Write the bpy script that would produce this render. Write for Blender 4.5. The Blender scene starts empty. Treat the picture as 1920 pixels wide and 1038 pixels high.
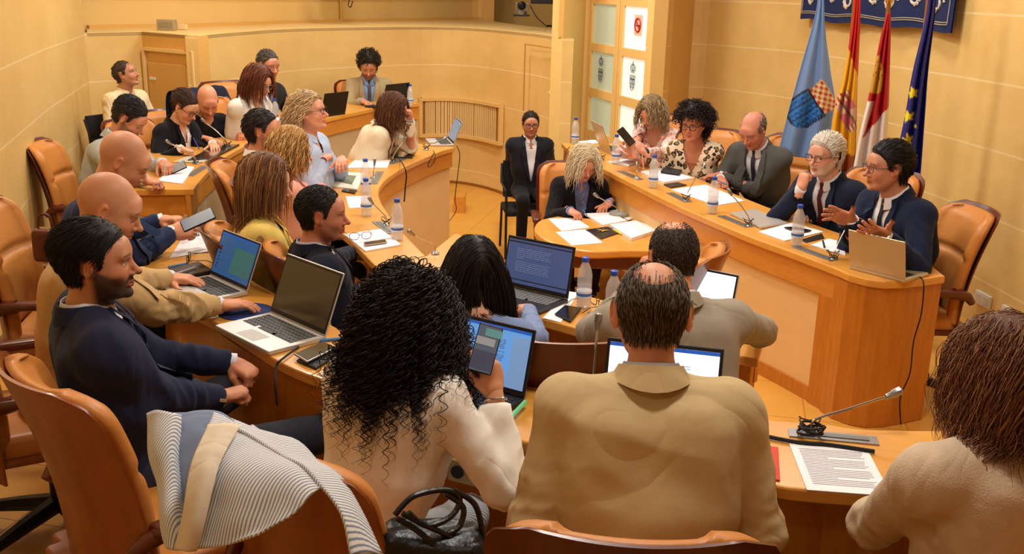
import bpy, bmesh, math, random
import numpy as np
random.seed(5); RNG = np.random.default_rng(11)
V = lambda *a: np.array(a, float)
rad = math.radians
scene = bpy.context.scene
COL = scene.collection

# ---------------------------------------------------------------- camera
FPX = 1890.0; PIT = rad(16.25); ROLL = rad(1.4); CAMH = 2.42
c_f = V(0, math.cos(PIT), -math.sin(PIT)); c_u0 = V(0, math.sin(PIT), math.cos(PIT)); c_r0 = V(1, 0, 0)
c_r = c_r0*math.cos(ROLL) + c_u0*math.sin(ROLL); c_u = -c_r0*math.sin(ROLL) + c_u0*math.cos(ROLL)
CC = V(0, 0, CAMH)
def ray(px, py): return c_f + c_r*(px-960)/FPX - c_u*(py-519)/FPX
def P(px, py, z):
    d = ray(px, py); return CC + d*((z-CAMH)/d[2])
def D(px, py, k): return CC + ray(px, py)*FPX/k
def kof(p): return FPX/((np.array(p)-CC) @ c_f)

# ---------------------------------------------------------------- materials
MATS = {}
def _n(nt, t, **kw):
    n = nt.nodes.new(t)
    for k, v in kw.items(): setattr(n, k, v)
    return n
def srgb(r, g, b):
    f = lambda c: (c/255/12.92) if c/255 <= .04045 else ((c/255+.055)/1.055)**2.4
    return (f(r), f(g), f(b), 1)
def mat(name, col, rough=.5, metal=0, spec=.5, bump=0, bscale=200, var=0, vscale=6, coat=0, alpha=1, trans=0, ior=1.45, emit=None, estr=1, sheen=0, wr=0):
    if name in MATS: return MATS[name]
    m = bpy.data.materials.new(name); m.use_nodes = True; nt = m.node_tree; b = nt.nodes['Principled BSDF']
    b.inputs['Base Color'].default_value = col; b.inputs['Roughness'].default_value = rough
    b.inputs['Metallic'].default_value = metal; b.inputs['Specular IOR Level'].default_value = spec
    b.inputs['Coat Weight'].default_value = coat; b.inputs['Coat Roughness'].default_value = .15
    b.inputs['Transmission Weight'].default_value = trans; b.inputs['IOR'].default_value = ior
    b.inputs['Sheen Weight'].default_value = sheen
    if emit: b.inputs['Emission Color'].default_value = emit; b.inputs['Emission Strength'].default_value = estr
    tc = _n(nt, 'ShaderNodeTexCoord')
    if var:
        no = _n(nt, 'ShaderNodeTexNoise'); no.inputs['Scale'].default_value = vscale; no.inputs['Detail'].default_value = 5
        nt.links.new(tc.outputs['Object'], no.inputs['Vector'])
        mx = _n(nt, 'ShaderNodeMix', data_type='RGBA'); mx.inputs[6].default_value = tuple(c*(1-var) for c in col[:3])+(1,)
        mx.inputs[7].default_value = tuple(min(1, c*(1+var)) for c in col[:3])+(1,)
        nt.links.new(no.outputs[0], mx.inputs[0]); nt.links.new(mx.outputs[2], b.inputs['Base Color'])
    if bump:
        no = _n(nt, 'ShaderNodeTexNoise'); no.inputs['Scale'].default_value = bscale; no.inputs['Detail'].default_value = 3
        nt.links.new(tc.outputs['Object'], no.inputs['Vector'])
        bp = _n(nt, 'ShaderNodeBump'); bp.inputs['Strength'].default_value = bump; bp.inputs['Distance'].default_value = .01
        nt.links.new(no.outputs[0], bp.inputs['Height']); nt.links.new(bp.outputs[0], b.inputs['Normal'])
        if wr:    # soft cloth creases
            n2 = _n(nt, 'ShaderNodeTexNoise'); n2.inputs['Scale'].default_value = 3.6; n2.inputs['Detail'].default_value = 1.5; n2.inputs['Distortion'].default_value = 1.2
            mp = _n(nt, 'ShaderNodeMapping'); mp.inputs['Rotation'].default_value = (.5, .4, .7); mp.inputs['Scale'].default_value = (1, 2.2, .8)
            nt.links.new(tc.outputs['Object'], mp.inputs[0]); nt.links.new(mp.outputs[0], n2.inputs['Vector'])
            ab = _n(nt, 'ShaderNodeMath', operation='SUBTRACT'); ab.inputs[1].default_value = .5; nt.links.new(n2.outputs[0], ab.inputs[0])
            a2 = _n(nt, 'ShaderNodeMath', operation='ABSOLUTE'); nt.links.new(ab.outputs[0], a2.inputs[0])
            b2 = _n(nt, 'ShaderNodeBump'); b2.inputs['Strength'].default_value = wr; b2.inputs['Distance'].default_value = .05
            nt.links.new(a2.outputs[0], b2.inputs['Height']); nt.links.new(b2.outputs[0], bp.inputs['Normal'])
    MATS[name] = m; return m
def attrmat(name, rough=.5, spec=.4, bump=0, bscale=100, sss=0, sheen=0):
    if name in MATS: return MATS[name]
    m = bpy.data.materials.new(name); m.use_nodes = True; nt = m.node_tree; b = nt.nodes['Principled BSDF']
    a = _n(nt, 'ShaderNodeAttribute', attribute_name='Col'); nt.links.new(a.outputs['Color'], b.inputs['Base Color'])
    b.inputs['Roughness'].default_value = rough; b.inputs['Specular IOR Level'].default_value = spec
    b.inputs['Subsurface Weight'].default_value = sss; b.inputs['Subsurface Scale'].default_value = .01
    if bump:
        tc = _n(nt, 'ShaderNodeTexCoord'); no = _n(nt, 'ShaderNodeTexNoise'); no.inputs['Scale'].default_value = bscale
        nt.links.new(tc.outputs['Object'], no.inputs['Vector'])
        bp = _n(nt, 'ShaderNodeBump'); bp.inputs['Strength'].default_value = bump; bp.inputs['Distance'].default_value = .004
        nt.links.new(no.outputs[0], bp.inputs['Height']); nt.links.new(bp.outputs[0], b.inputs['Normal'])
    MATS[name] = m; return m
def woodmat(name, c1, c2, rough=.35, scale=(3, 3, .6), coat=.3, tile=None):
    if name in MATS: return MATS[name]
    m = bpy.data.materials.new(name); m.use_nodes = True; nt = m.node_tree; b = nt.nodes['Principled BSDF']
    tc = _n(nt, 'ShaderNodeTexCoord'); mp = _n(nt, 'ShaderNodeMapping'); mp.inputs['Scale'].default_value = scale
    nt.links.new(tc.outputs['Object'], mp.inputs[0])
    no = _n(nt, 'ShaderNodeTexNoise'); no.inputs['Scale'].default_value = 6; no.inputs['Detail'].default_value = 8; no.inputs['Roughness'].default_value = .65
    nt.links.new(mp.outputs[0], no.inputs['Vector'])
    cr = _n(nt, 'ShaderNodeValToRGB'); cr.color_ramp.elements[0].position = .3; cr.color_ramp.elements[1].position = .75
    cr.color_ramp.elements[0].color = c1; cr.color_ramp.elements[1].color = c2
    nt.links.new(no.outputs[0], cr.inputs[0]); nt.links.new(cr.outputs[0], b.inputs['Base Color'])
    b.inputs['Roughness'].default_value = rough; b.inputs['Coat Weight'].default_value = coat; b.inputs['Coat Roughness'].default_value = .2
    MATS[name] = m; return m
def stripemat(name, base, line, scale, rough=.8, axis='X', thr=.5, rot=(0,0,0)):
    if name in MATS: return MATS[name]
    m = bpy.data.materials.new(name); m.use_nodes = True; nt = m.node_tree; b = nt.nodes['Principled BSDF']
    tc = _n(nt, 'ShaderNodeTexCoord'); mp = _n(nt, 'ShaderNodeMapping'); mp.inputs['Rotation'].default_value = rot
    nt.links.new(tc.outputs['UV' if axis == 'UV' else 'Object'], mp.inputs[0])
    w = _n(nt, 'ShaderNodeTexWave'); w.inputs['Scale'].default_value = scale
    w.bands_direction = 'X' if axis == 'UV' else axis
    nt.links.new(mp.outputs[0], w.inputs[0])
    cr = _n(nt, 'ShaderNodeValToRGB'); cr.color_ramp.elements[0].position = thr-.12; cr.color_ramp.elements[1].position = thr+.12
    cr.color_ramp.elements[0].color = line; cr.color_ramp.elements[1].color = base
    nt.links.new(w.outputs[0], cr.inputs[0]); nt.links.new(cr.outputs[0], b.inputs['Base Color'])
    b.inputs['Roughness'].default_value = rough; b.inputs['Specular IOR Level'].default_value = .2
    MATS[name] = m; return m
def spotmat(name, base, mid, spot, scale=22):
    m = bpy.data.materials.new(name); m.use_nodes = True; nt = m.node_tree; b = nt.nodes['Principled BSDF']
    tc = _n(nt, 'ShaderNodeTexCoord')
    no = _n(nt, 'ShaderNodeTexNoise'); no.inputs['Scale'].default_value = 30; nt.links.new(tc.outputs['Object'], no.inputs['Vector'])
    ad = _n(nt, 'ShaderNodeMix', data_type='RGBA'); ad.inputs[0].default_value = .035; nt.links.new(tc.outputs['Object'], ad.inputs[6]); nt.links.new(no.outputs[1], ad.inputs[7])
    vo = _n(nt, 'ShaderNodeTexVoronoi'); vo.inputs['Scale'].default_value = scale; nt.links.new(ad.outputs[2], vo.inputs['Vector'])
    cr = _n(nt, 'ShaderNodeValToRGB'); e = cr.color_ramp.elements; cr.color_ramp.interpolation = 'EASE'
    e[0].position = .0; e[0].color = mid; e[1].position = .27; e[1].color = mid
    for p, c in ((.31, spot), (.44, spot), (.49, base)):
        x = e.new(p); x.color = c
    nt.links.new(vo.outputs['Distance'], cr.inputs[0]); nt.links.new(cr.outputs[0], b.inputs['Base Color'])
    b.inputs['Roughness'].default_value = .8; MATS[name] = m; return m

# ---------------------------------------------------------------- mesh builders
class MB:
    def __init__(s): s.v = []; s.f = []; s.m = []; s.mi = 0
    def add(s, vs, fs, mi=None):
        o = len(s.v); s.v += [tuple(map(float, p)) for p in vs]; s.f += [tuple(i+o for i in f) for f in fs]
        s.m += [s.mi if mi is None else mi]*len(fs); return s
    def box(s, c, d, rot=None, mi=None, taper=1, bev=0):
        c = V(*c); R_ = np.eye(3) if rot is None else rot
        hx, hy, hz = [q/2 for q in d]
        if bev:   # chamfered box
            b = min(bev, hx*.99, hy*.99, hz*.99); P_ = []
            def ring(z, e):
                x, y = hx-e, hy-e; k = b-e if b > e else 0
                k = max(b-e*0.6, b*.3)
                return [(x, y-k, z), (x-k, y, z), (-x+k, y, z), (-x, y-k, z), (-x, -y+k, z), (-x+k, -y, z), (x-k, -y, z), (x, -y+k, z)]
            rs = [ring(-hz, b*.7), ring(-hz+b*.3, b*.2), ring(-hz+b, 0), ring(hz-b, 0), ring(hz-b*.3, b*.2), ring(hz, b*.7)]
            vs = [c+R_@V(*q) for r in rs for q in r]; fs = []
            for i in range(5):
                for j in range(8):
                    a = i*8+j; b2 = i*8+(j+1) % 8; fs.append((b2, a, a+8, b2+8)[::-1] if False else (a, a+8, b2+8, b2))
            fs.append(tuple(range(8))); fs.append(tuple(range(47, 39, -1)))
            return s.add(vs, [f[::-1] for f in fs[:-2]] and fs, mi)
        vs = []
        for z in (-1, 1):
            t = taper if z > 0 else 1
            for x, y in ((-1, -1), (1, -1), (1, 1), (-1, 1)): vs.append(c + R_@V(x*hx*t, y*hy*t, z*hz))
        return s.add(vs, [(3, 2, 1, 0), (4, 5, 6, 7), (0, 1, 5, 4), (1, 2, 6, 5), (2, 3, 7, 6), (3, 0, 4, 7)], mi)
    def tube(s, pts, r, n=8, mi=None, cap=True):
        pts = [V(*p) for p in pts]; N = len(pts); rs = r if hasattr(r, '__len__') else [r]*N
        vs = []; up = None
        for i, p in enumerate(pts):
            t = pts[min(i+1, N-1)]-pts[max(i-1, 0)]; t = t/(np.linalg.norm(t)+1e-9)
            if up is None: up = V(0, 0, 1) if abs(t[2]) < .9 else V(1, 0, 0)
            a = np.cross(t, up); a /= np.linalg.norm(a)+1e-9; b = np.cross(a, t); up = b
            for j in range(n):
                th = 2*math.pi*j/n; vs.append(p + rs[i]*(a*math.cos(th)+b*math.sin(th)))
        fs = [(i*n+j, i*n+(j+1) % n, (i+1)*n+(j+1) % n, (i+1)*n+j) for i in range(N-1) for j in range(n)]
        fs = [f[::-1] for f in fs]
        if cap: fs += [tuple(range(n)), tuple(range((N-1)*n, N*n))[::-1]]
        return s.add(vs, fs, mi)
    def lathe(s, prof, n=20, c=(0, 0, 0), mi=None, rot=None):
        c = V(*c); R_ = np.eye(3) if rot is None else rot; vs = []
        for r, z in prof:
            for j in range(n):
                th = 2*math.pi*j/n; vs.append(c+R_@V(r*math.cos(th), r*math.sin(th), z))
        M = len(prof)
        fs = [(i*n+j, i*n+(j+1) % n, (i+1)*n+(j+1) % n, (i+1)*n+j) for i in range(M-1) for j in range(n)]
        fs += [tuple(range(n))[::-1], tuple(range((M-1)*n, M*n))]
        return s.add(vs, fs, mi)
    def prism(s, poly, z0, z1, mi=None, bev=0):
        poly = [V(*p[:2]) for p in poly]; n = len(poly)
        area = sum(poly[i][0]*poly[(i+1) % n][1]-poly[(i+1) % n][0]*poly[i][1] for i in range(n))
        if area < 0: poly = poly[::-1]
        lv = [(0, z0), (0, z1)] if not bev else [(bev, z0), (0, z0+bev), (0, z1-bev), (bev*.3, z1-bev*.3), (bev, z1)]
        vs = []
        for off, z in lv:
            q = offset_closed(poly, off) if off else poly
            vs += [(p[0], p[1], z) for p in q]
        L = len(lv)
        fs = [(i*n+j, i*n+(j+1) % n, (i+1)*n+(j+1) % n, (i+1)*n+j) for i in range(L-1) for j in range(n)]
        fs += [tuple(range(n))[::-1], tuple(range((L-1)*n, L*n))]
        return s.add(vs, fs, mi)
    def quad(s, a, b, c, d, mi=None): return s.add([a, b, c, d], [(0, 1, 2, 3)], mi)
    def build(s, name, mats, parent=None, smooth=False, angle=40):
        me = bpy.data.meshes.new(name); me.from_pydata(s.v, [], s.f); me.update()
        bm = bmesh.new(); bm.from_mesh(me); bmesh.ops.recalc_face_normals(bm, faces=bm.faces); bm.to_mesh(me); bm.free()
        for m in (mats if isinstance(mats, (list, tuple)) else [mats]): me.materials.append(m)
        if len(me.materials) > 1: me.polygons.foreach_set('material_index', s.m)
        if smooth:
            me.polygons.foreach_set('use_smooth', [True]*len(me.polygons))
            try: me.set_sharp_from_angle(angle=rad(angle))
            except Exception: pass
        return link(name, me, parent)
def link(name, me, parent=None):
    o = bpy.data.objects.new(name, me); COL.objects.link(o)
    if parent is not None: o.parent = parent
    return o
def npmesh(name, v, f, mats, parent=None, smooth=True, col=None):
    me = bpy.data.meshes.new(name)
    v = np.asarray(v, np.float32); f = np.asarray(f, np.int32); k = f.shape[1]
    me.vertices.add(len(v)); me.vertices.foreach_set('co', v.ravel())
    me.loops.add(f.size); me.loops.foreach_set('vertex_index', f.ravel())
    me.polygons.add(len(f)); me.polygons.foreach_set('loop_start', np.arange(0, f.size, k, dtype=np.int32))
    me.polygons.foreach_set('loop_total', np.full(len(f), k, np.int32))
    me.update(calc_edges=True)
    for m in (mats if isinstance(mats, (list, tuple)) else [mats]): me.materials.append(m)
    if smooth: me.polygons.foreach_set('use_smooth', np.ones(len(f), bool))
    if col is not None:
        a = me.color_attributes.new('Col', 'FLOAT_COLOR', 'POINT')
        c = np.ones((len(v), 4), np.float32); c[:, :3] = col; a.data.foreach_set('color', c.ravel())
    me.validate()
    return link(name, me, parent)
def offset_closed(poly, d):
    n = len(poly); out = []
    for i in range(n):
        a, b, c = poly[i-1], poly[i], poly[(i+1) % n]
        e1 = b-a; e2 = c-b; e1 = e1/(np.linalg.norm(e1)+1e-9); e2 = e2/(np.linalg.norm(e2)+1e-9)
        n1 = V(-e1[1], e1[0]); n2 = V(-e2[1], e2[0]); m = n1+n2; m /= max(.6, m@m/2+1e-9)
        out.append(b+m*d*1.0)
    return out
def offset_open(pts, d):   # to the left of travel for d>0
    pts = [V(*p[:2]) for p in pts]; out = []
    for i in range(len(pts)):
        t = pts[min(i+1, len(pts)-1)]-pts[max(i-1, 0)]; t /= np.linalg.norm(t)+1e-9
        out.append(pts[i]+V(-t[1], t[0])*d)
    return out
def catmull(pts, n=6):
    pts = [V(*p) for p in pts]; out = []
    for i in range(len(pts)-1):
        p0 = pts[max(i-1, 0)]; p1 = pts[i]; p2 = pts[i+1]; p3 = pts[min(i+2, len(pts)-1)]
        for t in np.linspace(0, 1, n, endpoint=False):
            out.append(.5*((2*p1)+(-p0+p2)*t+(2*p0-5*p1+4*p2-p3)*t*t+(-p0+3*p1-3*p2+p3)*t**3))
    return out+[pts[-1]]
def rz(a): c, s = math.cos(a), math.sin(a); return np.array([[c, -s, 0], [s, c, 0], [0, 0, 1.]])
def rx(a): c, s = math.cos(a), math.sin(a); return np.array([[1., 0, 0], [0, c, -s], [0, s, c]])
def ry(a): c, s = math.cos(a), math.sin(a); return np.array([[c, 0, s], [0, 1., 0], [-s, 0, c]])
def nrm(v): return v/(np.linalg.norm(v)+1e-12)
def thing(name, label, cat, loc=(0, 0, 0), rotz=0, group=None):
    o = bpy.data.objects.new(name, None); COL.objects.link(o); o.empty_display_size = .1
    o.location = tuple(map(float, loc)); o.rotation_euler = (0, 0, rotz); return tag(o, label, cat, group)
def tag(o, label, cat, group=None):
    o['label'] = label; o['category'] = cat
    if group: o['group'] = group
    return o
def struct(o): o['kind'] = 'structure'; return o
def copy_tree(o, parent=None):
    c = o.copy(); COL.objects.link(c)
    if parent is not None: c.parent = parent
    for ch in list(o.children): copy_tree(ch, c)
    return c

# ---------------------------------------------------------------- signed distance modelling
def smin(a, b, k):
    if k <= 0: return np.minimum(a, b)
    h = np.maximum(k-np.abs(a-b), 0)/k
    return np.minimum(a, b)-h*h*k*.25
class Grid:
    def __init__(s, lo, hi, h):
        s.lo = np.array(lo, float); s.h = h
        n = np.ceil((np.array(hi)-s.lo)/h).astype(int)+1
        s.ax = [s.lo[i]+np.arange(n[i])*h for i in range(3)]
        s.f = np.full(n, .2, np.float32)
    def region(s, lo, hi, fn, op, k=0):
        sl = []
        for i in range(3):
            a = int(max(0, math.floor((lo[i]-s.lo[i])/s.h))); b = int(min(len(s.ax[i]), math.ceil((hi[i]-s.lo[i])/s.h)+1))
            if b <= a: return
            sl.append(slice(a, b))
        X, Y, Z = np.meshgrid(*[s.ax[i][sl[i]] for i in range(3)], indexing='ij')
        d = fn(np.stack([X, Y, Z], -1)); t = tuple(sl)
        if op == 'u': s.f[t] = smin(s.f[t], d, k)
        elif op == 's': s.f[t] = -smin(-s.f[t], d, k)
        elif op == 'i': s.f[t] = -smin(-s.f[t], -d, k)
    def cap(s, a, b, ra, rb=None, k=.03, op='u', flat=None):
        a = V(*a); b = V(*b); rb = ra if rb is None else rb; R_ = max(ra, rb); m = R_+k+.012
        def fn(p):
            pa = p-a; ba = b-a; h = np.clip((pa@ba)/(ba@ba+1e-12), 0, 1)
            q = pa-h[..., None]*ba
            return np.sqrt((q*q).sum(-1))-(ra+(rb-ra)*h)
        s.region(np.minimum(a, b)-m, np.maximum(a, b)+m, fn, op, k)
    def ell(s, c, r, M=None, k=.03, op='u'):
        c = V(*c); r = V(*r); M = np.eye(3) if M is None else M; m = max(r)+k+.012
        def fn(p):
            q = (p-c)@M           # columns of M are the ellipsoid axes
            k0 = np.sqrt(((q/r)**2).sum(-1)); k1 = np.sqrt(((q/(r*r))**2).sum(-1))
            return k0*(k0-1)/(k1+1e-6)
        s.region(c-m, c+m, fn, op, k)
    def rbox(s, c, hd, r, M=None, k=.01, op='u'):
        c = V(*c); hd = V(*hd); M = np.eye(3) if M is None else M; m = np.linalg.norm(hd)+r+k+.012
        def fn(p):
            q = np.abs((p-c)@M)-hd
            return np.sqrt((np.maximum(q, 0)**2).sum(-1))+np.minimum(q.max(-1), 0)-r
        s.region(c-m, c+m, fn, op, k)
    def mesh(s): return nets(s.f, s.lo, s.h)
def nets(f, lo, h):
    s = f < 0; nx, ny, nz = f.shape
    cx = [f[i:nx-1+i, j:ny-1+j, k:nz-1+k] for i in (0, 1) for j in (0, 1) for k in (0, 1)]
    cs = [c < 0 for c in cx]; tot = sum(c.astype(np.int8) for c in cs); act = (tot > 0) & (tot < 8)
    idx = np.full(act.shape, -1, np.int32); I = np.argwhere(act); idx[act] = np.arange(len(I))
    vals = np.stack([c[act] for c in cx], 1)
    corner = np.array([(i, j, k) for i in (0, 1) for j in (0, 1) for k in (0, 1)], float)
    acc = np.zeros((len(I), 3)); cnt = np.zeros(len(I))
    for a in range(8):
        for b in range(a+1, 8):
            if np.abs(corner[a]-corner[b]).sum() != 1: continue
            va, vb = vals[:, a], vals[:, b]; m = (va < 0) != (vb < 0)
            t = np.where(m, va/(np.where(m, va-vb, 1)), 0)
            acc += np.where(m[:, None], corner[a]+(corner[b]-corner[a])*t[:, None], 0); cnt += m
    v = (I+acc/np.maximum(cnt, 1)[:, None])*h+lo
    F = []
    for ax in range(3):
        o1, o2 = [i for i in range(3) if i != ax]
        sl = [slice(None)]*3; sl2 = [slice(None)]*3
        sl[ax] = slice(0, -1); sl2[ax] = slice(1, None)
        for o in (o1, o2): sl[o] = slice(1, -1); sl2[o] = slice(1, -1)
        a = s[tuple(sl)]; b = s[tuple(sl2)]; E = np.argwhere(a != b)
        if not len(E): continue
        inside = a[tuple(E.T)]
        E = E.copy(); E[:, o1] += 1; E[:, o2] += 1
        def g(d1, d2):
            q = E.copy(); q[:, o1] -= d1; q[:, o2] -= d2; return idx[tuple(q.T)]
        q = np.stack([g(1, 1), g(0, 1), g(0, 0), g(1, 0)], 1)
        flip = inside if ax != 1 else ~inside
        q = np.where(flip[:, None], q, q[:, ::-1]); F.append(q)
    F = np.concatenate(F) if F else np.zeros((0, 4), np.int32)
    return v, F
def vnormals(v, f):
    n = np.zeros_like(v); a = v[f[:, 2]]-v[f[:, 0]]; b = v[f[:, 3]]-v[f[:, 1]]; c = np.cross(a, b)
    for i in range(4): np.add.at(n, f[:, i], c)
    return n/(np.linalg.norm(n, axis=1, keepdims=True)+1e-12)
def noise3(p, s=1.0, seed=0):
    # cheap smooth pseudo noise
    r = np.random.default_rng(seed); out = np.zeros(len(p))
    for i in range(7):
        k = r.normal(size=3)*s; out += np.sin(p@k+r.uniform(0, 6.3))
    return out/7
def submesh(v, f, keep):
    """keep faces whose vertices are all kept"""
    fk = f[keep[f].all(1)]; u, inv = np.unique(fk, return_inverse=True)
    return v[u], inv.reshape(fk.shape).astype(np.int32), u
# ---------------------------------------------------------------- shared materials
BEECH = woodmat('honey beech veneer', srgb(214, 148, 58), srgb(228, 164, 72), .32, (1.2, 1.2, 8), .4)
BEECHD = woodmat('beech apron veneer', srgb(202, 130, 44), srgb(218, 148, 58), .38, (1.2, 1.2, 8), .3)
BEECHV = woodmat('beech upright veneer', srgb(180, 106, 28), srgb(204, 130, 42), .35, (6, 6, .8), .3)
PANEL = mat('pale buff panel', srgb(232, 194, 134), .5, var=.05, vscale=9)
PANELG = mat('grey buff laminate', srgb(196, 176, 138), .5, var=.05, vscale=9)
MAHOG = woodmat('red brown plywood', srgb(74, 22, 10), srgb(104, 36, 16), .34, (3, 3, 1), .3)
MAHOGL = woodmat('warm brown plywood shell', srgb(136, 70, 22), srgb(164, 90, 34), .34, (3, 3, 1), .3)
LEATHER = mat('tan leather', srgb(204, 132, 60), .42, bump=.12, bscale=60, var=.07, vscale=5)
BLACKP = mat('black plastic', srgb(18, 18, 20), .4)
BLACKR = mat('black rubber', srgb(12, 12, 13), .6)
CHROME = mat('brushed chrome', srgb(200, 200, 202), .25, 1)
GREYM = mat('grey metal', srgb(150, 150, 150), .35, .8)
PAPER = mat('white paper', srgb(242, 240, 244), .8)
PAPER2 = mat('off white paper', srgb(228, 222, 206), .8)
WHITEP = mat('white plastic', srgb(230, 228, 222), .4)
def wallmat(name, c1, c2, cl, off=.0, per=.4235):
    m = bpy.data.materials.new(name); m.use_nodes = True; nt = m.node_tree; b = nt.nodes['Principled BSDF']
    tc = _n(nt, 'ShaderNodeTexCoord'); sp = _n(nt, 'ShaderNodeSeparateXYZ'); nt.links.new(tc.outputs['Object'], sp.inputs[0])
    a = _n(nt, 'ShaderNodeMath', operation='SUBTRACT'); a.inputs[1].default_value = 1.867+off-per*20; nt.links.new(sp.outputs[2], a.inputs[0])
    w = _n(nt, 'ShaderNodeMath', operation='MODULO'); w.inputs[1].default_value = per; nt.links.new(a.outputs[0], w.inputs[0])
    l = _n(nt, 'ShaderNodeMath', operation='LESS_THAN'); l.inputs[1].default_value = .014; nt.links.new(w.outputs[0], l.inputs[0])
    no = _n(nt, 'ShaderNodeTexNoise'); no.inputs['Scale'].default_value = 1.3; no.inputs['Detail'].default_value = 9; no.inputs['Roughness'].default_value = .7
    mp = _n(nt, 'ShaderNodeMapping'); mp.inputs['Scale'].default_value = (1, 1, 1.6); nt.links.new(tc.outputs['Object'], mp.inputs[0]); nt.links.new(mp.outputs[0], no.inputs['Vector'])
    mx = _n(nt, 'ShaderNodeMix', data_type='RGBA'); mx.inputs[6].default_value = c1; mx.inputs[7].default_value = c2
    cr = _n(nt, 'ShaderNodeMapRange'); cr.inputs[1].default_value = .35; cr.inputs[2].default_value = .65; nt.links.new(no.outputs[0], cr.inputs[0]); nt.links.new(cr.outputs[0], mx.inputs[0])
    m2 = _n(nt, 'ShaderNodeMix', data_type='RGBA'); m2.inputs[7].default_value = cl; nt.links.new(mx.outputs[2], m2.inputs[6])
    ml = _n(nt, 'ShaderNodeMath', operation='MULTIPLY'); ml.inputs[1].default_value = .55; nt.links.new(l.outputs[0], ml.inputs[0]); nt.links.new(ml.outputs[0], m2.inputs[0])
    nt.links.new(m2.outputs[2], b.inputs['Base Color']); b.inputs['Roughness'].default_value = .42; b.inputs['Specular IOR Level'].default_value = .35
    return m
WALL = wallmat('ochre stucco blocks', srgb(222, 186, 114), srgb(234, 200, 130), srgb(248, 226, 176))
WALLP = mat('plain ochre plaster', srgb(232, 196, 122), .5, var=.04, vscale=2)
WALLT = mat('ochre trim', srgb(222, 172, 92), .5, var=.04, vscale=2)
def floormat(name, c1, c2, grout, w, rot=0):
    m = bpy.data.materials.new(name); m.use_nodes = True; nt = m.node_tree; b = nt.nodes['Principled BSDF']
    tc = _n(nt, 'ShaderNodeTexCoord'); mp = _n(nt, 'ShaderNodeMapping'); mp.inputs['Rotation'].default_value = (0, 0, rot); nt.links.new(tc.outputs['Object'], mp.inputs[0])
    br = _n(nt, 'ShaderNodeTexBrick'); br.offset = 0; br.inputs['Scale'].default_value = 1; br.inputs['Brick Width'].default_value = w; br.inputs['Row Height'].default_value = w
    br.inputs['Mortar Size'].default_value = .004; br.inputs['Color1'].default_value = c1; br.inputs['Color2'].default_value = c2; br.inputs['Mortar'].default_value = grout
    nt.links.new(mp.outputs[0], br.inputs['Vector'])
    no = _n(nt, 'ShaderNodeTexNoise'); no.inputs['Scale'].default_value = 5; no.inputs['Detail'].default_value = 6; nt.links.new(tc.outputs['Object'], no.inputs['Vector'])
    mx = _n(nt, 'ShaderNodeMix', data_type='RGBA', blend_type='MULTIPLY'); mx.inputs[0].default_value = .35; nt.links.new(br.outputs[0], mx.inputs[6]); nt.links.new(no.outputs[1], mx.inputs[7])
    mr = _n(nt, 'ShaderNodeMapRange'); mr.inputs[3].default_value = .75; mr.inputs[4].default_value = 1.1; nt.links.new(no.outputs[0], mr.inputs[0]); nt.links.new(mr.outputs[0], mx.inputs[7])
    nt.links.new(mx.outputs[2], b.inputs['Base Color']); b.inputs['Roughness'].default_value = .3
    return m
TILE = floormat('ochre floor tiles', srgb(206, 148, 68), srgb(194, 134, 56), srgb(130, 84, 36), .42, rad(12))
TILEW = floormat('well floor tiles', srgb(226, 168, 74), srgb(220, 160, 66), srgb(190, 134, 54), .5, rad(12))
ZI, ZO = .30, .42            # inner and outer platform heights
TI, TO = 1.06, 1.17          # inner and outer desk tops

# ---------------------------------------------------------------- room shell
def wall_from(name, pts, z0, z1, m, th=.12, side=1):
    o = offset_open(pts, th*side); b = MB(); n = len(pts)
    vs = [(p[0], p[1], z) for q in (pts, o) for p in q for z in (z0, z1)]
    def i(a, k, t): return a*2*n+k*2+t
    fs = []
    for k in range(n-1):
        fs += [(i(0, k, 0), i(0, k+1, 0), i(0, k+1, 1), i(0, k, 1)), (i(1, k+1, 0), i(1, k, 0), i(1, k, 1), i(1, k+1, 1)),
               (i(0, k, 1), i(0, k+1, 1), i(1, k+1, 1), i(1, k, 1)), (i(0, k+1, 0), i(0, k, 0), i(1, k, 0), i(1, k+1, 0))]
    fs += [(i(0, 0, 0), i(0, 0, 1), i(1, 0, 1), i(1, 0, 0)), (i(0, n-1, 1), i(0, n-1, 0), i(1, n-1, 0), i(1, n-1, 1))]
    b.add(vs, fs); return struct(b.build(name, m))
ZL = 1.89
corner = P(163, 62, ZL)[:2]
lw = P(0, 151.8, 1.867)[:2]; ldir = nrm(lw-corner)
lnn = V(ldir[1], -ldir[0]); lnn = lnn if lnn[0] < 0 else -lnn
wall_from('wall_left', [corner+lnn*.02, corner+ldir*2+lnn*.10, corner+ldir*13+lnn*.12], -.1, 4.1, WALL, .15, -1)
boothpx = [(163, 62), (265, 60)]
low = [P(*p, ZL)[:2] for p in boothpx]
wall_from('wall_back_left', [low[0]+(low[0]-low[1])*.4]+low, -.1, ZL, WALL, .12, 1)
doorface = [P(265, 60, ZL)[:2], P(370, 68, ZL)[:2]]
wall_from('wall_booth_side', doorface, -.1, ZL, WALLT, .12, 1)
curve = catmull([P(370, 68, ZL)[:2], P(450, 60.5, ZL)[:2], P(560, 54, ZL)[:2], P(720, 51, ZL)[:2], P(830, 51, ZL)[:2], P(905, 54.5, ZL)[:2], P(975, 61, ZL)[:2], P(1020, 66, ZL)[:2], P(1055, 72, ZL)[:2]], 5)
wall_from('wall_booth_curved', curve, -.1, ZL, WALL, .12, 1)
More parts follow.
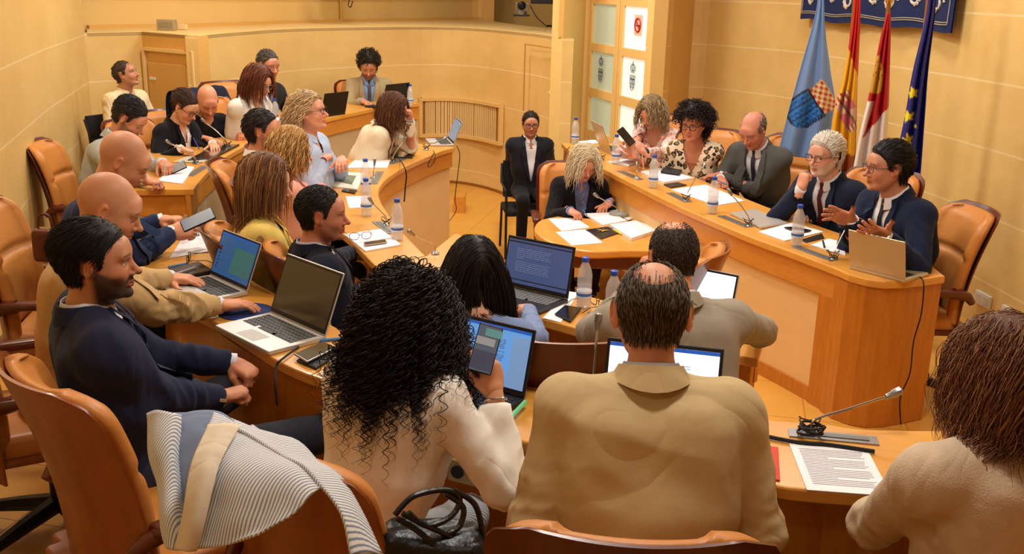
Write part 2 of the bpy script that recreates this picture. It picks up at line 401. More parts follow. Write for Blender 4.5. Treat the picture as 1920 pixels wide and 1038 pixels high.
# ledge top
up = catmull([P(163, 55, ZL)[:2], P(400, 50, ZL)[:2], P(600, 43, ZL)[:2], P(860, 38, ZL)[:2], P(905, 38, ZL)[:2]], 4)
led = MB(); poly = low+[doorface[1]]+[p for p in curve[1:]]+[V(.70, 12.3), V(.1, 13.3)]+up[::-1]
led.prism(poly, ZL-.03, ZL+.006)
struct(led.build('trim_1', mat('ledge top plaster', srgb(240, 208, 140), .5)))
wall_from('wall_back_upper', [up[0]+(up[0]-up[1])*1.5]+up+[V(up[-1][0]+.02, up[-1][1])], ZL-.3, 4.1, WALLP, .12, 1)
m = MB()
a0, a1 = offset_open(up, -.05), offset_open(up, .01)
for zz in ((2.20, 2.26), (1.89, 1.93)): m.prism(a0+a1[::-1], zz[0], zz[1])  # upper strip stands in for a band of shade in a wall recess
struct(m.build('trim_2', WALLT))
pc = D(908, 20, 1890/(kof([up[-1][0], up[-1][1], 2.]) and (c_f@(V(up[-1][0], up[-1][1], 2.)-CC))))
m = MB(); m.box((up[-1][0]+.09, up[-1][1]-.1, 3.0), (.16, .3, 2.3)); struct(m.build('trim_3', WALLT))
wall_from('wall_back_alcove', [V(up[-1][0]+.1, up[-1][1]+.9), V(.95, up[-1][1]+.5)], -.1, 4.1, mat('alcove plaster', srgb(246, 206, 120), .5), .12, 1)
for i, x0 in enumerate((575, 640)):
    q = D(x0, 20, kof([*P(x0, 42, ZL)[:2], 2.1])+.5); m = MB(); m.box((q[0], q[1], 2.4), (.02, .03, 1.0)); struct(m.build('trim_%d' % (4+i), WALLT))
# booth door in the angled side
d0, d1 = doorface; t = nrm(d1-d0); nn = V(t[1], -t[0])
if nn[1] > 0: nn = -nn
L = np.linalg.norm(d1-d0); RD = np.array([[t[0], nn[0], 0], [t[1], nn[1], 0], [0, 0, 1.]])
def onface(s, z, o=0): q = d0+t*(s*L)+nn*o; return V(q[0], q[1], z)
m = MB(); zt = 1.74
m.box(onface(.5, zt, .02), (L*.86, .04, .03), RD); m.box(onface(.06, .8, .02), (.03, .04, 1.9), RD); m.box(onface(.93, .8, .02), (.03, .04, 1.9), RD)
struct(m.build('trim_6', mat('pale door casing', srgb(240, 204, 136), .5)))
m = MB(); m.box(onface(.5, .95, .012), (L*.78, .03, 1.34), RD, bev=.006)
dr = struct(m.build('door_1', mat('ochre door leaf', srgb(214, 168, 92), .5, var=.04)))
m = MB(); m.box(onface(.2, 1.47, .03), (.09, .008, .025), RD); m.build('door_plate', WHITEP, dr)
m = MB(); m.lathe([(.012, -.02), (.022, 0), (.012, .02)], 10, onface(.16, 1.1, .05), rot=rx(rad(90))); m.build('door_handle', CHROME, dr)
# flush hatch with knob in the curved wall
def curvept(px, py, z): q = P(px, py, ZL); return q
h0 = P(990, 63.5, ZL)[:2]; h1 = P(1050, 71.2, ZL)[:2]; th_ = nrm(h1-h0); nh = V(th_[1], -th_[0]); Lh = np.linalg.norm(h1-h0)
RH = np.array([[th_[0], nh[0], 0], [th_[1], nh[1], 0], [0, 0, 1.]])
m = MB()
hm = (h0+h1)/2+nh*.03
for s_, w_, z_, hh in ((-.5, .012, 1.42, .72), (.5, .012, 1.42, .72)): m.box((*(hm+th_*Lh*s_), z_), (w_, .012, hh), RH)
m.box((*hm, 1.78), (Lh, .012, .012), RH)
hp = struct(m.build('door_2', mat('hatch gap', srgb(190, 140, 66), .6)))
m = MB(); m.lathe([(.008, 0), (.022, .02), (.014, .04)], 10, (*(hm+th_*Lh*.42+nh*.03), 1.33), rot=rx(rad(90))); m.build('knob', mat('pale knob', srgb(240, 214, 150), .3), hp)
# radiator grille in the curved wall: many thin slats following the curve
gp = []
for px in np.linspace(792, 938, 42):
    # find curve point whose projected x is px at mid height
    best = min(curve, key=lambda c: abs((960+FPX*((V(c[0], c[1], .9)-CC)@c_r)/((V(c[0], c[1], .9)-CC)@c_f))-px))
    gp.append(px)
dense = [curve[0]+0] ; dense = catmull(curve, 12)
pxs = [960+FPX*((V(c[0], c[1], .9)-CC)@c_r)/((V(c[0], c[1], .9)-CC)@c_f) for c in dense]
def on_curve(px):
    i = int(np.argmin([abs(q-px) for q in pxs])); a = dense[i]; tt = nrm(dense[min(i+1, len(dense)-1)]-dense[max(i-1, 0)]); n_ = V(tt[1], -tt[0]); return a, tt, n_
g = thing('radiator_grille', 'long slatted wooden radiator grille set in the curved ochre wall', 'grille', (*on_curve(865)[0], .6))
zg0, zg1 = .62, 1.02
m = MB(); fr = MB()
for px in gp[1:-1]:
    a, tt, n_ = on_curve(px); c = a+n_*.035; m.box((c[0], c[1], (zg0+zg1)/2), (.014, .03, zg1-zg0), np.array([[tt[0], n_[0], 0], [tt[1], n_[1], 0], [0, 0, 1.]]))
o_ = m.build('slats', mat('grille slat', srgb(238, 206, 140), .5)); o_.parent = g; o_.matrix_parent_inverse.identity(); o_.location = tuple(-np.array(g.location))
band = [on_curve(px)[0]+on_curve(px)[2]*.03 for px in (786, 826, 866, 906, 944)]; bb = catmull(band, 5); b1, b0 = offset_open(bb, -.035), offset_open(bb, .025)
fr.prism(b1+b0[::-1], zg1, zg1+.04); fr.prism(b1+b0[::-1], zg0-.04, zg0)
for px in (786, 944):
    a, tt, n_ = on_curve(px); c = a+n_*.035; fr.box((c[0], c[1], (zg0+zg1)/2), (.04, .05, zg1-zg0+.08), np.array([[tt[0], n_[0], 0], [tt[1], n_[1], 0], [0, 0, 1.]]))
o_ = fr.build('grille_frame', mat('grille frame', srgb(228, 190, 118), .5)); o_.parent = g; o_.location = tuple(-np.array(g.location))
bk = MB(); c0, c1 = offset_open(bb, -.005), offset_open(bb, .02); bk.prism(c0+c1[::-1], zg0, zg1)
o_ = bk.build('grille_backing', mat('grille dark gap', srgb(150, 108, 54), .8)); o_.parent = g; o_.location = tuple(-np.array(g.location))
# skirting along the curve
b1, b0 = offset_open(curve, -.02), offset_open(curve, .01); m = MB(); m.prism(b1+b0[::-1], 0, .03); struct(m.build('baseboard_back', mat('thin brown skirting', srgb(150, 92, 30), .5)))

# glazed door and right hand walls
DA, DB = V(.775, 11.15), V(1.285, 9.62)
dd = nrm(DB-DA); dn = V(dd[1], -dd[0])
if dn[0] > 0: dn = -dn
LD = np.linalg.norm(DB-DA); RDD = np.array([[dd[0], dn[0], 0], [dd[1], dn[1], 0], [0, 0, 1.]])
def ond(s, z, o=0): q = DA+dd*s+dn*o; return V(q[0], q[1], z)
wall_from('wall_back_pier', [curve[-1], DA-dd*.06], -.1, 4.1, WALLP, .12, 1)
m = MB(); m.box((*(curve[-1]+V(-.02, .3)), 3.0), (.05, .6, 2.2)); struct(m.build('trim_7', WALLT))
FR = mat('door frame lacquer', srgb(236, 196, 122), .4)
m = MB(); m.box(ond(-.04, 1.75, 0), (.10, .14, 3.6), RDD); m.box(ond(LD+.03, 1.75, 0), (.08, .14, 3.6), RDD); m.box(ond(LD/2, 3.0, 0), (LD, .14, .12), RDD)
struct(m.build('trim_8', FR))
rows = [(2.32, 2.86), (1.83, 2.23), (1.36, 1.745), (.91, 1.27), (.42, .82)]
GL = [mat('frosted glass dim', srgb(176, 190, 168), .35, emit=srgb(200, 206, 176), estr=.5), mat('frosted glass lit', srgb(226, 236, 228), .35, emit=srgb(240, 250, 244), estr=.85)]  # pane glow stands in for corridor light behind the glass
INK = mat('etched crest', srgb(60, 74, 96), .6)
def crest(b, s, z, w):   # crown over an aqueduct-like shield, thin strokes
    def st(pts, r=.0028): b.tube([ond(s+x*w, z+y*w, .03) for x, y in pts], r*1.1, 4)
    st([(-.5, .35), (-.5, -.5), (-.3, -.9), (0, -1.05), (.3, -.9), (.5, -.5), (.5, .35), (-.5, .35)])
    for x in (-.25, 0, .25): st([(x, .3), (x, -.85)])
    st([(-.5, -.1), (-.38, .05), (-.25, -.1), (-.12, .05), (0, -.1), (.12, .05), (.25, -.1), (.38, .05), (.5, -.1)]); st([(-.5, -.4), (.5, -.4)])
    st([(-.4, .6), (.4, .6)]); st([(-.4, .72), (-.55, 1.1), (-.3, 1.35), (0, 1.42), (.3, 1.35), (.55, 1.1), (.4, .72), (-.4, .72)])
    for x in (-.2, 0, .2): st([(x*.8, .74), (x*1.5, 1.1), (x*.6, 1.36)])
    st([(0, 1.42), (0, 1.62)]); st([(-.08, 1.54), (.08, 1.54)])
for li, (s0, s1) in enumerate(((0.02, LD/2-.01), (LD/2+.01, LD-.02))):
    dl = MB(); w = .085
    dl.box(ond(s0+w/2, 1.62, 0), (w, .05, 2.66), RDD, bev=.006); dl.box(ond(s1-w/2, 1.62, 0), (w, .05, 2.66), RDD, bev=.006)
    prev = 2.95
    for a, b_ in rows: dl.box(ond((s0+s1)/2, (prev+b_)/2, 0), (s1-s0-2*w, .05, prev-b_), RDD, bev=.004); prev = a
    dl.box(ond((s0+s1)/2, (prev+.3)/2, 0), (s1-s0-2*w, .05, prev-.3), RDD)
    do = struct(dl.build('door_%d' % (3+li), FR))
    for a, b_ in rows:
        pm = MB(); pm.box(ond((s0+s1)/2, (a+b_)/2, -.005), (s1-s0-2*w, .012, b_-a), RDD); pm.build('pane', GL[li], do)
    cm = MB(); crest(cm, (s0+s1)/2, 1.545, .105); cm.build('etched_crest', INK, do)
    if li:
        cm = MB(); cm.box(ond((s0+s1)/2+.03, 2.06, .012), (.17, .006, .19), RDD); cm.build('sign_backing', mat('pink sign paper', srgb(238, 200, 180), .7), do)
        cm = MB(); th = np.linspace(0, 2*math.pi, 25); cm.tube([ond((s0+s1)/2+.03+.062*math.cos(q), 2.06+.062*math.sin(q), .02) for q in th], .008, 6)
        cm.tube([ond((s0+s1)/2+.03-.045, 2.06+.045, .02), ond((s0+s1)/2+.03+.045, 2.06-.045, .02)], .008, 6); cm.build('no_smoking_ring', mat('sign red', srgb(196, 40, 30), .5), do)
        cm = MB(); cm.box(ond((s0+s1)/2+.03, 2.055, .018), (.07, .006, .014), RDD); cm.build('cigarette_mark', BLACKP, do)
W1 = D(1258, 100, 194)[:2]; W2 = D(1296, 100, 186)[:2]; W0 = DB+dd*.05
wall_from('wall_right_pier', [W0, W1], -.1, 4.1, WALL, .12, 1)
wall_from('wall_right_pilaster', [W1, W2], -.1, 4.1, mat('pilaster plaster', srgb(214, 170, 96), .5, var=.03), .12, 1)
rwp = [W2]+[P(x, y, 1.867)[:2] for x, y in ((1345, 86), (1505, 100), (1665, 125), (1800, 146), (1920, 167))]
rdir = nrm(rwp[-1]-rwp[-2]); rwp.append(rwp[-1]+rdir*3); rwp.append(V(rwp[-1][0]+1.2, -2.6))
rw = catmull(rwp, 4)
wall_from('wall_right', rw, -.1, 4.1, WALL, .15, 1)
wall_from('wall_near', [V(-1.2-2, -2.6), V(rw[-1][0]+.2, -2.6)], -.1, 4.1, WALLP, .15, -1)
m = MB(); m.box((-.5, 6, -.1), (16, 20, .2)); struct(m.build('floor', TILEW))
m = MB(); m.box((-.5, 6, 4.15), (16, 20, .1)); struct(m.build('ceiling', mat('white ceiling', srgb(240, 232, 214), .8)))

# ---------------------------------------------------------------- desks
presF = catmull([P(*p, TI+.02)[:2] for p in ((1053, 268), (1072, 285), (1100, 300), (1131, 316), (1193, 347), (1285, 392), (1400, 441), (1480, 470), (1568, 503))], 5)
presEnd = [P(*p, TI+.02)[:2] for p in ((1568, 503), (1592, 514), (1627, 523), (1660, 527), (1700, 526), (1735, 522), (1772, 517))]
presB = offset_open(presF, .62)
TP = TI+.02
farL = catmull([P(*p, TO)[:2] for p in ((363, 354), (373, 340), (388, 323), (406, 307), (425, 292), (462, 272))]+[V(-1.99, 8.5), V(-1.80, 9.3)]+[P(*p, TO)[:2] for p in ((689, 205), (720, 199), (787, 193))], 5)
nearF = catmull([P(*p, TO)[:2] for p in ((366, 428), (383, 446), (410, 466), (440, 492), (474, 525), (520, 551))]+[V(-.55, 3.46), V(0, 3.12), V(.40, 2.93)]+[P(*p, TO)[:2] for p in ((1411, 783), (1540, 793), (1656, 805))]+[V(1.7, 2.80), V(2.4, 2.9)], 5)
nearB = catmull([P(*p, TO)[:2] for p in ((255, 494), (277, 508), (316, 556), (416, 610), (528, 679), (636, 720))]+[V(-.3, 2.82)]+[P(*p, TO)[:2] for p in ((918, 812), (1130, 856), (1300, 884), (1437, 901), (1537, 919))]+[V(1.7, 2.30), V(2.4, 2.45)], 5)
inLF = catmull([P(*p, TI)[:2] for p in ((852, 276), (830, 282), (805, 292), (760, 312), (725, 335), (711, 355), (713, 375), (730, 403), (757, 437), (797, 478))], 5)
inNF = catmull([P(797, 478, TI)[:2], V(-.30, 4.80), V(-.06, 4.63), V(.36, 4.38), V(.72, 4.08), P(1431, 638, TI)[:2]], 5)
inNB = catmull([P(706, 500, TI)[:2]+V(.01,-.01), V(-.42, 4.40), P(924, 574, TI)[:2], P(1025, 599, TI)[:2], P(1140, 629, TI)[:2], P(1290, 652, TI)[:2], P(1421, 671, TI)[:2]], 5)

def ribbon(b, pts, d0, d1, z0, z1):
    a, c = offset_open(pts, d0), offset_open(pts, d1); b.prism(a+c[::-1], z0, z1)
def strip_prism(b, pts, d0, d1, z0, z1):   # robust prism along a curve: quad strips
    a, c = offset_open(pts, d0), offset_open(pts, d1); n = len(a)
    vs = [(p[0], p[1], z) for z in (z0, z1) for q in (a, c) for p in q]
    i = lambda z, q, k: z*2*n+q*n+k
    fs = []
    for k in range(n-1):
        fs += [(i(0, 0, k), i(0, 0, k+1), i(1, 0, k+1), i(1, 0, k)), (i(0, 1, k+1), i(0, 1, k), i(1, 1, k), i(1, 1, k+1)),
               (i(1, 0, k), i(1, 0, k+1), i(1, 1, k+1), i(1, 1, k)), (i(0, 0, k+1), i(0, 0, k), i(0, 1, k), i(0, 1, k+1))]
    fs += [(i(0, 0, 0), i(1, 0, 0), i(1, 1, 0), i(0, 1, 0)), (i(0, 0, n-1), i(0, 1, n-1), i(1, 1, n-1), i(1, 0, n-1))]
    b.add(vs, [f[::-1] for f in fs])
def localize(o, root):
    o.parent = root; o.location = tuple(-np.array(root.location)); return o
def desk(name, label, front, back, top, z0, sgn, panelm, apron=(.05, .17), closed=None, wood=BEECH, inset=.05, ends=(1, 1), leg0=1):
    r = thing(name, label, 'desk', (float(front[0][0]), float(front[0][1]), z0))
    b = MB(); poly = closed if closed is not None else list(front)+list(back)[::-1]
    b.prism(poly, top-.042, top, bev=.007); localize(b.build('worktop', wood), r)
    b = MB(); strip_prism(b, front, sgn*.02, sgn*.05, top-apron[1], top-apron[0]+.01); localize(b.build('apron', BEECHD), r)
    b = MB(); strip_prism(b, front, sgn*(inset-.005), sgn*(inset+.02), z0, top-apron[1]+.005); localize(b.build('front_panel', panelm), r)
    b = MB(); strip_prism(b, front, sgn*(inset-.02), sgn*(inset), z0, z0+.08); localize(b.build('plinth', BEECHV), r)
    ws = .35
    for k, on in ((0, ends[0]), (len(front)-1, ends[1])):
        if not on: continue
        i2 = min(range(len(back)), key=lambda q: np.linalg.norm(V(*back[q][:2])-V(*front[k][:2])))
        a = V(*front[k][:2]); c = V(*back[i2][:2]); t_ = nrm(c-a); kk = 1 if k == 0 else -1
        inn = nrm(V(*front[k+kk][:2])-a); a = a+inn*.05+t_*.05; c = c+inn*.05-t_*.03; mid = (a+c)/2
        M_ = np.array([[t_[0], -t_[1], 0], [t_[1], t_[0], 0], [0, 0, 1.]]); ln = np.linalg.norm(c-a)
        b = MB(); b.box((*mid, top-.11), (ln, .05, .125), M_, bev=.005); localize(b.build('end_apron', BEECHD), r)
        c2 = a+t_*ln*.62; mid = (a+c2)/2
        b = MB(); b.box((*mid, (z0+top-.17)/2), (np.linalg.norm(c2-a), .04, top-.17-z0), M_, bev=.005); localize(b.build('end_panel', PANEL), r)
    return r
def lr(front, person):   # sign that offsets from front towards person side
    i = len(front)//2; t_ = nrm(V(*front[i+1][:2])-V(*front[i][:2])); n_ = V(-t_[1], t_[0]); return 1 if n_@(V(*person)-V(*front[i][:2])) > 0 else -1
sP = lr(presF, (1.8, 7.5)); presB = offset_open(presF, sP*.56)
poly = list(presF)+list(presEnd[1:])+[V(*presB[-1])+V(.02, .12)]+[q for q in presB[::-1][2:]]
# far end: round it
rp = desk('presiding_desk', 'long raised curved presiding desk of honey wood with pale front panels', presF, presB, TP, ZI, sP, PANEL, closed=poly, ends=(1, 0))
b = MB(); eb = [V(*presF[-1])]+list(presEnd[1:]); cen = sum(eb)/len(eb)
ei = [cen+(p-cen)*.985+V(.0, .015) for p in eb]; ei = ei+[V(*presB[-1])+V(-.05, .1), V(*presF[-3])+V(.25, .05)]
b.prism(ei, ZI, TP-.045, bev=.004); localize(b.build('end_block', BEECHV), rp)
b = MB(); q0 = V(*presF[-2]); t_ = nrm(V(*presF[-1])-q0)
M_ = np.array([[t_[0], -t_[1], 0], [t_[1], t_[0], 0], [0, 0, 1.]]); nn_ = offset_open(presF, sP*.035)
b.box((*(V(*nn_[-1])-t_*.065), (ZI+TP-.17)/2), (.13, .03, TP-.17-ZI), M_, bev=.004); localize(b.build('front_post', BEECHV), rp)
sI = lr(inLF, (-1.4, 6.5)); inLB = offset_open(inLF, sI*.56)
# inner left desk top runs to the joint with the near curved part
inLB = [q for q in inLB if q[1] > 6.35]; inLB = inLB+catmull([inLB[-1], P(560, 400, TI)[:2], P(635, 432, TI)[:2], P(706, 500, TI)[:2]], 4)[1:]
desk('inner_desk', 'inner curved bench desk of honey wood on the left with pale front panel', inLF, inLB, TI, 0.0, sI, PANEL, ends=(1, 0))
sN = lr(inNF, (.2, 3.5))
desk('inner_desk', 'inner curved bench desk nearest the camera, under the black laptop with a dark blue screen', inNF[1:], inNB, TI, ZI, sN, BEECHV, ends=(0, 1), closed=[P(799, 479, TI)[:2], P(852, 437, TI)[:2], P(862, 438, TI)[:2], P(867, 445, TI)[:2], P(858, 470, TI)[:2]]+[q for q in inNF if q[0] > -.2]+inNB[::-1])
sF = lr(farL, (-3, 7.5)); farB = offset_open(farL, sF*.60)
desk('outer_desk', 'outer curved bench desk along the far left wall with stepped end', farL, farB, TO, ZI, sF, PANELG)
sQ = lr(nearF, (0, 2))
desk('outer_desk', 'outer curved bench desk in the foreground holding the two silver laptops', nearF, nearB, TO, ZI, sQ, PANELG, ends=(1, 0))
# knee board under near outer desk with sockets
b = MB(); strip_prism(b, nearF[8:], sQ*.30, sQ*.33, ZO, TO-.045); tag(b.build('modesty_board', BEECHV), 'brown wooden knee board under the foreground desk', 'board')
# corner slab
# clerk table
ct = catmull([P(1245, 470, .8)[:2], P(1180, 469, .8)[:2], P(1110, 471, .8)[:2], P(1060, 463, .8)[:2], P(1020, 448, .8)[:2], P(1002, 430, .8)[:2], P(1012, 413, .8)[:2], P(1045, 405, .8)[:2]], 5)+[V(1.0, 7.02), V(1.15, 6.9), V(1.24, 6.5)]
r = thing('clerk_table', 'rounded wooden clerk table spread with white papers before the presiding desk', 'table', (.6, 6.6, 0))
b = MB(); b.prism(ct, .75, .80, bev=.01); localize(b.build('table_top', BEECH, smooth=False), r)
b = MB(); b.box((.75, 6.62, .69), (.95, .55, .11), rz(rad(-4)), bev=.01); localize(b.build('apron', MAHOG), r)
for x, y in ((.36, 6.55), (.95, 6.40), (.98, 6.9)):
    b = MB(); b.box((x, y, .34), (.07, .30, .62), rz(rad(-4)), bev=.006); localize(b.build('leg', BEECHV), r)
# platforms
b = MB(); P1 = [V(-.46, 5.1), V(1.3, 5.32)]+[V(*p)+V(.04, .02) for p in presF if p[1] > 5.35][::-1]+[V(.40, 9.1), V(1.2, 9.2), V(2.9, 9), V(5, -2.4), V(-6, -2.4), V(-6, 10.2), V(-2.2, 10.2), V(-1.4, 9.0)]+[V(*p)+V(-.08, 0) for p in inLF if p[1] > 5.2]
b.prism(P1, 0.005, ZI); struct(b.build('floor_inner_platform', TILEW))
b = MB(); of = [V(*p) for p in offset_open(farL, sF*.1)]; nf = [V(*p) for p in offset_open(nearF, sQ*.1)]
P2 = [V(3.3, 2.7)]+nf[::-1]+of+[V(-1.2, 11.3), V(-4.2, 9.9), V(-6, 9), V(-6, -2.4), V(3.3, -2.4)]
b.prism(P2, .01, ZO); struct(b.build('floor_outer_platform', TILE))
b = MB(); q = P(866, 398, 0); b.box((q[0]-.03, q[1]+.1, .09), (.12, .3, .18)); struct(b.build('trim_9', BEECHD))

# ---------------------------------------------------------------- lights
def area(name, loc, size, power, col, rot=(0, 0, 0), sy=None):
    l = bpy.data.lights.new(name, 'AREA'); l.size = size; l.energy = power; l.color = col
    if sy: l.shape = 'RECTANGLE'; l.size_y = sy
    o = bpy.data.objects.new(name, l); o.location = loc; o.rotation_euler = rot; COL.objects.link(o); return o
LC = (1, .965, .90)
lm = mat('ceiling lamp lens', srgb(255, 250, 235), .4, emit=(1, .9, .72, 1), estr=2.5); rim = mat('lamp rim', srgb(220, 214, 200), .4)
k = 0
for x, y, pw in ((-2.2, 1.6, 38), (0.4, 2.6, 70), (2.0, 3.4, 26), (-2.4, 5.0, 66), (0.2, 5.6, 90), (-2.2, 8.2, 95), (.2, 8.6, 95), (2.0, 6.6, 60), (-.9, 10.0, 60), (-1.2, 11.9, 30), (-.4, .3, 14)):  # the rearmost lamp is added to brighten the upper back wall
    area('lamp_light', (x, y, 3.98), .45, pw, LC)
    t0 = thing('ceiling_lamp', 'round recessed ceiling lamp out of the picture above the chamber', 'lamp', (x, y, 4.1), 0, 'recessed ceiling lamps')
    b = MB(); b.lathe([(.30, -.03), (.30, 0)], 24); b.build('lamp_rim', rim, t0)
    b = MB(); b.lathe([(.24, -.045), (.24, -.03)], 24); b.build('lamp_lens', lm, t0)
area('corridor_light', (3.0, 11.5, 2.2), 1.2, 0.01, (1, 1, 1))
w = bpy.data.worlds.new('World'); scene.world = w; w.use_nodes = True
w.node_tree.nodes['Background'].inputs[0].default_value = (1, .85, .65, 1); w.node_tree.nodes['Background'].inputs[1].default_value = .12
cam = bpy.data.cameras.new('camera'); co = bpy.data.objects.new('camera', cam); COL.objects.link(co); scene.camera = co
cam.sensor_width = 36; cam.lens = FPX/1920*36; cam.clip_start = .05
from mathutils import Matrix, Vector
co.matrix_world = Matrix(((c_r[0], c_u[0], -c_f[0], 0), (c_r[1], c_u[1], -c_f[1], 0), (c_r[2], c_u[2], -c_f[2], CAMH), (0, 0, 0, 1)))
scene.view_settings.view_transform = 'Standard'; scene.view_settings.look = 'None'; scene.view_settings.exposure = -.80; scene.view_settings.gamma = 1
scene.view_settings.use_curve_mapping = False
# ---------------------------------------------------------------- office chair (one model, copied)
def make_chair(label, loc, rot, shell=MAHOGL):
    r = thing('office_chair', label, 'chair', loc, rot)
    # bent shell + pad as swept profiles
    def sheet(w0, w1, z0, z1, y0, y1, th, curve, n=14, m=12, top_round=.10, name='', mt=None, bulge=0, crease=None, sidebulge=0, side_sharp=True):
        vs = []; 
        for side in (0, 1):
            for i in range(m+1):
                t = i/m; z = z0+(z1-z0)*t; yc = y0+(y1-y0)*t+.035*math.sin(t*math.pi)
                w = w0+(w1-w0)*t
                if z1-z < top_round: q = 1-(z1-z)/top_round; w = w-top_round*(1-math.sqrt(max(0, 1-q*q)))
                for j in range(n+1):
                    u = -1+2*j/n; x = u*w; y = yc+curve*(u*u)*(w/w0)**2
                    if side:
                        e = (1-abs(u)**6)*min(1, t/.08+.4)*min(1, (1-t)/.10+.25); yy = y+th*(.35+.65*e)+bulge*e*(1-u*u)+sidebulge*math.exp(-((abs(u)-.86)/.1)**2)
                        if crease is not None: yy -= .022*math.exp(-((t-crease)/.03)**2)*(1-abs(u)**8)
                        vs.append((x, yy, z))
                    else: vs.append((x, y, z))
        N = n+1; M = (m+1)*N; fs = []
        for i in range(m):
            for j in range(n):
                a = i*N+j; fs.append((a, a+1, a+N+1, a+N)); a += M; fs.append((a, a+N, a+N+1, a+1))
        for i in range(m):
            a = i*N; fs.append((a, a+N, a+N+M, a+M)); a = i*N+n; fs.append((a, a+M, a+N+M, a+N))
        for j in range(n): fs.append((j, j+M, j+1+M, j+1)); a = m*N+j; fs.append((a, a+1, a+1+M, a+M))
        b = MB(); b.add(vs, fs); return b.build(name, mt, r, smooth=True, angle=50 if side_sharp else 179)
    sheet(.275, .285, .36, 1.045, -.26, -.40, .022, .085, m=22, name='back_shell', mt=shell, top_round=.09)
    sheet(.255, .262, .47, 1.03, -.262, -.372, .05, .075, n=24, m=44, name='back_cushion', mt=LEATHER, top_round=.09, bulge=.012, crease=.60, sidebulge=.03, side_sharp=False)
    b = MB(); b.box((0, 0, .425), (.52, .50, .03), bev=.012); b.box((0, -.25, .40), (.40, .08, .08), bev=.01); b.build('seat_shell', shell, r)
    g = Grid((-.3, -.3, .40), (.3, .3, .52), .012); g.rbox((0, .03, .465), (.21, .195, .012), .035); v, f = g.mesh(); npmesh('seat_cushion', v, f, LEATHER, r)
    for s in (-1, 1):
        b = MB()
        b.box((s*.292, -.02, .655), (.065, .34, .035), bev=.015)
        b.tube([(s*.270, -.235, .60), (s*.288, -.20, .635), (s*.292, -.12, .655)], [.020, .026, .028], 8)
        b.tube([(s*.27, .08, .43), (s*.29, .12, .52), (s*.292, .12, .64)], [.022, .022, .026], 8)
        b.build('armrest', MAHOG, r, smooth=True, angle=60)
    b = MB(); b.lathe([(.03, .10), (.03, .30), (.022, .30), (.022, .40), (.06, .40), (.06, .415)], 14); b.build('gas_column', BLACKP, r)
    for k in range(5):
        a = 2*math.pi*k/5+.3; c, s = math.cos(a), math.sin(a)
        b = MB(); b.tube([(c*.02, s*.02, .125), (c*.16, s*.16, .105), (c*.30, s*.30, .08)], [.034, .028, .020], 6); b.build('base_spoke', BLACKP, r)
        b = MB(); R_ = rz(a+.9)@ry(rad(90)); cc = V(c*.30, s*.30, .032)
        for o in (-.02, .02): b.lathe([(.014, -.010), (.030, -.008), (.030, .008), (.014, .010)], 14, cc+rz(a+.9)@V(o, 0, 0), rot=R_)
        b.tube([(c*.30, s*.30, .04), (c*.30, s*.30, .085)], .012, 6)
        b.build('caster', BLACKR, r, smooth=True)
    return r
chair0 = None
def chair(x, y, z, a, label, shell=None):   # a: facing angle in degrees, 0 = +Y, 90 = +X
    global chair0
    if chair0 is None: chair0 = make_chair(label, (x, y, z), -rad(a)); return chair0
    c = copy_tree(chair0); c.location = (float(x), float(y), float(z)); c.rotation_euler = (0, 0, -rad(a)); c['label'] = label
    if shell:
        for ch in c.children:
            if ch.name.startswith(('back_shell', 'seat_shell')):
                ch.data = ch.data.copy(); ch.data.materials[0] = shell
    return c

# ---------------------------------------------------------------- small things
def M3(a, tilt=0, roll=0): return rz(-rad(a))@rx(rad(tilt))@ry(rad(roll))
def place(o, p, a=0): o.location = tuple(map(float, p)); o.rotation_euler = (0, 0, -rad(a)); return o
BOTM = mat('clear bottle plastic', (.95, .97, 1, 1), .06, trans=.0, spec=.8)
def glassy(name, col, alpha):
    m = bpy.data.materials.new(name); m.use_nodes = True; nt = m.node_tree; b = nt.nodes['Principled BSDF']
    b.inputs['Base Color'].default_value = col; b.inputs['Roughness'].default_value = .08; b.inputs['Alpha'].default_value = alpha; b.inputs['Specular IOR Level'].default_value = .9
    b.inputs['Coat Weight'].default_value = 1; b.inputs['Coat Roughness'].default_value = .03
    return m
BOTM = glassy('clear bottle plastic shell', srgb(226, 226, 226), .38); WATER = glassy('drinking water', srgb(214, 218, 222), .16)
CAPM = mat('blue bottle cap', srgb(36, 84, 190), .35); LABM = mat('bottle label', srgb(216, 224, 236), .5); LABB = mat('bottle label blue', srgb(60, 110, 190), .5)
def make_bottle(label, loc):
    r = thing('water_bottle', label, 'bottle', loc)
    prof = [(.022, 0), (.029, .004), (.031, .012)]
    for i in range(9): z = .016+i*.0125; prof += [(.0315, z), (.0300, z+.006)]
    prof += [(.0315, .132), (.031, .145), (.026, .168), (.017, .188), (.0135, .196), (.0135, .203)]
    b = MB(); b.lathe(prof, 20); b.build('bottle_body', BOTM, r, smooth=True, angle=80)
    b = MB(); b.lathe([(.020, .002), (.029, .006), (.0295, .10), (.0295, .102)], 18); b.build('water', WATER, r, smooth=True)
    b = MB(); b.lathe([(.0322, .048), (.0322, .078)], 20); o = b.build('bottle_label', LABM, r, smooth=True, angle=60)
    b = MB(); b.lathe([(.0326, .057), (.0326, .069)], 20); b.build('label_print', LABB, o)
    b = MB(); b.lathe([(.0150, .200), (.0155, .201), (.0155, .217), (.013, .219)], 16); b.build('cap', CAPM, r, smooth=True, angle=40)
    return r
bot0 = None
def bottle(px, py, z, label, s=1.05):
    global bot0
    p = P(px, py, z); p[2] = z+.001
    if bot0 is None: o = bot0 = make_bottle(label, p)
    else: o = copy_tree(bot0); o['label'] = label
    o.location = tuple(map(float, p)); o['group'] = 'water bottles on the desks'; o.scale = (s, s, s); return o
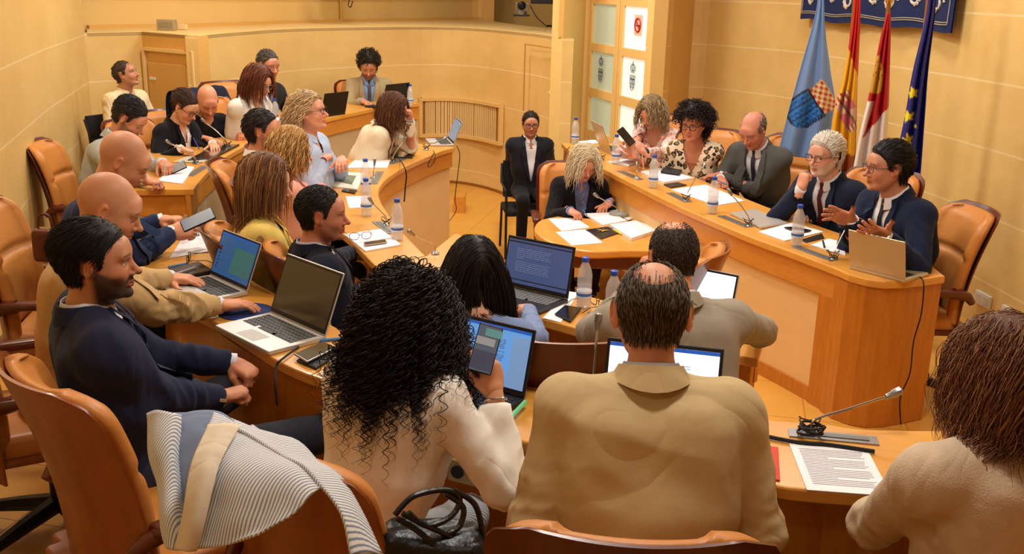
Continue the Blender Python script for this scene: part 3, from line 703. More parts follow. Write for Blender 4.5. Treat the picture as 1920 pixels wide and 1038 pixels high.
def paper(px, z, label, name='paper_sheet', th=.002, m=PAPER, lines=0, lm_=None, cat='paper', group=None, u=None):
    """px: four pixel corners (traced on the desk plane)"""
    pts = [P(x, y, z+th) for x, y in px]; c = sum(pts)/4; r = thing(name, label, cat, (c[0], c[1], z), 0, group)
    q = [p-V(c[0], c[1], z) for p in pts]; b = MB(); vs = [V(p[0], p[1], .001) for p in q]+[V(p[0], p[1], th+.001) for p in q]
    b.add(vs, [(3, 2, 1, 0), (4, 5, 6, 7), (0, 1, 5, 4), (1, 2, 6, 5), (2, 3, 7, 6), (3, 0, 4, 7)]); b.build('sheet', m, r)
    if lines:
        b = MB(); a, bb, cc, d = [V(p[0], p[1], th+.002) for p in q]
        rr = random.Random(int(px[0][0]))
        for i in range(lines):
            t = .1+.8*i/lines; e = .9 if i % 6 != 5 else .45; e *= rr.uniform(.93, 1)
            for (s0, s1) in [(.1, e)]:
                p0 = (a+(d-a)*t)*(1-s0)+(bb+(cc-bb)*t)*s0; p1 = (a+(d-a)*t)*(1-s1)+(bb+(cc-bb)*t)*s1; w_ = nrm(d-a)*.0011
                b.add([p0-w_, p1-w_, p1+w_, p0+w_], [(0, 1, 2, 3)])
        b.build('printed_lines', lm_ or mat('faint print', srgb(150, 150, 160), .8), r)
    return r
def slab_thing(name, label, cat, px, z, th, parts_m, top=None, bev=.003):
    pts = [P(x, y, z+th) for x, y in px]; c = sum(pts)/4; r = thing(name, label, cat, (c[0], c[1], z))
    q = [p[:2]-c[:2] for p in pts]; b = MB(); b.prism(q, .001, th, bev=min(bev, th*.4)); b.build('body' if name != 'smartphone' else 'phone_body', parts_m, r)
    if top:
        b = MB(); b.prism([p*.93 for p in q], th-.0005, th+.0008); b.build('screen' if name != 'notebook' else 'cover', top, r)
    return r
SCRD = mat('dark glossy screen', srgb(14, 15, 18), .12, coat=1); 
def screen_mat(name, c1, e): return mat(name, c1, .2, emit=c1, estr=e)
KEYD = mat('dark keys', srgb(44, 46, 48), .5); SILV = mat('silver laptop shell', srgb(204, 202, 198), .32, .45); DARKL = mat('graphite laptop shell', srgb(38, 40, 44), .4, .2)
ALU = mat('warm aluminium lid', srgb(200, 186, 156), .38, .5)
SB = screen_mat('blue document screen', srgb(84, 140, 204), 1.6); SW = screen_mat('white document screen', srgb(214, 238, 250), 2.4); SN = screen_mat('dim navy screen', srgb(62, 78, 122), 1.0)
SD = screen_mat('dark desktop screen', srgb(46, 84, 136), 1.0); SG = screen_mat('grey page screen', srgb(120, 140, 160), 1.0); BAR = screen_mat('blue title bar', srgb(34, 84, 176), 1.2)
TXT = mat('screen text', srgb(90, 120, 160), .5); TXTW = mat('screen text pale', srgb(150, 170, 200), .5, emit=srgb(150, 170, 200), estr=.5)
GRN = screen_mat('greenish panel', srgb(60, 104, 104), .8)
def laptop(label, fl, fr, br, bl, z, open_deg=110, shell=SILV, scr=SCRD, layout=None, lidh=None, keys=KEYD, wmax=.37):
    """base corners traced on desk plane: front-left, front-right, back-right, back-left as its user sees them"""
    p = [P(x, y, z+.015)[:2] for x, y in (fl, fr, br, bl)]
    cbk = (p[2]+p[3])/2; cfr = (p[0]+p[1])/2; W = (np.linalg.norm(p[1]-p[0])+np.linalg.norm(p[2]-p[3]))/2; Dp = np.linalg.norm(cbk-cfr)
    W = min(W, wmax); Dp = min(Dp, .25); 
    wv = nrm(p[2]-p[3]); yv = V(-wv[1], wv[0]); yv = yv if yv@(cbk-cfr) > 0 else -yv; W = min(wmax, np.linalg.norm(p[2]-p[3])); Dp = max(.2, min(Dp, .24)); ang = math.atan2(-yv[0], yv[1]); c = cbk-yv*Dp/2
    r = thing('laptop', label, 'laptop', (c[0], c[1], z), ang)
    b = MB(); b.box((0, 0, .009), (W, Dp, .016), bev=.004); b.build('base', shell, r)
    b = MB(); kd = Dp*.48
    nr, nc = 6, 15
    for i in range(nr):
        for j in range(nc):
            if i == 0 and 4 <= j <= 8:
                if j == 6: b.box((0, Dp*.40-kd*(nr-.5)/nr-.0, .0178), (W*.30, kd/nr*.8, .002))
                continue
            b.box((-W*.44+W*.88*(j+.5)/nc, Dp*.40-kd*(nr-1-i+.5)/nr, .0178), (W*.88/nc*.82, kd/nr*.78, .002))
    b.build('keyboard', keys, r)
    b = MB(); b.box((0, -Dp*.30, .0172), (W*.32, Dp*.28, .0008)); b.build('touchpad', mat('touchpad', srgb(186, 184, 180), .4) if shell is not DARKL else DARKL, r)
    H_ = lidh or min(Dp*.98, W*.64); R_ = rx(rad(open_deg-90)); o = V(0, Dp/2-.004, .018)
    b = MB(); L_ = lambda x, y, zz: o+rx(-rad(open_deg-90))@V(x, y, zz)
    Rl = rx(-rad(open_deg-90))
    b.box(L_(0, 0, H_/2), (W, .007, H_), Rl, bev=.003); lid = b.build('lid', shell, r)
    b = MB(); b.box(L_(0, -.0042, H_/2), (W*.985, .001, H_*.965), Rl); b.build('bezel', BLACKP, lid)
    b = MB(); b.box(L_(0, -.0052, H_/2+.004), (W*.94, .001, H_*.86), Rl); b.build('screen', scr, lid)
    if layout:
        for nm, mt, rects in layout:
            b = MB()
            for (x0, y0, x1, y1) in rects: b.box(L_((x0+x1)/2*W*.47, -.0060, H_/2+.004+(y0+y1)/2*H_*.43), ((x1-x0)*W*.47, .0006, (y1-y0)*H_*.43), Rl)
            b.build(nm, mt, lid)
    return r
def lines_rects(x0, x1, y0, y1, n, seed=0, h=.018):
    rr = random.Random(seed); out = []
    for i in range(n):
        y = y1-(y1-y0)*i/n
        if i % 7 == 6: continue
        x = x0
        while x < x1-.05:
            w = rr.uniform(.05, .16); out.append((x, y, min(x+w, x1), y+h)); x += w+.025
            if rr.random() < .04: break
    return out
DOC = [('title_bar', BAR, [(-1, .90, 1, 1)]), ('text_lines', TXT, lines_rects(-.35, .45, -.85, .55, 24, 3)), ('page_edge', mat('screen side', srgb(120, 160, 210), .4, emit=srgb(120, 160, 210), estr=.9), [(.6, -1, 1, .78)]), ('page_margin', mat('screen side', srgb(120, 160, 210), .4), [(-1, -1, -.5, .78)])]
DOCW = [('title_bar', BAR, [(-1, .88, 1, 1)]), ('text_lines', TXT, lines_rects(-.2, .5, -.9, .45, 18, 5))]
MAIL = [('side_bar', BAR, [(-1, .93, 1, 1)]), ('list_marks', BLACKP, [(-.86, .3-.17*i, -.80, .36-.17*i) for i in range(7)]), ('mail_pane', GRN, [(-.1, -.75, .95, .5)]), ('text_lines', TXT, lines_rects(-.75, -.2, -.85, .7, 12, 8, .03))]
NAVY = [('title_bar', mat('screen bar', srgb(40, 44, 66), .4), [(-1, .86, 1, .92)]), ('task_bar', mat('screen bar', srgb(40, 44, 66), .4), [(-1, -.85, 1, -.8)]), ('text_lines', TXTW, lines_rects(-.7, .4, -.6, .6, 14, 9, .012))]

def mic(label, base, z, tip, tipz_k=None, coil=True, group='gooseneck microphones on the desks', plate=None, tiph=.20, tipw=None, big=1):
    """base pixel on desk, tip pixel at height tiph above the desk"""
    p = P(*base, z); t = P(*tip, z+tiph); r = thing('microphone', label, 'microphone', (p[0], p[1], z), 0, group)
    v = t-V(p[0], p[1], z)
    b = MB(); b.lathe([(.020, .001), (.022, .004), (.014, .014), (.010, .016)], 14); b.build('mic_base', GREYM, r, smooth=True)
    hz_ = V(v[0], v[1], 0); up_ = V(0, 0, 1)
    pts = catmull([V(0, 0, .012), V(0, 0, .05)+hz_*.04, v*.45+up_*v[2]*.18, v*.8+up_*v[2]*.05, v*.9], 6)
    b = MB(); b.tube(pts, [.0042]*len(pts), 8); b.build('gooseneck', CHROME, r, smooth=True)
    e = nrm(v-pts[-3]); b = MB(); b.tube([v*.9-e*.004, v*.9, v*.9+e*.018, v*.9+e*.022, v*.9+e*.045, v*.9+e*.05], [.0045, .007*big, .0085*big, .0105*big, .0105*big, .006], 10); b.build('mic_head', GREYM, r, smooth=True, angle=35)
    if coil:
        rr = random.Random(int(base[0])); b = MB()
        for q in range(3):
            pp = [V(.016*math.cos(th)*(1+.4*q)+rr.uniform(-.006, .006), .02*math.sin(th)*(1+.3*q)+.012*q, .008+.012*q+.010*math.sin(th*2+q)) for th in np.linspace(0, 6.28, 14)]
            b.tube(pp, .0022, 5)
        b.build('cable_coil', BLACKR, r, smooth=True)
    if plate:
        a, c = P(*plate[0], z), P(*plate[1], z); t_ = nrm((c-a)[:2]); M_ = np.array([[t_[0], -t_[1], 0], [t_[1], t_[0], 0], [0, 0, 1.]]); mid = (a+c)/2-V(p[0], p[1], z)
        b = MB(); b.box((mid[0], mid[1], .0025), (np.linalg.norm(c-a), .055, .005), M_, bev=.001); pl = b.build('socket_plate', GREYM, r)
        b = MB(); b.box((mid[0], mid[1], .006), (np.linalg.norm(c-a)*.8, .022, .003), M_); b.build('plate_cover', mat('plate grey', srgb(120, 122, 122), .4, .5), pl)
    return r
def cable(label, pts, r_=.003, name='cable', cat='cable', m=BLACKR):
    pts = catmull(pts, 6); o = MB().tube(pts, r_, 6).build(name, m, smooth=True); tag(o, label, cat); return o
def glasses_mesh(b, c=(0, 0, 0), R_=None, w=.068, h=.019, r_=.0018, arm=.13, square=.5, spread=0):
    """spectacles: rims in the XZ plane, arms going back along -Y"""
    c = V(*c); R_ = np.eye(3) if R_ is None else R_
    T = lambda x, y, z: c+R_@V(x, y, z)
    for s in (-1, 1):
        ring = []
        for th in np.linspace(0, 2*math.pi, 17):
            cx, sx = math.cos(th), math.sin(th); p = .7
            ring.append(T(s*.033+.0255*math.copysign(abs(cx)**p, cx), -.004*abs(cx), h*math.copysign(abs(sx)**p, sx)))
        b.tube(ring, r_, 6)
        b.tube([T(s*.0585, -.003, .006), T(s*.066, -.01, .006), T(s*(.074+spread), -.09*arm/.13, .006), T(s*(.074+spread), -arm, -.012)], r_*.9, 6)
    b.tube([T(-.009, 0, .004), T(0, .003, .006), T(.009, 0, .004)], r_, 6)
# ---------------------------------------------------------------- people
HEADPOS = lambda h, z: P(h[0], h[1], z)
SKIN = attrmat('skin', .48, .4, .15, 260, sss=.06)
HAIRM = attrmat('hair strands', .55, .3)
def fabric(name, col, rough=.85, bump=.12, bscale=500, sheen=.05, var=.04, wr=.34): return mat(name, col, rough, spec=.2, bump=bump, bscale=bscale, sheen=sheen, var=var, vscale=7, wr=wr)
def lin(c): return np.array(srgb(*c)[:3])

# hands -------------------------------------------------------------
def hand_template(pose, h=.0034):
    g = Grid((-.075, -.05, -.10), (.085, .22, .06), h)
    g.rbox((0, .05, 0), (.026, .028, .004), .010, k=0); g.ell((-.004, .05, .002), (.041, .05, .016), k=.008)
    g.cap((0, -.05, .0), (0, .01, 0), .026, .025, k=.02)
    cur = dict(flat=(12, 18, 10), relax=(28, 40, 24), grip=(48, 62, 35), fist=(74, 84, 50), point=(40, 60, 35), spread=(4, 10, 6), pen=(50, 50, 30))[pose]
    xs = (.029, .010, -.010, -.028); ln = (.070, .078, .072, .057); rs = (.0088, .0090, .0086, .0076)
    for i in range(4):
        c = [q*(1, 1.04, 1.08, 1.12)[i] for q in cur]
        if pose == 'point' and i == 0: c = (6, 8, 5)
        sp = (.05, .01, -.05, -.12)[i]*(3.0 if pose == 'spread' else 1.6 if pose == 'flat' else .6)
        p = V(xs[i], .088-.004*abs(i-1), .002); a = 0
        for f_, q in zip((.46, .30, .24), c):
            a += rad(q); d = V(math.sin(sp)*math.cos(a), math.cos(a)*math.cos(sp), -math.sin(a)); e = p+d*ln[i]*f_
            g.cap(p, e, rs[i], rs[i]*.92, k=.004 if f_ != .46 else .007); p = e
    th = dict(flat=(.75, .62, -.15), relax=(.55, .75, -.4), grip=(.28, .75, -.6), fist=(-.15, .70, -.7), point=(.3, .7, -.65), spread=(.95, .35, -.1), pen=(.05, .85, -.6))[pose]
    t = nrm(V(*th)); b0 = V(.022, .012, -.006); b1 = b0+nrm(V(.7, .75, -.25)+t*.4)*.040
    g.cap(b0, b1, .017, .013, k=.012); t2 = nrm(t+V(-.15, .3, -.05)); b2 = b1+t*.032; g.cap(b1, b2, .0115, .0105, k=.006); g.cap(b2, b2+t2*.026, .0105, .0085, k=.004)
    return g.mesh()
HT = {}
def hand_mesh(pose, W, d, n, side, s):
    if pose not in HT: HT[pose] = hand_template(pose)
    v, f = HT[pose]; v = v.copy(); y = nrm(d); n = nrm(n-y*(n@y)); x = np.cross(y, n)
    if side == 'R': v[:, 0] *= -1; f = f[:, ::-1]
    return W+(v*s)@np.stack([x, y, n]), f

# head ----------------------------------------------------------------
def head_sdf(g, H, M, s, fem, o):
    T = lambda x, y, z: H+M@(V(x, y, z)*s)
    E = lambda c, r, k=.02, op='u', R2=None: g.ell(T(*c), V(*r)*s, M if R2 is None else M@R2, k*s, op)
    Cp = lambda a, b, ra, rb=None, k=.02, op='u': g.cap(T(*a), T(*b), ra*s, (rb if rb is not None else ra)*s, k*s, op)
    j = .92 if fem else 1.0; fat = o.get('fat', 0)
    E((0, -.018, .030), (.075, .096, .092)); E((0, .030, -.010), (.064, .062, .085), .03); E((0, .028, -.045), (.054*j+fat, .056, .060), .03)
    for q in (-1, 1):
        Cp((q*.052*j, -.002, -.035), (q*.030*j, .058, -.088), .017, .014, .03); E((q*.036, .062, -.028), (.024+fat*.6, .022, .026), .02)
        E((q*.030, .079, .025), (.020, .009, .007), .016)              # brow
    E((0, .082, -.094), (.021*j, .016, .015), .02)                     # chin
    E((0, .076, .040), (.042, .014, .030), .03)
    for q in (-1, 1):
        E((q*.031, .094, .004), (.018, .014, .011), .010, 's'); E((q*.031, .073, .003), (.0145, .0145, .0125), .004)
        Cp((q*.018, .0865, .0095), (q*.044, .080, .0085), .0035, .003, .004)   # lid
    Cp((0, .086, .012), (0, .110, -.024), .0070, .0100, .010); E((0, .115, -.028), (.0105, .011, .0095), .008)
    for q in (-1, 1): E((q*.0125, .098, -.033), (.0075, .009, .007), .006)
    Cp((0, .088, -.042), (0, .090, -.050), .008, .008, .012)
    Cp((-.019, .0865, -.0575), (0, .0955, -.0555), .0042, .0055, .006); Cp((.019, .0865, -.0575), (0, .0955, -.0555), .0042, .0055, .006)
    Cp((-.016, .087, -.0665), (0, .0935, -.0675), .0045, .0062, .005); Cp((.016, .087, -.0665), (0, .0935, -.0675), .0045, .0062, .005)
    Cp((-.021, .092, -.0618), (.021, .092, -.0618), .0016, .0016, .003, 's')
    for q in (-1, 1):
        R2 = rz(q*-.45)@rx(-.15)
        ek = o.get('ear', 1.0)
        E((q*(.080+.006*(ek-1)*5), -.008, .000), (.0070*ek, .018*ek, .031*ek), .006, 'u', R2); E((q*(.085+.006*(ek-1)*5), -.004, .003), (.004, .010, .018), .005, 's', R2); E((q*.074, .002, -.024), (.007, .009, .010), .006)
def hair_line(q, kind, hl=0):
    y, z, x = q[:, 1], q[:, 2], q[:, 0]
    z0 = np.interp(y, [-.12, -.03, -.022, -.014, .010, .016, .030, .040, .062, .085, .12], [-.070, -.062, -.03, .030, .032, -.006, .0, .040, .070+hl, .083+hl, .10+hl])
    m = z-z0
    ax = np.abs(x)
    if kind in ('bald', 'fringe'):
        m = np.minimum(m, .012-z+np.interp(y, [-.12, -.05, .02, .06], [.052, .062, .040, .018]) if kind == 'fringe' else -1)
    if kind == 'recede':    # high temples and thin top
        m = np.minimum(m, np.interp(y, [.0, .03, .09], [.2, .03, -.05])+np.where(ax < .022, .0, 0))
    if kind == 'crown':     # bald patch on top and back of the crown
        d = np.sqrt((x/.052)**2+((y+.062)/.070)**2+((z-.118)/.062)**2)-1; m = np.minimum(m, d*.05)
    if kind == 'crownbig':
        d = np.sqrt((x/.062)**2+((y+.010)/.090)**2+((z-.13)/.080)**2)-1; m = np.minimum(m, d*.05)
    return m
def skin_colors(q, base, haircol, o):
    n = len(q); c = np.tile(base, (n, 1)); x, y, z = q.T; ax = np.abs(x); front = y > .055
    def mixin(mask, col, a): nonlocal c; w = (np.clip(mask, 0, 1)*a)[:, None]; c = c*(1-w)+np.array(col)*w
    sm = lambda d, w=.004: np.clip(.5-d/w, 0, 1)
    red = base*np.array([1.08, .72, .66])
    mixin(np.exp(-((ax-.042)**2+(z+.028)**2)/.0006)*front, red, .45)
    mixin(np.exp(-((z+.028)**2+x*x)/.0002)*(y > .09), red, .4); mixin(sm(np.where(ax > .073, -1, 1)*.01), red, .35)
    lip = np.sqrt((x/.024)**2+((z+.0615)/.0105)**2)-1
    mixin(sm(lip, .5)*(y > .07), np.array([.42, .12, .10]) if o.get('fem') else base*np.array([.85, .55, .5]), .8)
    mixin(sm(np.abs(z+.0618)-.0012, .002)*(ax < .023)*(y > .075), (.08, .02, .02), .8)
    stb = o.get('beard', 0)
    if stb:
        jaw = np.clip((-.024-z+np.clip(.05-y, 0, .1)*.5)/.014, 0, 1)*np.clip((y-(-.012))/.02, 0, 1)
        mou = sm(np.sqrt((x/.034)**2+((z+.046)/.012)**2)-1, .6)*(y > .06)
        nl = 1-sm(lip, .5); chk = np.clip((.025+(-z-.03)*1.2-np.abs(ax-.0)*.0), 0, 1)
        mixin(np.maximum(jaw*(1-np.exp(-((ax-.036)**2+(z+.03)**2)/.0003)), mou)*nl*(z < -.004)*(z > -.130), haircol*np.array(1.0), stb)
    mixin(sm(np.maximum(np.abs(z-.0275-.002*np.sin(ax*60))-.0032, np.abs(ax-.032)-.019), .004)*front, haircol*.8+.005, .8)
    if o.get('eyes', 'open') == 'open':
        e = np.sqrt(((ax-.031)/.0135)**2+((z-.003)/.0052)**2)-1; mixin(sm(e, .35)*front, (.75, .72, .68), .9)
        gz = o.get('gaze', 0)*.006; e = np.sqrt((x-np.sign(x)*.031-gz)**2+(z-.003)**2)-.0058; mixin(sm(e, .003)*front, (.03, .018, .012), 1)
        mixin(sm(np.maximum(np.abs(z-.0095)-.0016, np.abs(ax-.031)-.015), .003)*front, (.03, .02, .02), .75)
    else: mixin(sm(np.maximum(np.abs(z+.004)-.0016, np.abs(ax-.031)-.015), .004)*front, (.04, .025, .02), .85)
    sh = o.get('shave', 0)
    if sh: mixin(np.clip(hair_line(q, 'full')/.012, 0, 1), haircol*.6+base*.4, sh)
    return c

def strands(person, n, length, width, haircol, style, v, nr, q, M, H, s, colliders):
    """v,nr: root candidates; returns mesh arrays"""
    if len(v) == 0: return None
    rs = np.random.default_rng(style.get('seed', 3)); idx = rs.integers(0, len(v), n)
    p = v[idx]+rs.normal(0, .0015, (n, 3)); nn = nr[idx]; qq = q[idx]; g = V(0, 0, -1)
    steps = style.get('steps', 8); Ls = length*(1+rs.normal(0, style.get('lvar', .12), n))*np.clip(style.get('lfun', lambda a: np.ones(len(a)))(qq), .05, 3)
    seg = Ls/(steps-1)
    cv = np.array(style.get('comb', (0, -1, -.3)), float); comb = np.tile(cv, (n, 1))
    if style.get('part') is not None: comb[:, 0] += np.sign(qq[:, 0]-style['part'])*style.get('spread', 1.0)
    if style.get('radial'): comb = comb+np.stack([qq[:, 0], qq[:, 1]+.03, np.zeros(n)], 1)*style['radial']/.08
    low = np.clip((.035-qq[:, 2])/.03, 0, 1)*np.clip((-.0-qq[:, 1])/.02, 0, 1); comb = comb*(1-low[:, None]*.8)+np.array([0, 0, -1.])*low[:, None]
    comb = comb@M.T; comb -= nn*(comb*nn).sum(1, keepdims=True)*.8; comb /= np.linalg.norm(comb, axis=1, keepdims=True)+1e-9
    lift = style.get('lift', .35); d = comb+nn*lift+rs.normal(0, style.get('mess', .12), (n, 3)); d /= np.linalg.norm(d, axis=1, keepdims=True)
    gv = style.get('grav', .0); path = [p.copy()]; off = style.get('layer', .004)*rs.random(n)
    inw = style.get('inward', 0)
    for i in range(steps-1):
        t = i/steps; tgt = comb*(1-gv)+g*gv+rs.normal(0, style.get('mess', .12)*.5, (n, 3))
        if inw and t > .5:
            cen = H+M@V(0, -.02, 0); tgt = tgt+(cen-p)*np.array([1, 1, 0])*inw*(t-.5)*8
        d = d*(1-style.get('bend', .35))+tgt*style.get('bend', .35); d /= np.linalg.norm(d, axis=1, keepdims=True)+1e-9
        p = p+d*seg[:, None]
        for c_, R_, r_ in colliders:
            r2 = r_+.004+off[:, None]; w = ((p-c_)@R_)/r2; l = np.linalg.norm(w, axis=1); m = l < 1
            w[m] /= l[m, None]+1e-6; p = np.where(m[:, None], c_+(w*r2)@R_.T, p)
        path.append(p.copy())
    path = np.stack(path, 1)
    ca = style.get('curl', 0)
    if ca:
        K = style.get('curlpts', 70); tt = np.linspace(0, 1, K); src = np.linspace(0, 1, steps)
        new = np.empty((n, K, 3))
        for k_ in range(3):
            for i in range(n): new[i, :, k_] = np.interp(tt, src, path[i, :, k_])
        tan = np.gradient(new, axis=1); tan /= np.linalg.norm(tan, axis=2, keepdims=True)+1e-9
        a_ = np.cross(tan, V(.3, .9, .1)); a_ /= np.linalg.norm(a_, axis=2, keepdims=True)+1e-9; b_ = np.cross(tan, a_)
        ph = rs.uniform(0, 6.28, n)[:, None]+tt[None]*(Ls/style.get('wave', .03))[:, None]*6.28*rs.uniform(.8, 1.25, n)[:, None]
        amp = ca*rs.uniform(.6, 1.3, n)[:, None]*np.clip(tt/.12, 0, 1)[None]
        path = new+a_*(np.cos(ph)*amp)[..., None]+b_*(np.sin(ph)*amp)[..., None]; steps = K
    N_, S_ = path.shape[:2]
    tan = np.gradient(path, axis=1); tan /= np.linalg.norm(tan, axis=2, keepdims=True)+1e-9
    a_ = np.cross(tan, rs.normal(0, 1, (N_, 1, 3))); a_ /= np.linalg.norm(a_, axis=2, keepdims=True)+1e-9; b_ = np.cross(tan, a_)
    wt = width*np.interp(np.linspace(0, 1, S_), [0, .15, .7, 1], [.7, 1, .9, .15])
    ring = [path+wt[None, :, None]*(a_*math.cos(th)+b_*math.sin(th)) for th in (0, 2.094, 4.189)]
    vs = np.stack(ring, 2).reshape(-1, 3)
    base = (np.arange(N_)*S_*3)[:, None, None]+(np.arange(S_-1)*3)[None, :, None]; j = np.arange(3)[None, None]; j2 = (j+1) % 3
    fs = np.stack([base+j, base+j2, base+3+j2, base+3+j], -1).reshape(-1, 4)
    cc = np.array(haircol)[None]*np.exp(rs.normal(0, style.get('cvar', .25), (N_, 1)))
    c2 = style.get('streak')
    if c2 is not None: w = (rs.random(N_) < style.get('streakp', .3))[:, None]; cc = np.where(w, np.array(c2)*np.exp(rs.normal(0, .15, (N_, 1))), cc)
    col = np.repeat(np.clip(cc, 0, 1), S_*3, 0)
    return vs, fs, col

def make_person(label, head, fl, a, lean=8, side=0, twist=0, hy=0, hp=0, hr=0, s=1.0, fem=False, skin=(205, 150, 118), hair=None, hcol=(30, 22, 18),
                top='jacket', tcol=None, scol=(232, 232, 236), tie=None, V0=.26, Vs=.06, L=None, R=None, belly=0, glasses=None, face=None, legs=None, seat=.47,
                sleeve=1.0, collar=True, near=0, extra=None, cuffs=True, lapel=True, neckk=1.0, bw=1.0, nkw=1.0, pants=(26, 28, 38), hem=None, knee=.36):
    o = dict(face or {}); o['fem'] = fem; u_t, u_s = rad(lean), rad(side)
    U_ = V(math.sin(u_s), math.sin(u_t)*math.cos(u_s), math.cos(u_t)*math.cos(u_s))
    Rt = rz(-rad(twist))@V(1, 0, 0); Rt = nrm(Rt-U_*(Rt@U_)); Ft = np.cross(U_, Rt)
    pel = V(0, 0, (seat+.095*s)); C7 = pel+U_*.50*s; wS = (.152 if fem else .172)*s*bw
    M = rz(-rad(hy))@rx(-rad(hp))@ry(rad(hr)); hs = s*.985 if fem else s*1.0
    nd = nrm(U_*.5+(rz(-rad(hy))@V(0, .28+.55*math.sin(rad(max(hp, -20))), 0))*1.0+V(0, 0, .75)); H = C7+nd*.168*s*neckk
    Rw = rz(-rad(a)); zc = fl+H[2]; Hw = HEADPOS(head, zc); loc = Hw-Rw@H; loc[2] = fl
    r = thing('person', label, 'person', loc, -rad(a)); inv = lambda w: Rw.T@(np.array(w)-loc)
    T = lambda x, y, z: C7+Rt*x*s+Ft*y*s+U_*z*s
    k_ = kof(Hw); hf = .0036 if k_ > 440 else .0046 if k_ > 270 else .0058; hb = .009 if k_ > 440 else .012 if k_ > 270 else .015
    SL, SR = T(-wS/s, 0, -.055), T(wS/s, 0, -.055)
    arms = {}
    for nm, S_, sg, spec in (('L', SL, -1, L), ('R', SR, 1, R)):
        spec = dict(spec or {}); tgt = spec.get('p'); l1, l2 = .285*s, .255*s
        hd = spec.get('d'); pose = spec.get('pose', 'relax'); dn = spec.get('n')
        if tgt is None: tgt = V(sg*.10, .34, pel[2]+.10)*1.0; hd_l = V(-sg*.4, .8, -.3); 
        else:
            tgt = inv(tgt); hd_l = Rw.T@V(*hd) if hd is not None else nrm(V(*(tgt-S_)[:2], 0)+V(-sg*.25, .1, -.10))
        if tgt is not None and hd is None and spec.get('p') is None: pass
        hd_l = nrm(hd_l); W = tgt-hd_l*.075*s; v_ = W-S_; Dm = np.linalg.norm(v_)
        if Dm > (l1+l2)*.985: q_ = Dm/((l1+l2)*.985); l1 *= q_; l2 *= q_
        pole = V(*spec.get('pole', (sg*.55, -.25, -.8))); e_ = v_/Dm; pole = nrm(pole-e_*(pole@e_))
        x_ = (l1*l1-l2*l2+Dm*Dm)/(2*Dm); h_ = math.sqrt(max(l1*l1-x_*x_, 1e-5)); E_ = S_+e_*x_+pole*h_
        nl = Rw.T@V(*dn) if dn is not None else V(0, 0, 1)
        arms[nm] = (S_, E_, W, hd_l, nl, pose, spec)
    # legs
    kn = {}
    for nm, sg in (('L', -1), ('R', 1)):
        hip = V(sg*.085*s, .0, pel[2]-.01); lk = (legs or {}).get(nm)
        K_ = inv(lk[0]) if lk else V(sg*.11*s, knee*s, seat+.045*s); A_ = inv(lk[1]) if lk else V(sg*.10*s, (knee-.14)*s, .09)
        kn[nm] = (hip, K_, A_)
    def torso(g, inf, k=.06, down=True):
        f_ = (.93 if fem else 1.06)*(.6+.4*bw)
        bwx = (.6+.4*bw); g.rbox(T(0, -.002, -.185), V((.088 if fem else .108)*bw, .036, .085)*s, .066*s+inf, np.stack([Rt, Ft, U_], 1), .03)
        g.ell(T(0, .012+belly*.4, -.33), V(.142*f_+belly*.4, .105+belly, .15)*s+inf, np.stack([Rt, Ft, U_], 1), .06)
        if down: g.ell(pel+V(0, -.01, -.015), V(.172, .130, .115)*s+inf, None, .06)
        g.cap(SL+Rt*.02, SR-Rt*.02, .050*s+inf, k=.05)
        for S_ in (SL, SR): g.ell(S_, V(.046, .052, .048)*s+inf, None, .05)
        for sg in (-1, 1): g.cap(T(0, -.012, .010), T(sg*.15*bw, -.006, -.045), .040*s+inf*.8, .036*s+inf*.8, k=.04)
        for sg in (-1, 1): g.ell(T(sg*.075*bw, -.045, -.16), V(.07, .045, .10)*s+inf, None, .05)
        if fem: 
            for sg in (-1, 1): g.ell(T(sg*.070, .085, -.205), V(.060, .052, .058)*s+inf, None, .05)
    def bounds(pts, m): pts = np.array(pts); return pts.min(0)-m, pts.max(0)+m
    # --- body: head, neck and chest fine, the rest coarse, hands from posed templates
    nb = T(0, -.012, -.01)
    lo, hi = bounds([H, T(.12, .08, -.17), T(-.12, -.05, -.12)], .13*s)
    lo2 = np.minimum(lo, H-.145*s); hi2 = np.maximum(H+.155*s, [max(T(.1, 0, 0)[0], H[0]+.1), H[1]+.14, 0]); lo2[2] = T(0, 0, -.16)[2]
    lo2[:2] = np.minimum(H[:2]-.135*s, T(0, 0, 0)[:2]-.13*s); hi2[:2] = np.maximum(H[:2]+.135*s, T(0, 0, 0)[:2]+.14*s)
    g = Grid(lo2, hi2, hf)
    g.cap(nb, H+M@V(0, -.028, -.05)*hs, (.047 if fem else .055)*s*nkw, (.043 if fem else .051)*s*nkw, k=.03)
    g.cap(T(0, .04, -.05), H+M@V(0, .0, -.075)*hs, .030*s, .036*s, k=.03)
    g.ell(T(0, .0, -.16), V(.150, .100, .165)*s, np.stack([Rt, Ft, U_], 1), .04); g.cap(T(-.14, 0, -.06), T(.14, 0, -.06), .040*s, k=.04)
    for sg in (-1, 1): g.cap(T(0, -.012, .012), T(sg*.13, -.008, -.05), .034*s, .03*s, k=.05)
    head_sdf(g, H, M, hs, fem, o)
    v, f = g.mesh(); keepz = v[:, 2] > lo2[2]+hf*1.5; v, f, _ = submesh(v, f, keepz)
    vn0 = vn = vnormals(v, f); q = (v-H)@M/hs
    bc = lin(skin); hc = lin(hcol); cols = skin_colors(q, bc, hc, o); far = np.linalg.norm(q, axis=1) > .17; cols[far] = bc
    Vv, Ff, Cc = [v], [f], [cols]; nv = len(v)
    pts = [pel, C7, SL, SR]+[x for q_ in arms.values() for x in q_[:3]]+[x for q_ in kn.values() for x in q_]
    lo, hi = bounds(pts, .16); g = Grid(lo, hi, .016); torso(g, -.010)
    for S_, E_, W, *_r in arms.values(): g.cap(S_, E_, .045*s, .038*s, k=.02); g.cap(E_, W, .038*s, .025*s, k=.02)
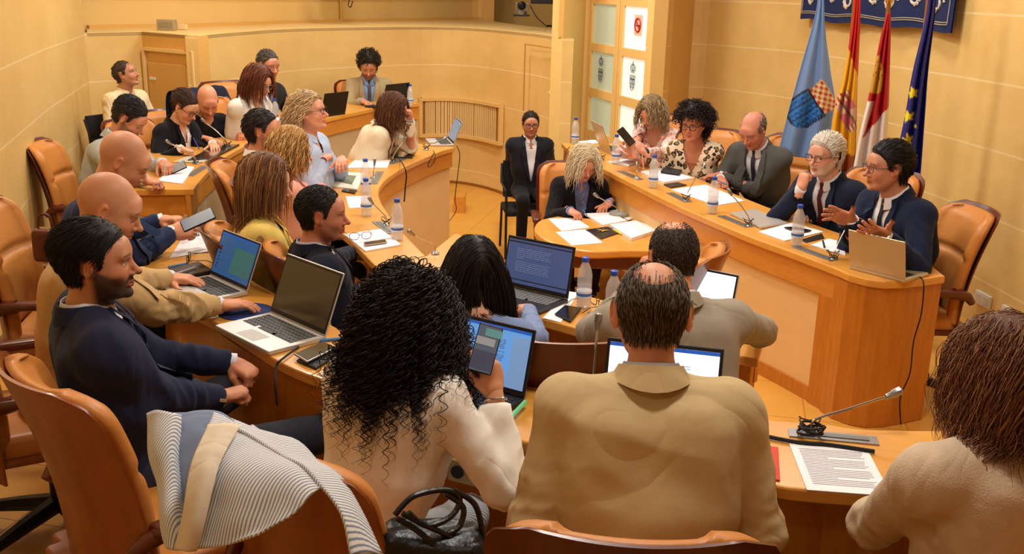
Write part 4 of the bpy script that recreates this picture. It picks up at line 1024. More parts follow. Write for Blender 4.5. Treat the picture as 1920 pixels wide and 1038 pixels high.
    for hip, K_, A_ in kn.values(): g.cap(hip, K_, .070*s, .050*s, k=.03); g.cap(K_, A_, .048*s, .035*s, k=.02)
    v2, f2 = g.mesh()
    if sleeve < .9: pass
    Vv.append(v2); Ff.append(f2+nv); Cc.append(np.tile(bc, (len(v2), 1))); nv += len(v2)
    for nm, (S_, E_, W, hd_l, nl, pose, spec) in arms.items():
        hv, hf_ = hand_mesh(pose, W, hd_l, nl, nm, s*(.92 if fem else 1.0)); Vv.append(hv); Ff.append(hf_+nv); nv += len(hv)
        hq = np.tile(bc*np.array([1.0, .93, .9]), (len(hv), 1)); Cc.append(hq)
        if sleeve < .9 or True:
            lo, hi = bounds([E_, W], .07); g = Grid(lo, hi, .007); g.cap(E_, W, .041*s, .026*s); fv, ff = g.mesh(); Vv.append(fv); Ff.append(ff+nv); nv += len(fv); Cc.append(np.tile(bc, (len(fv), 1)))
    npmesh('body', np.concatenate(Vv), np.concatenate(Ff), SKIN, r, col=np.concatenate(Cc))
    # --- clothing
    tm = tcol if not isinstance(tcol, tuple) else fabric('cloth %d %d %d' % tcol, srgb(*tcol))
    sm_ = scol if not isinstance(scol, tuple) else fabric('shirt %d %d %d' % scol, srgb(*scol), bump=.06)
    inf = .013 if top == 'jacket' else .008
    if near: inf += .004
    def chestc(v): d = v-C7; return np.stack([d@Rt, d@Ft, d@U_], 1)/s
    def fold(v, vn, amp, seed, armpts):
        n1 = noise3(v, 11, seed); wv = v+.03*np.stack([noise3(v, 14, seed+5), noise3(v, 14, seed+6), noise3(v, 14, seed+7)], 1)
        n2 = 1-np.abs(noise3(wv*np.array([1, 1, .55]), 34, seed+1))*3.2; n3 = 1-np.abs(noise3(wv*np.array([.5, 1, 1.2]), 55, seed+2))*3.2; w = np.zeros(len(v))
        for E_, rr in armpts: w += np.exp(-((v-E_)**2).sum(1)/rr**2)
        w = np.minimum(w, 1.3)
        return v+vn*(amp*(n1*.9+(.45+.9*w)*n2*.55+w*n3*.5))[:, None]
    pts = [pel-V(0, 0, .10), C7+V(0, 0, .04), SL, SR]+[x for q_ in arms.values() for x in q_[:3]]
    def garment(name, inf, mt, arm, vdepth, vw, cutneck, amp, hres, bottom=None, lap=0, seed=1):
        lo, hi = bounds(pts, .20+belly); g = Grid(lo, hi, hres); torso(g, inf)
        for nm, (S_, E_, W, hd_l, nl, pose, spec) in arms.items():
            if arm <= 0: continue
            We = E_+(W-E_)*max(0, min(.97, (arm-.5)*2)); g.cap(S_, E_, (.047 if fem else .053)*s+inf, .041*s+inf, k=.035)
            if arm > .5:
                def fore(p, a=E_, b=We, ra=.041*s+inf, rb=(.041-.013*(arm-.5)*2)*s+inf*.95):
                    ba = b-a; L_ = np.linalg.norm(ba); h = np.clip(((p-a)@ba)/(L_*L_), 0, 1); qv = (p-a)-h[..., None]*ba
                    return np.maximum(np.sqrt((qv*qv).sum(-1))-(ra+(rb-ra)*h), ((p-b)@(ba/L_)))
                g.region(np.minimum(E_, We)-.09, np.maximum(E_, We)+.09, fore, 'u', .02)
        if cutneck: g.cap(T(0, -.01, .0), T(0, .02, .12), cutneck*s, cutneck*s*1.05, k=.01, op='s')
        v, f = g.mesh(); vn = vnormals(v, f); c = chestc(v)
        keep = np.ones(len(v), bool)
        zv = -vdepth
        if vdepth > 0:
            hw = vw*np.clip((c[:, 2]-zv)/vdepth, 0, 1.25)**.8
            keep &= ~((c[:, 1] > .02) & (c[:, 1] < .165+belly) & (np.abs(c[:, 0]) < hw) & (c[:, 2] > zv))
            rim = keep & (c[:, 1] > .0) & (np.abs(c[:, 0]) < hw+hres*1.05/s) & (c[:, 2] > zv) & (hw > .004)
            v = v.copy(); dx = (np.sign(c[:, 0])*hw-c[:, 0])*s; v[rim] += Rt*dx[rim, None]
        if arm > 0: v = fold(v, vn, amp, seed, [(a_[1], .11) for a_ in arms.values()]+[(a_[0]-V(0, .0, .06)-Rt*.04*(1 if a_[0] is SR else -1), .09) for a_ in arms.values()]+[((a_[1]+a_[2])/2, .07) for a_ in arms.values()])
        if hem is not None: keep &= ~((v[:, 2] < pel[2]+hem) & (np.hypot(v[:, 0], v[:, 1]) < .26))
        v, f, _ = submesh(v, f, keep)
        return npmesh(name, v, f, mt, r), g
    def proj(g, x, z, out=.0, y0=.24):
        # march towards the chest until inside the garment field
        for y in np.arange(y0, -.05, -.004):
            p = T(x, y, z); i = ((p-g.lo)/g.h).astype(int)
            if (i >= 0).all() and (i < np.array(g.f.shape)).all() and g.f[tuple(i)] < out: return p
        return T(x, .05, z)
    amp = (.0095 if near else .0075)
    if top == 'jacket':
        o_s, gs = garment('shirt', .006, sm_, 0, Vs, .030, .045, 0, max(hb, .011))
        o_j, gj = garment('jacket', inf, tm, sleeve, V0, .062, .060, amp, hb, seed=int(abs(head[0])))
        if lapel:
            for sg in (-1, 1):
                P0, P1 = [], []
                for t in np.linspace(0, 1, 12):
                    z = .035*(1-t)-V0*t; xi = .066*max(0, 1-t)**.8+.002; w = (.050*math.sin(min(1, t*1.6+.15)*math.pi*.62)) if t < .42 else .052*max(0, 1-(t-.42)/.58)**.7+.004
                    if abs(t-.42) < .05: w *= .8
                    P0.append(proj(gj, sg*xi, z, .006)+Ft*.003); P1.append(proj(gj, sg*(xi+w), z-.01, .006)+Ft*.003)
                b = MB(); n = len(P0); th_ = Ft*.004
                b.add(P0+P1+[p+th_ for p in P0]+[p+th_ for p in P1], [(2*n+i, 2*n+i+1, 3*n+i+1, 3*n+i) for i in range(n-1)]+[(i, n+i, n+i+1, i+1) for i in range(n-1)]+[(n+i, 3*n+i, 3*n+i+1, n+i+1) for i in range(n-1)]+[(i, i+1, 2*n+i+1, 2*n+i) for i in range(n-1)])
                b.build('lapel', tm, o_j, smooth=True)
        b = MB(); R1, R2 = [], []; nk = 16
        ring = lambda th, rr, z: T(math.cos(th)*rr, math.sin(th)*rr*1.02-.012, z)
        for i in range(nk+1):
            th = rad(90-120)-(i/nk)*rad(300-0)*1.0*.8 if False else rad(55)-rad(290)*i/nk
            fr = max(0, math.sin(th)); R1.append(ring(th, .070+.010*fr, .052-.035*fr)); R2.append(ring(th, .094, -.008+.026*abs(math.cos(th))**2-.004*fr))
        n = nk+1; up = [p+V(0, 0, .0)+nrm(p-C7)*.004 for p in R2]; b.add(R1+R2+[p+nrm(p-T(0, -.012, .05))*.005 for p in R1], [(i, i+1, n+i+1, n+i) for i in range(nk)]+[(i+1, i, 2*n+i, 2*n+i+1) for i in range(nk)]+[(2*n+i, n+i, n+i+1, 2*n+i+1) for i in range(nk)])
        b.build('jacket_collar', tm, o_j, smooth=True)
        if cuffs and sleeve > .9:
            for nm, (S_, E_, W, *_q) in arms.items():
                d_ = nrm(W-E_); b = MB(); c0 = E_+(W-E_)*.90; b.tube([c0, W+d_*.012*s], [.0335*s, .0330*s], 14); b.build('shirt_cuff', sm_, o_s, smooth=True, angle=50)
        if near:
            for nm, (S_, E_, W, *_q) in arms.items():
                d_ = nrm(W-E_)
                for i in range(3):
                    c0 = E_+(W-E_)*(.90-.045*i); sd = nrm(np.cross(d_, V(0, 0, 1)))*(1 if nm == 'R' else -1)
                    b = MB(); b.lathe([(.006, 0), (.006, .003)], 8, c0+sd*(.040*s+inf*.6), rot=np.stack([d_, np.cross(sd, d_), sd], 1)); b.build('cuff_button', mat('horn button', srgb(190, 150, 100), .4), o_j)
        topo, gt = o_j, gs
    else:
        amp2 = amp*1.2
        o_s, gs = garment('shirt' if top == 'shirt' else top, inf, tm, sleeve, Vs, .05 if Vs < .12 else .075, .048 if collar else .066, amp2, hb, seed=int(abs(head[0])))
        topo, gt = o_s, gs; sm_ = tm
    if collar:
        for sg in (-1, 1) if True else ():
            th0 = rad(90); R1, R2 = [], []
            for i in range(9):
                th = rad(80)-sg*0 if False else (rad(90)-sg*rad(8)-sg*rad(172)*i/8)
                fr = max(0, math.sin(th)); z1 = .052-.030*fr; drop = .030+.020*fr*(1 if i < 2 else .4)
                pr = lambda rr, z: T(math.cos(th)*rr, math.sin(th)*rr*1.0-.010+.012*fr, z)
                R1.append(pr(.0615, z1+.006)); R2.append(pr(.078+.004*fr, z1-drop))
            b = MB(); n = 9; b.add(R1+R2+[p+nrm((p-C7)*np.array([1, 1, 0]))*.0025 for p in R1]+[p+nrm((p-C7)*np.array([1, 1, 0]))*.0025 for p in R2], [(i, i+1, n+i+1, n+i) for i in range(n-1)]+[(2*n+i, 3*n+i, 3*n+i+1, 2*n+i+1) for i in range(n-1)]+[(i, 2*n+i, 2*n+i+1, i+1) for i in range(n-1)]+[(n+i, n+i+1, 3*n+i+1, 3*n+i) for i in range(n-1)]+[(0, n, 3*n, 2*n)])
            b.build('shirt_collar', sm_, o_s, smooth=True)
    if tie:
        tmx = tie if not isinstance(tie, tuple) else mat('tie %d %d %d' % tie, srgb(*tie), .5)
        P0, P1 = [], []
        for t in np.linspace(0, 1, 10):
            z = .012-(V0+.02)*t; w = .011+.012*min(1, t*1.3) if t > .12 else .016; c0 = proj(gs, 0, min(z, -.005), .002)+Ft*.006
            P0.append(c0-Rt*w); P1.append(c0+Rt*w)
        n = 10; b = MB(); b.add(P0+P1+[p+Ft*.006+Rt*.004 for p in P0]+[p+Ft*.006-Rt*.004 for p in P1], [(2*n+i, 3*n+i, 3*n+i+1, 2*n+i+1) for i in range(n-1)]+[(i, 2*n+i, 2*n+i+1, i+1) for i in range(n-1)]+[(3*n+i, n+i, n+i+1, 3*n+i+1) for i in range(n-1)]+[(2*n, 3*n, n, 0)])
        o_t = b.build('necktie', tmx, r, smooth=True); b = MB(); b.box(proj(gs, 0, .0, .002)+Ft*.010+U_*.012, (.026, .018, .028), np.stack([Rt, Ft, U_], 1), bev=.006); b.build('tie_knot', tmx, o_t)
    # trousers
    lo, hi = bounds([pel]+[x for q_ in kn.values() for x in q_], .15); g = Grid(lo, hi, .012 if near else .016)
    g.ell(pel+V(0, -.01, -.02), V(.168, .135, .115)*s+.004, None, .05)
    for hip, K_, A_ in kn.values(): g.cap(hip, K_, .088*s, .062*s, k=.04); g.cap(K_, A_+nrm(K_-A_)*.03, .062*s, .052*s, k=.03)
    v, f = g.mesh(); vn = vnormals(v, f); v = fold(v, vn, .003, 9, [(q_[1], .1) for q_ in kn.values()])
    pm = pants if not isinstance(pants, tuple) else fabric('trousers %d %d %d' % pants, srgb(*pants))
    npmesh('trousers', v, f, pm, r)
    for hip, K_, A_ in kn.values():
        fd = nrm((K_-hip)*np.array([1, 1, 0])); lo, hi = bounds([A_, A_+fd*.17-V(0, 0, .04)], .08); g = Grid(lo, hi, .012)
        g.cap(A_, A_+V(0, 0, -.03), .038, .038); g.cap(A_+V(0, 0, -.045)-fd*.03, A_+fd*.15+V(0, 0, -.055), .034, .032, k=.03); v, f = g.mesh(); v[:, 2] = np.maximum(v[:, 2], .003); npmesh('shoe', v, f, BLACKR, r)
    # glasses
    if glasses:
        gm = glasses if not isinstance(glasses, tuple) else mat('spectacle frame %d %d %d' % glasses, srgb(*glasses), .3)
        b = MB(); glasses_mesh(b, H+M@V(0, .103, .004)*hs, M*hs, r_=.0016 if k_ > 300 else .0022, arm=.105); b.build('spectacles', gm, r)
    # hair
    if hair:
        st = dict(hair); kind = st.get('kind', 'full'); m = hair_line(q, kind, st.get('hl', 0)); m[far] = -1
        m[(np.abs(q[:, 0]) > .0745) & (q[:, 1] > -.03) & (q[:, 1] < .02) & (q[:, 2] < .032)] = -1
        keep = m > 0; th_ = st.get('cap', .006)*np.clip(m/.02, .12, 1); nz = noise3(v_h if False else Vv[0], 90, 4)*st.get('lump', .25)+1
        vv = Vv[0]+vn0*(th_*nz*hs)[:, None]
        if st.get('vol'):    # swell the cap outwards from the skull centre
            dq = q-np.array([0, -.02, .02]); w = np.clip(m/.03, 0, 1)*st['vol']; vv = vv+(dq/np.linalg.norm(dq, axis=1, keepdims=True)@M.T)*(w*np.clip(.6+q[:, 2]*5, .3, 1.3))[:, None]
        cv_, cf_, cu = submesh(vv, Ff[0], keep)
        if len(cf_):
            ccol = np.tile(hc*st.get('capdark', .75), (len(cv_), 1))*np.exp(noise3(cv_, 200, 8)*.3)[:, None]
            oh = npmesh('hair', cv_, cf_, HAIRM, r, col=np.clip(ccol, 0, 1))
        I3 = np.eye(3); TM = np.stack([Rt, Ft, U_], 1)
        cl = [(H+M@V(0, -.018, .030)*hs, M, V(.077, .098, .094)*hs), (H+M@V(0, .030, -.010)*hs, M, V(.066, .064, .087)*hs), (nb*.5+H*.5-V(0, 0, .02), I3, V(.062, .062, .12)*s),
              (T(0, 0, -.16), TM, V(.175, .128, .19)*s+inf*.5), (SL, I3, V(.075, .075, .075)*s+inf*.5), (SR, I3, V(.075, .075, .075)*s+inf*.5), (T(0, -.01, -.04), TM, V(.16, .062, .06)*s+inf*.5)]
        if fem or st.get('guard'): cl.append((H+M@V(0, .085, -.02)*hs, M, V(.062, .055, .085)*hs))
        if st.get('blob'):
            g = Grid(H-.34, H+.26, .010)
            for (cx, cy, cz, rx_, ry_, rz_) in st['blob']: g.ell(H+M@V(cx, cy, cz), (rx_, ry_, rz_), M, .04)
            fc = H+M@V(0, .085, -.03); g.ell(fc, (.055, .05, .085), M, .02, 's')
            bv, bf = g.mesh(); bn = vnormals(bv, bf); bv = bv+bn*(noise3(bv, 110, 5)*.010)[:, None]
            npmesh('hair_mass', bv, bf, HAIRM, r, col=np.clip(np.tile(hc*.6, (len(bv), 1))*np.exp(noise3(bv, 300, 3)*.5)[:, None], 0, 1))
        rr_ = np.random.default_rng(2).random(len(m)); root = np.where((m > st.get('edge', .001)) | ((m > -.03) & (m < .001) & (kind in ('crown', 'crownbig', 'fringe', 'recede')) & (q[:, 2] > .04) & (rr_ < .55*np.exp(m/.009))))[0]; rv, rn, rq = vv[root], vn0[root], q[root]
        if st.get('n', 0):
            out = strands(r, st['n'], st['len'], st.get('w', .001), hc*st.get('bright', 1.15), st, rv, rn, rq, M, H, s, cl)
            if out: npmesh('hair_strands', out[0], out[1], HAIRM, r, col=out[2])
        if st.get('bun'):
            bx = st['bun']; g = Grid(H+M@V(*bx[0])-.08, H+M@V(*bx[0])+.08, .006); g.ell(H+M@V(*bx[0]), bx[1], M, 0); bv, bf = g.mesh(); bn = vnormals(bv, bf); bv = bv+bn*(noise3(bv, 160, 5)*.006)[:, None]
            npmesh('hair_bun', bv, bf, HAIRM, r, col=np.tile(hc*.9, (len(bv), 1)))
    return dict(root=r, H=H, M=M, T=T, loc=loc, Rw=Rw, inv=inv, arms=arms, s=s, hs=hs, gt=gt, proj=proj, Ft=Ft, Rt=Rt, U=U_, world=lambda p: Rw@np.array(p)+loc, k=k_, top=topo)
# ---------------------------------------------------------------- who sits where
def hp(px, py, z, pose='relax', **k): return dict(p=P(px, py, z), pose=pose, **k)
def hk(px, py, k_, pose='relax', **k): return dict(p=D(px, py, k_), pose=pose, **k)
def short(n=700, ln=.022, w=.0016, **k): d = dict(n=n, len=ln, w=w, comb=(0, -.8, -.5), lift=.45, bend=.3, steps=5, cap=.008); d.update(k); return d
def longh(n=650, ln=.30, w=.0018, **k): d = dict(n=n, len=ln, w=w, comb=(0, -.35, -.1), grav=.93, part=.0, spread=.8, lift=.35, bend=.35, steps=14, cap=.012, layer=.03, mess=.10, curlpts=30); d.update(k); return d
def chair_for(p, label, da=0, off=-.05, shell=None, dz=None):
    a = -math.degrees(p['root'].rotation_euler[2])+da; f_ = V(math.sin(rad(a)), math.cos(rad(a)))
    c = p['loc'][:2]+f_*off; return chair(c[0], c[1], p['loc'][2], a, label, shell)
PP = {}
def person(key, *a, **k): PP[key] = make_person(*a, **k)
LEOP = spotmat('leopard print blouse', srgb(228, 210, 178), srgb(150, 110, 66), srgb(28, 20, 16), 24)
PINK = spotmat('pink print blouse', srgb(240, 214, 202), srgb(236, 206, 196), srgb(206, 84, 78), 34)
FLOR = spotmat('floral scarf cloth', srgb(210, 196, 170), srgb(150, 150, 120), srgb(120, 110, 84), 30)
CHECK = stripemat('checked cream shirt cloth', srgb(236, 216, 176), srgb(214, 186, 136), 18, thr=.25)
PIN = stripemat('fine blue striped cloth', srgb(226, 228, 230), srgb(120, 138, 160), 70, thr=.35, rot=(0, 0, .5))
LILAC = (206, 196, 214)
# near outer row
person('navy', 'bearded person in a navy blazer leaning back in the foreground with clasped hands', (182, 490), ZO, 60, lean=-6, hy=20, hp=2, s=1.0, bw=1.28, seat=.43, near=1, skin=(196, 136, 100), hcol=(26, 20, 17),
  hair=short(4200, .034, .0010, cap=.012, comb=(0, -.6, -.75), lift=.30, steps=6, cvar=.2, lfun=lambda q: .4+np.clip(q[:, 2]/.08, 0, 1)), face=dict(beard=.92, gaze=0), tcol=(30, 36, 62), scol=(220, 224, 232), V0=.30, Vs=.05, pants=(44, 46, 58),
  L=hp(468, 700, 1.12, 'fist', d=(.7, -.3, -.3), pole=(-.5, -.4, -.8)), R=hp(452, 735, 1.10, 'fist', d=(.75, .35, .1), pole=(.3, -.5, -.9)),
  legs=dict(R=(P(655, 800, .98), P(760, 960, .5)), L=(P(500, 690, .96), P(640, 800, .5))))
person('beigebald', 'bald person in a beige jacket with brown elbow patches typing on a laptop', (205, 392), ZO, 72, lean=14, hy=6, hp=24, s=1.02, near=1, skin=(212, 150, 112), hcol=(120, 84, 60), belly=.01,
  hair=None, face=dict(beard=.35, eyes='down', shave=.22), tcol=(198, 164, 112), scol=(214, 220, 236), V0=.30, pants=(40, 46, 66),
  L=hp(352, 524, TO+.035, 'flat', d=(.85, .0, -.05)), R=hp(446, 570, TO+.04, 'flat', d=(.9, .45, -.05), pole=(.35, -.3, -.9)))
person('phonebald', 'bald person in a navy jacket looking down at a smartphone', (232, 302), ZO, 80, lean=18, hy=0, hp=34, s=1.04, skin=(210, 148, 112), hcol=(110, 84, 66),
  hair=None, face=dict(eyes='down', fat=.004, shave=.28), tcol=(34, 46, 78), scol=(236, 236, 240), V0=.26,
  L=hp(330, 412, TO+.11, 'fist', d=(.9, -.2, .1)), R=hp(352, 432, TO+.10, 'grip', d=(.9, .3, .1), n=(-.5, -.7, .3)))
person('greysuit', 'dark haired person in a light grey suit reading a phone', (243, 222), ZI, 95, lean=22, hy=0, hp=38, s=1.05, skin=(196, 134, 100), hcol=(30, 24, 22),
  hair=short(1100, .030, .0018, kind='full', cap=.016, lfun=lambda q: .15+np.clip((q[:, 2]-.03)/.06, 0, 1)), face=dict(beard=.55, eyes='down'), tcol=(168, 172, 168), scol=(226, 222, 230), V0=.26,
  L=hp(312, 312, TO+.06, 'grip'), R=hp(292, 343, TO+.04, 'grip'))
person('blackwoman', 'person with dark hair tied back and glasses writing in a black blazer', (347, 200), ZI, 112, lean=16, hy=0, hp=34, s=.98, fem=True, skin=(214, 158, 124), hcol=(62, 40, 30), glasses=(20, 18, 20),
  hair=dict(n=500, len=.05, w=.0018, comb=(0, -1, .0), lift=.05, steps=6, cap=.008, mess=.04, bun=((0, -.115, .01), (.028, .026, .024))), face=dict(eyes='down'), tcol=(16, 17, 22), scol=(232, 230, 232), V0=.32, Vs=.12, collar=False,
  R=hp(358, 284, TO+.03, 'pen'), L=hp(402, 276, TO+.03, 'flat'))
person('baldblack', 'bald person in a black sweater bending over the far left desk', (389, 190), ZI, 125, lean=22, hy=25, hp=38, s=1.0, top='sweater', collar=False, skin=(214, 148, 114), hcol=(60, 44, 34), hair=None, face=dict(eyes='down', beard=.35), tcol=(15, 15, 18), Vs=.02,
  L=hp(455, 256, TO+.03, 'fist'), R=hp(408, 266, TO+.03, 'relax'))
person('whitewoman', 'person with reddish brown hair in white jacket, chin on hand', (484, 154), ZO, 118, lean=16, hy=-6, hp=24, s=1.0, fem=True, skin=(216, 158, 128), hcol=(104, 54, 32), glasses=(150, 130, 120),
  hair=longh(520, .23, .0026, cap=.014, vol=.012, inward=.3), tcol=(236, 232, 224), scol=(206, 190, 180), V0=.26, Vs=.12, collar=False, face=dict(eyes='down'),
  R=hk(506, 181, 205, 'fist', d=(-.1, -.1, .9), n=(0, -1, 0), pole=(.3, .5, -.9)), L=hp(535, 236, TO+.03, 'flat'))
person('darkjacket', 'grey haired person in dark jacket and lilac shirt holding their chin', (503, 122), ZO+.04, 128, lean=10, side=-12, hy=2, hp=14, s=1.02, skin=(196, 132, 104), hcol=(84, 76, 70),
  hair=short(900, .026, .0018, cap=.006, hl=.008, lift=.8, mess=.3), tcol=(42, 42, 40), scol=LILAC, V0=.34, Vs=.08, L=hk(522, 166, 200, 'fist', d=(-.2, -.1, .9), n=(0, -1, 0), pole=(-.2, .5, -.9)), R=hp(500, 215, TO+.03, 'relax'))
person('tan', 'curly haired person in a tan jacket working at the far end of the back desk', (691, 124), ZI, 168, lean=14, hy=4, hp=30, s=1.06, skin=(200, 138, 104), hcol=(46, 34, 26),
  hair=dict(n=450, len=.06, w=.0026, comb=(0, -.5, .2), radial=.6, lift=.9, curl=.008, wave=.03, curlpts=16, steps=6, cap=.022, vol=.006, lump=.6), face=dict(beard=.7, eyes='down'), tcol=(166, 146, 108), scol=(132, 164, 214), tie=(70, 64, 60), V0=.32,
  R=hp(688, 193, TO+.03, 'relax'), L=hp(722, 190, TO+.03, 'relax'))
person('checked', 'elderly balding person in a checked cream shirt sitting by the booth door', (236, 140), ZO, 118, lean=2, hy=-22, hp=-14, s=.93, top='shirt', skin=(190, 130, 98), hcol=(70, 56, 46),
  hair=dict(kind='recede', n=350, len=.014, w=.0024, comb=(0, -1, -.3), lift=.2, cap=.006, steps=4), tcol=CHECK, sleeve=.50, Vs=.08, pants=(170, 150, 112))
# inner left row
person('whiteshirt', 'dark haired bearded person in a white shirt seen in profile between two others', (494, 246), ZI, 82, lean=-1, hy=8, hp=2, s=1.0, top='shirt', skin=(196, 134, 100), hcol=(30, 22, 18),
  hair=short(1000, .022, .0018, cap=.012), face=dict(beard=.5), tcol=(232, 228, 222), Vs=.06, R=hk(517, 272, 300, 'fist', d=(-.1, .1, .95), pole=(.2, .5, -.9)), L=hp(560, 320, TI+.02, 'relax'))
person('blonde', 'person with wavy blonde hair in a pink jacket seen from behind on the inner bench', (546, 285), ZI, 66, lean=-1, hy=6, hp=8, s=.97, fem=True, skin=(214, 158, 126), hcol=(178, 130, 72),
  hair=longh(900, .22, .0022, cap=.016, vol=.014, curl=.006, wave=.09, streak=lin((222, 184, 120)), streakp=.35, bright=1.0), tcol=(224, 160, 140), scol=(214, 200, 180), V0=.25, collar=False, L=hp(600, 335, TI+.02), R=hp(605, 350, TI+.02))
person('yellow', 'person with long light brown hair in a yellow jacket on the inner bench', (500, 345), ZI, 72, lean=-3, hy=8, hp=12, s=1.0, fem=True, skin=(216, 162, 130), hcol=(108, 70, 42),
  hair=longh(1500, .25, .0017, cap=.014, vol=.010, part=.012, streak=lin((176, 126, 78)), streakp=.4, inward=.15), tcol=(232, 206, 112), scol=(240, 236, 226), V0=.24, collar=False, L=hp(600, 400, 1.0), R=hp(570, 430, .95))
person('navybalding', 'balding person in a dark navy suit with tie on the inner bench in profile', (604, 402), ZI, 64, lean=-5, hy=22, hp=4, s=.96, seat=.44, skin=(188, 122, 92), hcol=(28, 22, 20),
  hair=short(1800, .012, .0014, hl=.012, cap=.006, lift=.25), face=dict(beard=.32), tcol=(22, 28, 44), scol=(196, 190, 206), tie=(92, 66, 74), V0=.26, Vs=.0, L=hp(670, 470, 1.0), R=hp(680, 540, .95))
person('blueshirt', 'person with glasses and blond hair, light blue shirt, arms folded', (580, 211), ZI, 102, lean=-2, hy=-4, hp=-8, knee=.30, s=1.04, top='shirt', skin=(214, 154, 124), hcol=(186, 158, 118), glasses=(60, 40, 36),
  hair=longh(620, .15, .0024, cap=.016, vol=.008, comb=(0, -1, .1), curl=.006, wave=.07, grav=.7), tcol=(176, 194, 222), Vs=.09, belly=.02, R=hk(612, 292, 277, 'relax', d=(.0, .9, .1), pole=(.6, -.1, -.8)), L=hk(640, 304, 280, 'relax', d=(.1, -.9, .0), pole=(-.6, -.1, -.8)))
person('cream', 'person with long brown hair in a cream blazer leaning a cheek on one hand', (738, 207), ZI, 82, lean=31, hy=14, hp=22, s=1.0, knee=.22, fem=True, skin=(214, 156, 126), hcol=(92, 54, 34),
  hair=longh(800, .27, .0024, cap=.014, vol=.012, curl=.004, wave=.1), tcol=(222, 208, 178), scol=(190, 180, 172), V0=.26, collar=False, face=dict(eyes='down'),
  R=hp(768, 272, TI+.03, 'flat', d=(.9, -.2, -.1)), L=hk(766, 208, 238, 'fist', d=(-.1, -.1, .9), pole=(-.1, .6, -.8)))
# near inner bench, seen from behind
DENIM = mat('denim cloth', srgb(122, 142, 184), .9, bump=.3, bscale=400, var=.1, vscale=30)
person('denim', 'dark haired person in denim sitting with bowed head before a black laptop', (888, 512), ZI, 8, lean=16, hy=-22, hp=26, s=.97, fem=True, top='shirt', collar=False, skin=(206, 150, 118), hcol=(30, 20, 16),
  hair=longh(2600, .36, .0012, cap=.010, part=.006, spread=.9, lift=.1, mess=.05, layer=.012, inward=.1, cvar=.15), tcol=DENIM, Vs=.05, L=hp(890, 545, TI+.03), R=hp(985, 575, TI+.03))
person('greybald', 'bald topped person in a grey jacket at the right end of the inner bench', (1262, 484), ZI, -6, lean=17, hy=0, hp=20, s=1.02, bw=1.15, skin=(210, 144, 106), hcol=(62, 48, 38),
  hair=short(2600, .010, .0012, kind='crownbig', cap=.005, lift=.25, comb=(0, -.4, -.8)), tcol=(158, 148, 130), scol=(226, 226, 226), L=hk(1216, 492, 500, 'fist', d=(.35, .2, .9), pole=(-.6, .5, -.8)), R=hp(1396, 606, TI+.05, 'fist', d=(-.7, .7, 0), pole=(.8, -.3, -.3)), pants=(40, 38, 38))
# foreground row
CREAMB = fabric('cream blouse cloth', srgb(240, 234, 222), bump=.06, bscale=120)
curlyhair = dict(n=1650, len=.34, w=.0018, comb=(0, -.5, -.1), radial=.7, grav=.88, lift=.55, bend=.34, steps=14, cap=.014, vol=.004, curl=.0115, wave=.043, curlpts=96, layer=.034, mess=.16, lvar=.16, cvar=.4, bright=1.0, lump=.6,
  blob=[(0, -.03, .030, .092, .112, .104), (0, -.070, -.06, .108, .080, .115), (.0, -.080, -.15, .100, .060, .10)])
person('curly', 'person with very long dark curly hair in a cream blouse photographing with a phone', (768, 588), ZO, 26, lean=17, hy=-4, hp=14, s=.95, seat=.45, fem=True, near=1, top='blouse', collar=False, skin=(208, 148, 112), hcol=(26, 17, 13),
  hair=curlyhair, tcol=CREAMB, Vs=.04, sleeve=.93, R=hk(918, 686, 705, 'grip', d=(-.18, .25, .9), n=(.6, -.75, .1), pole=(.15, -.6, -.9)), L=hk(882, 668, 690, 'grip', d=(.15, .3, .9), n=(-.8, -.4, .2), pole=(-.3, -.2, -.9)), pants=PIN, hem=.03)
person('beige', 'balding person in a beige suit jacket seen from behind in the foreground centre', (1222, 590), ZO, 2, lean=19, hy=2, hp=18, s=1.05, near=1, bw=1.11, skin=(200, 140, 106), hcol=(60, 44, 30),
  hair=short(5200, .020, .00085, kind='crown', cap=.006, comb=(0, -.6, -.75), lift=.28, streak=lin((126, 108, 86)), streakp=.35, steps=6, hl=.0), face=dict(ear=1.22), tcol=(198, 174, 128), scol=(190, 196, 214), lapel=True, belly=.03,
  L=hp(1060, 850, 1.19, 'relax', d=(.4, .9, 0), pole=(-.25, -.5, -.9)), R=hp(1350, 850, 1.19, 'relax', d=(-.3, .9, 0), pole=(.25, -.5, -.9)), pants=(30, 30, 34))
person('rightwoman', 'person with shoulder length brown hair in a beige linen blouse at the right edge', (1868, 712), ZO, -22, lean=12, hy=-14, hp=12, s=1.02, fem=True, near=1, bw=1.45, neckk=.78, top='blouse', collar=False, skin=(206, 150, 118), hcol=(100, 62, 42),
  hair=longh(3200, .205, .0011, bright=1.5, cap=.014, vol=.012, part=-.01, curl=.006, wave=.10, curlpts=26, streak=lin((150, 108, 70)), streakp=.3, inward=.25), tcol=fabric('beige linen', srgb(206, 184, 156), bump=.25, bscale=260), Vs=.04, sleeve=.97, belly=.03,
  L=hp(1745, 905, 1.20, 'relax', d=(.7, .6, 0), pole=(-1, -.25, -.25)), R=hp(1900, 900, 1.2, 'relax'))
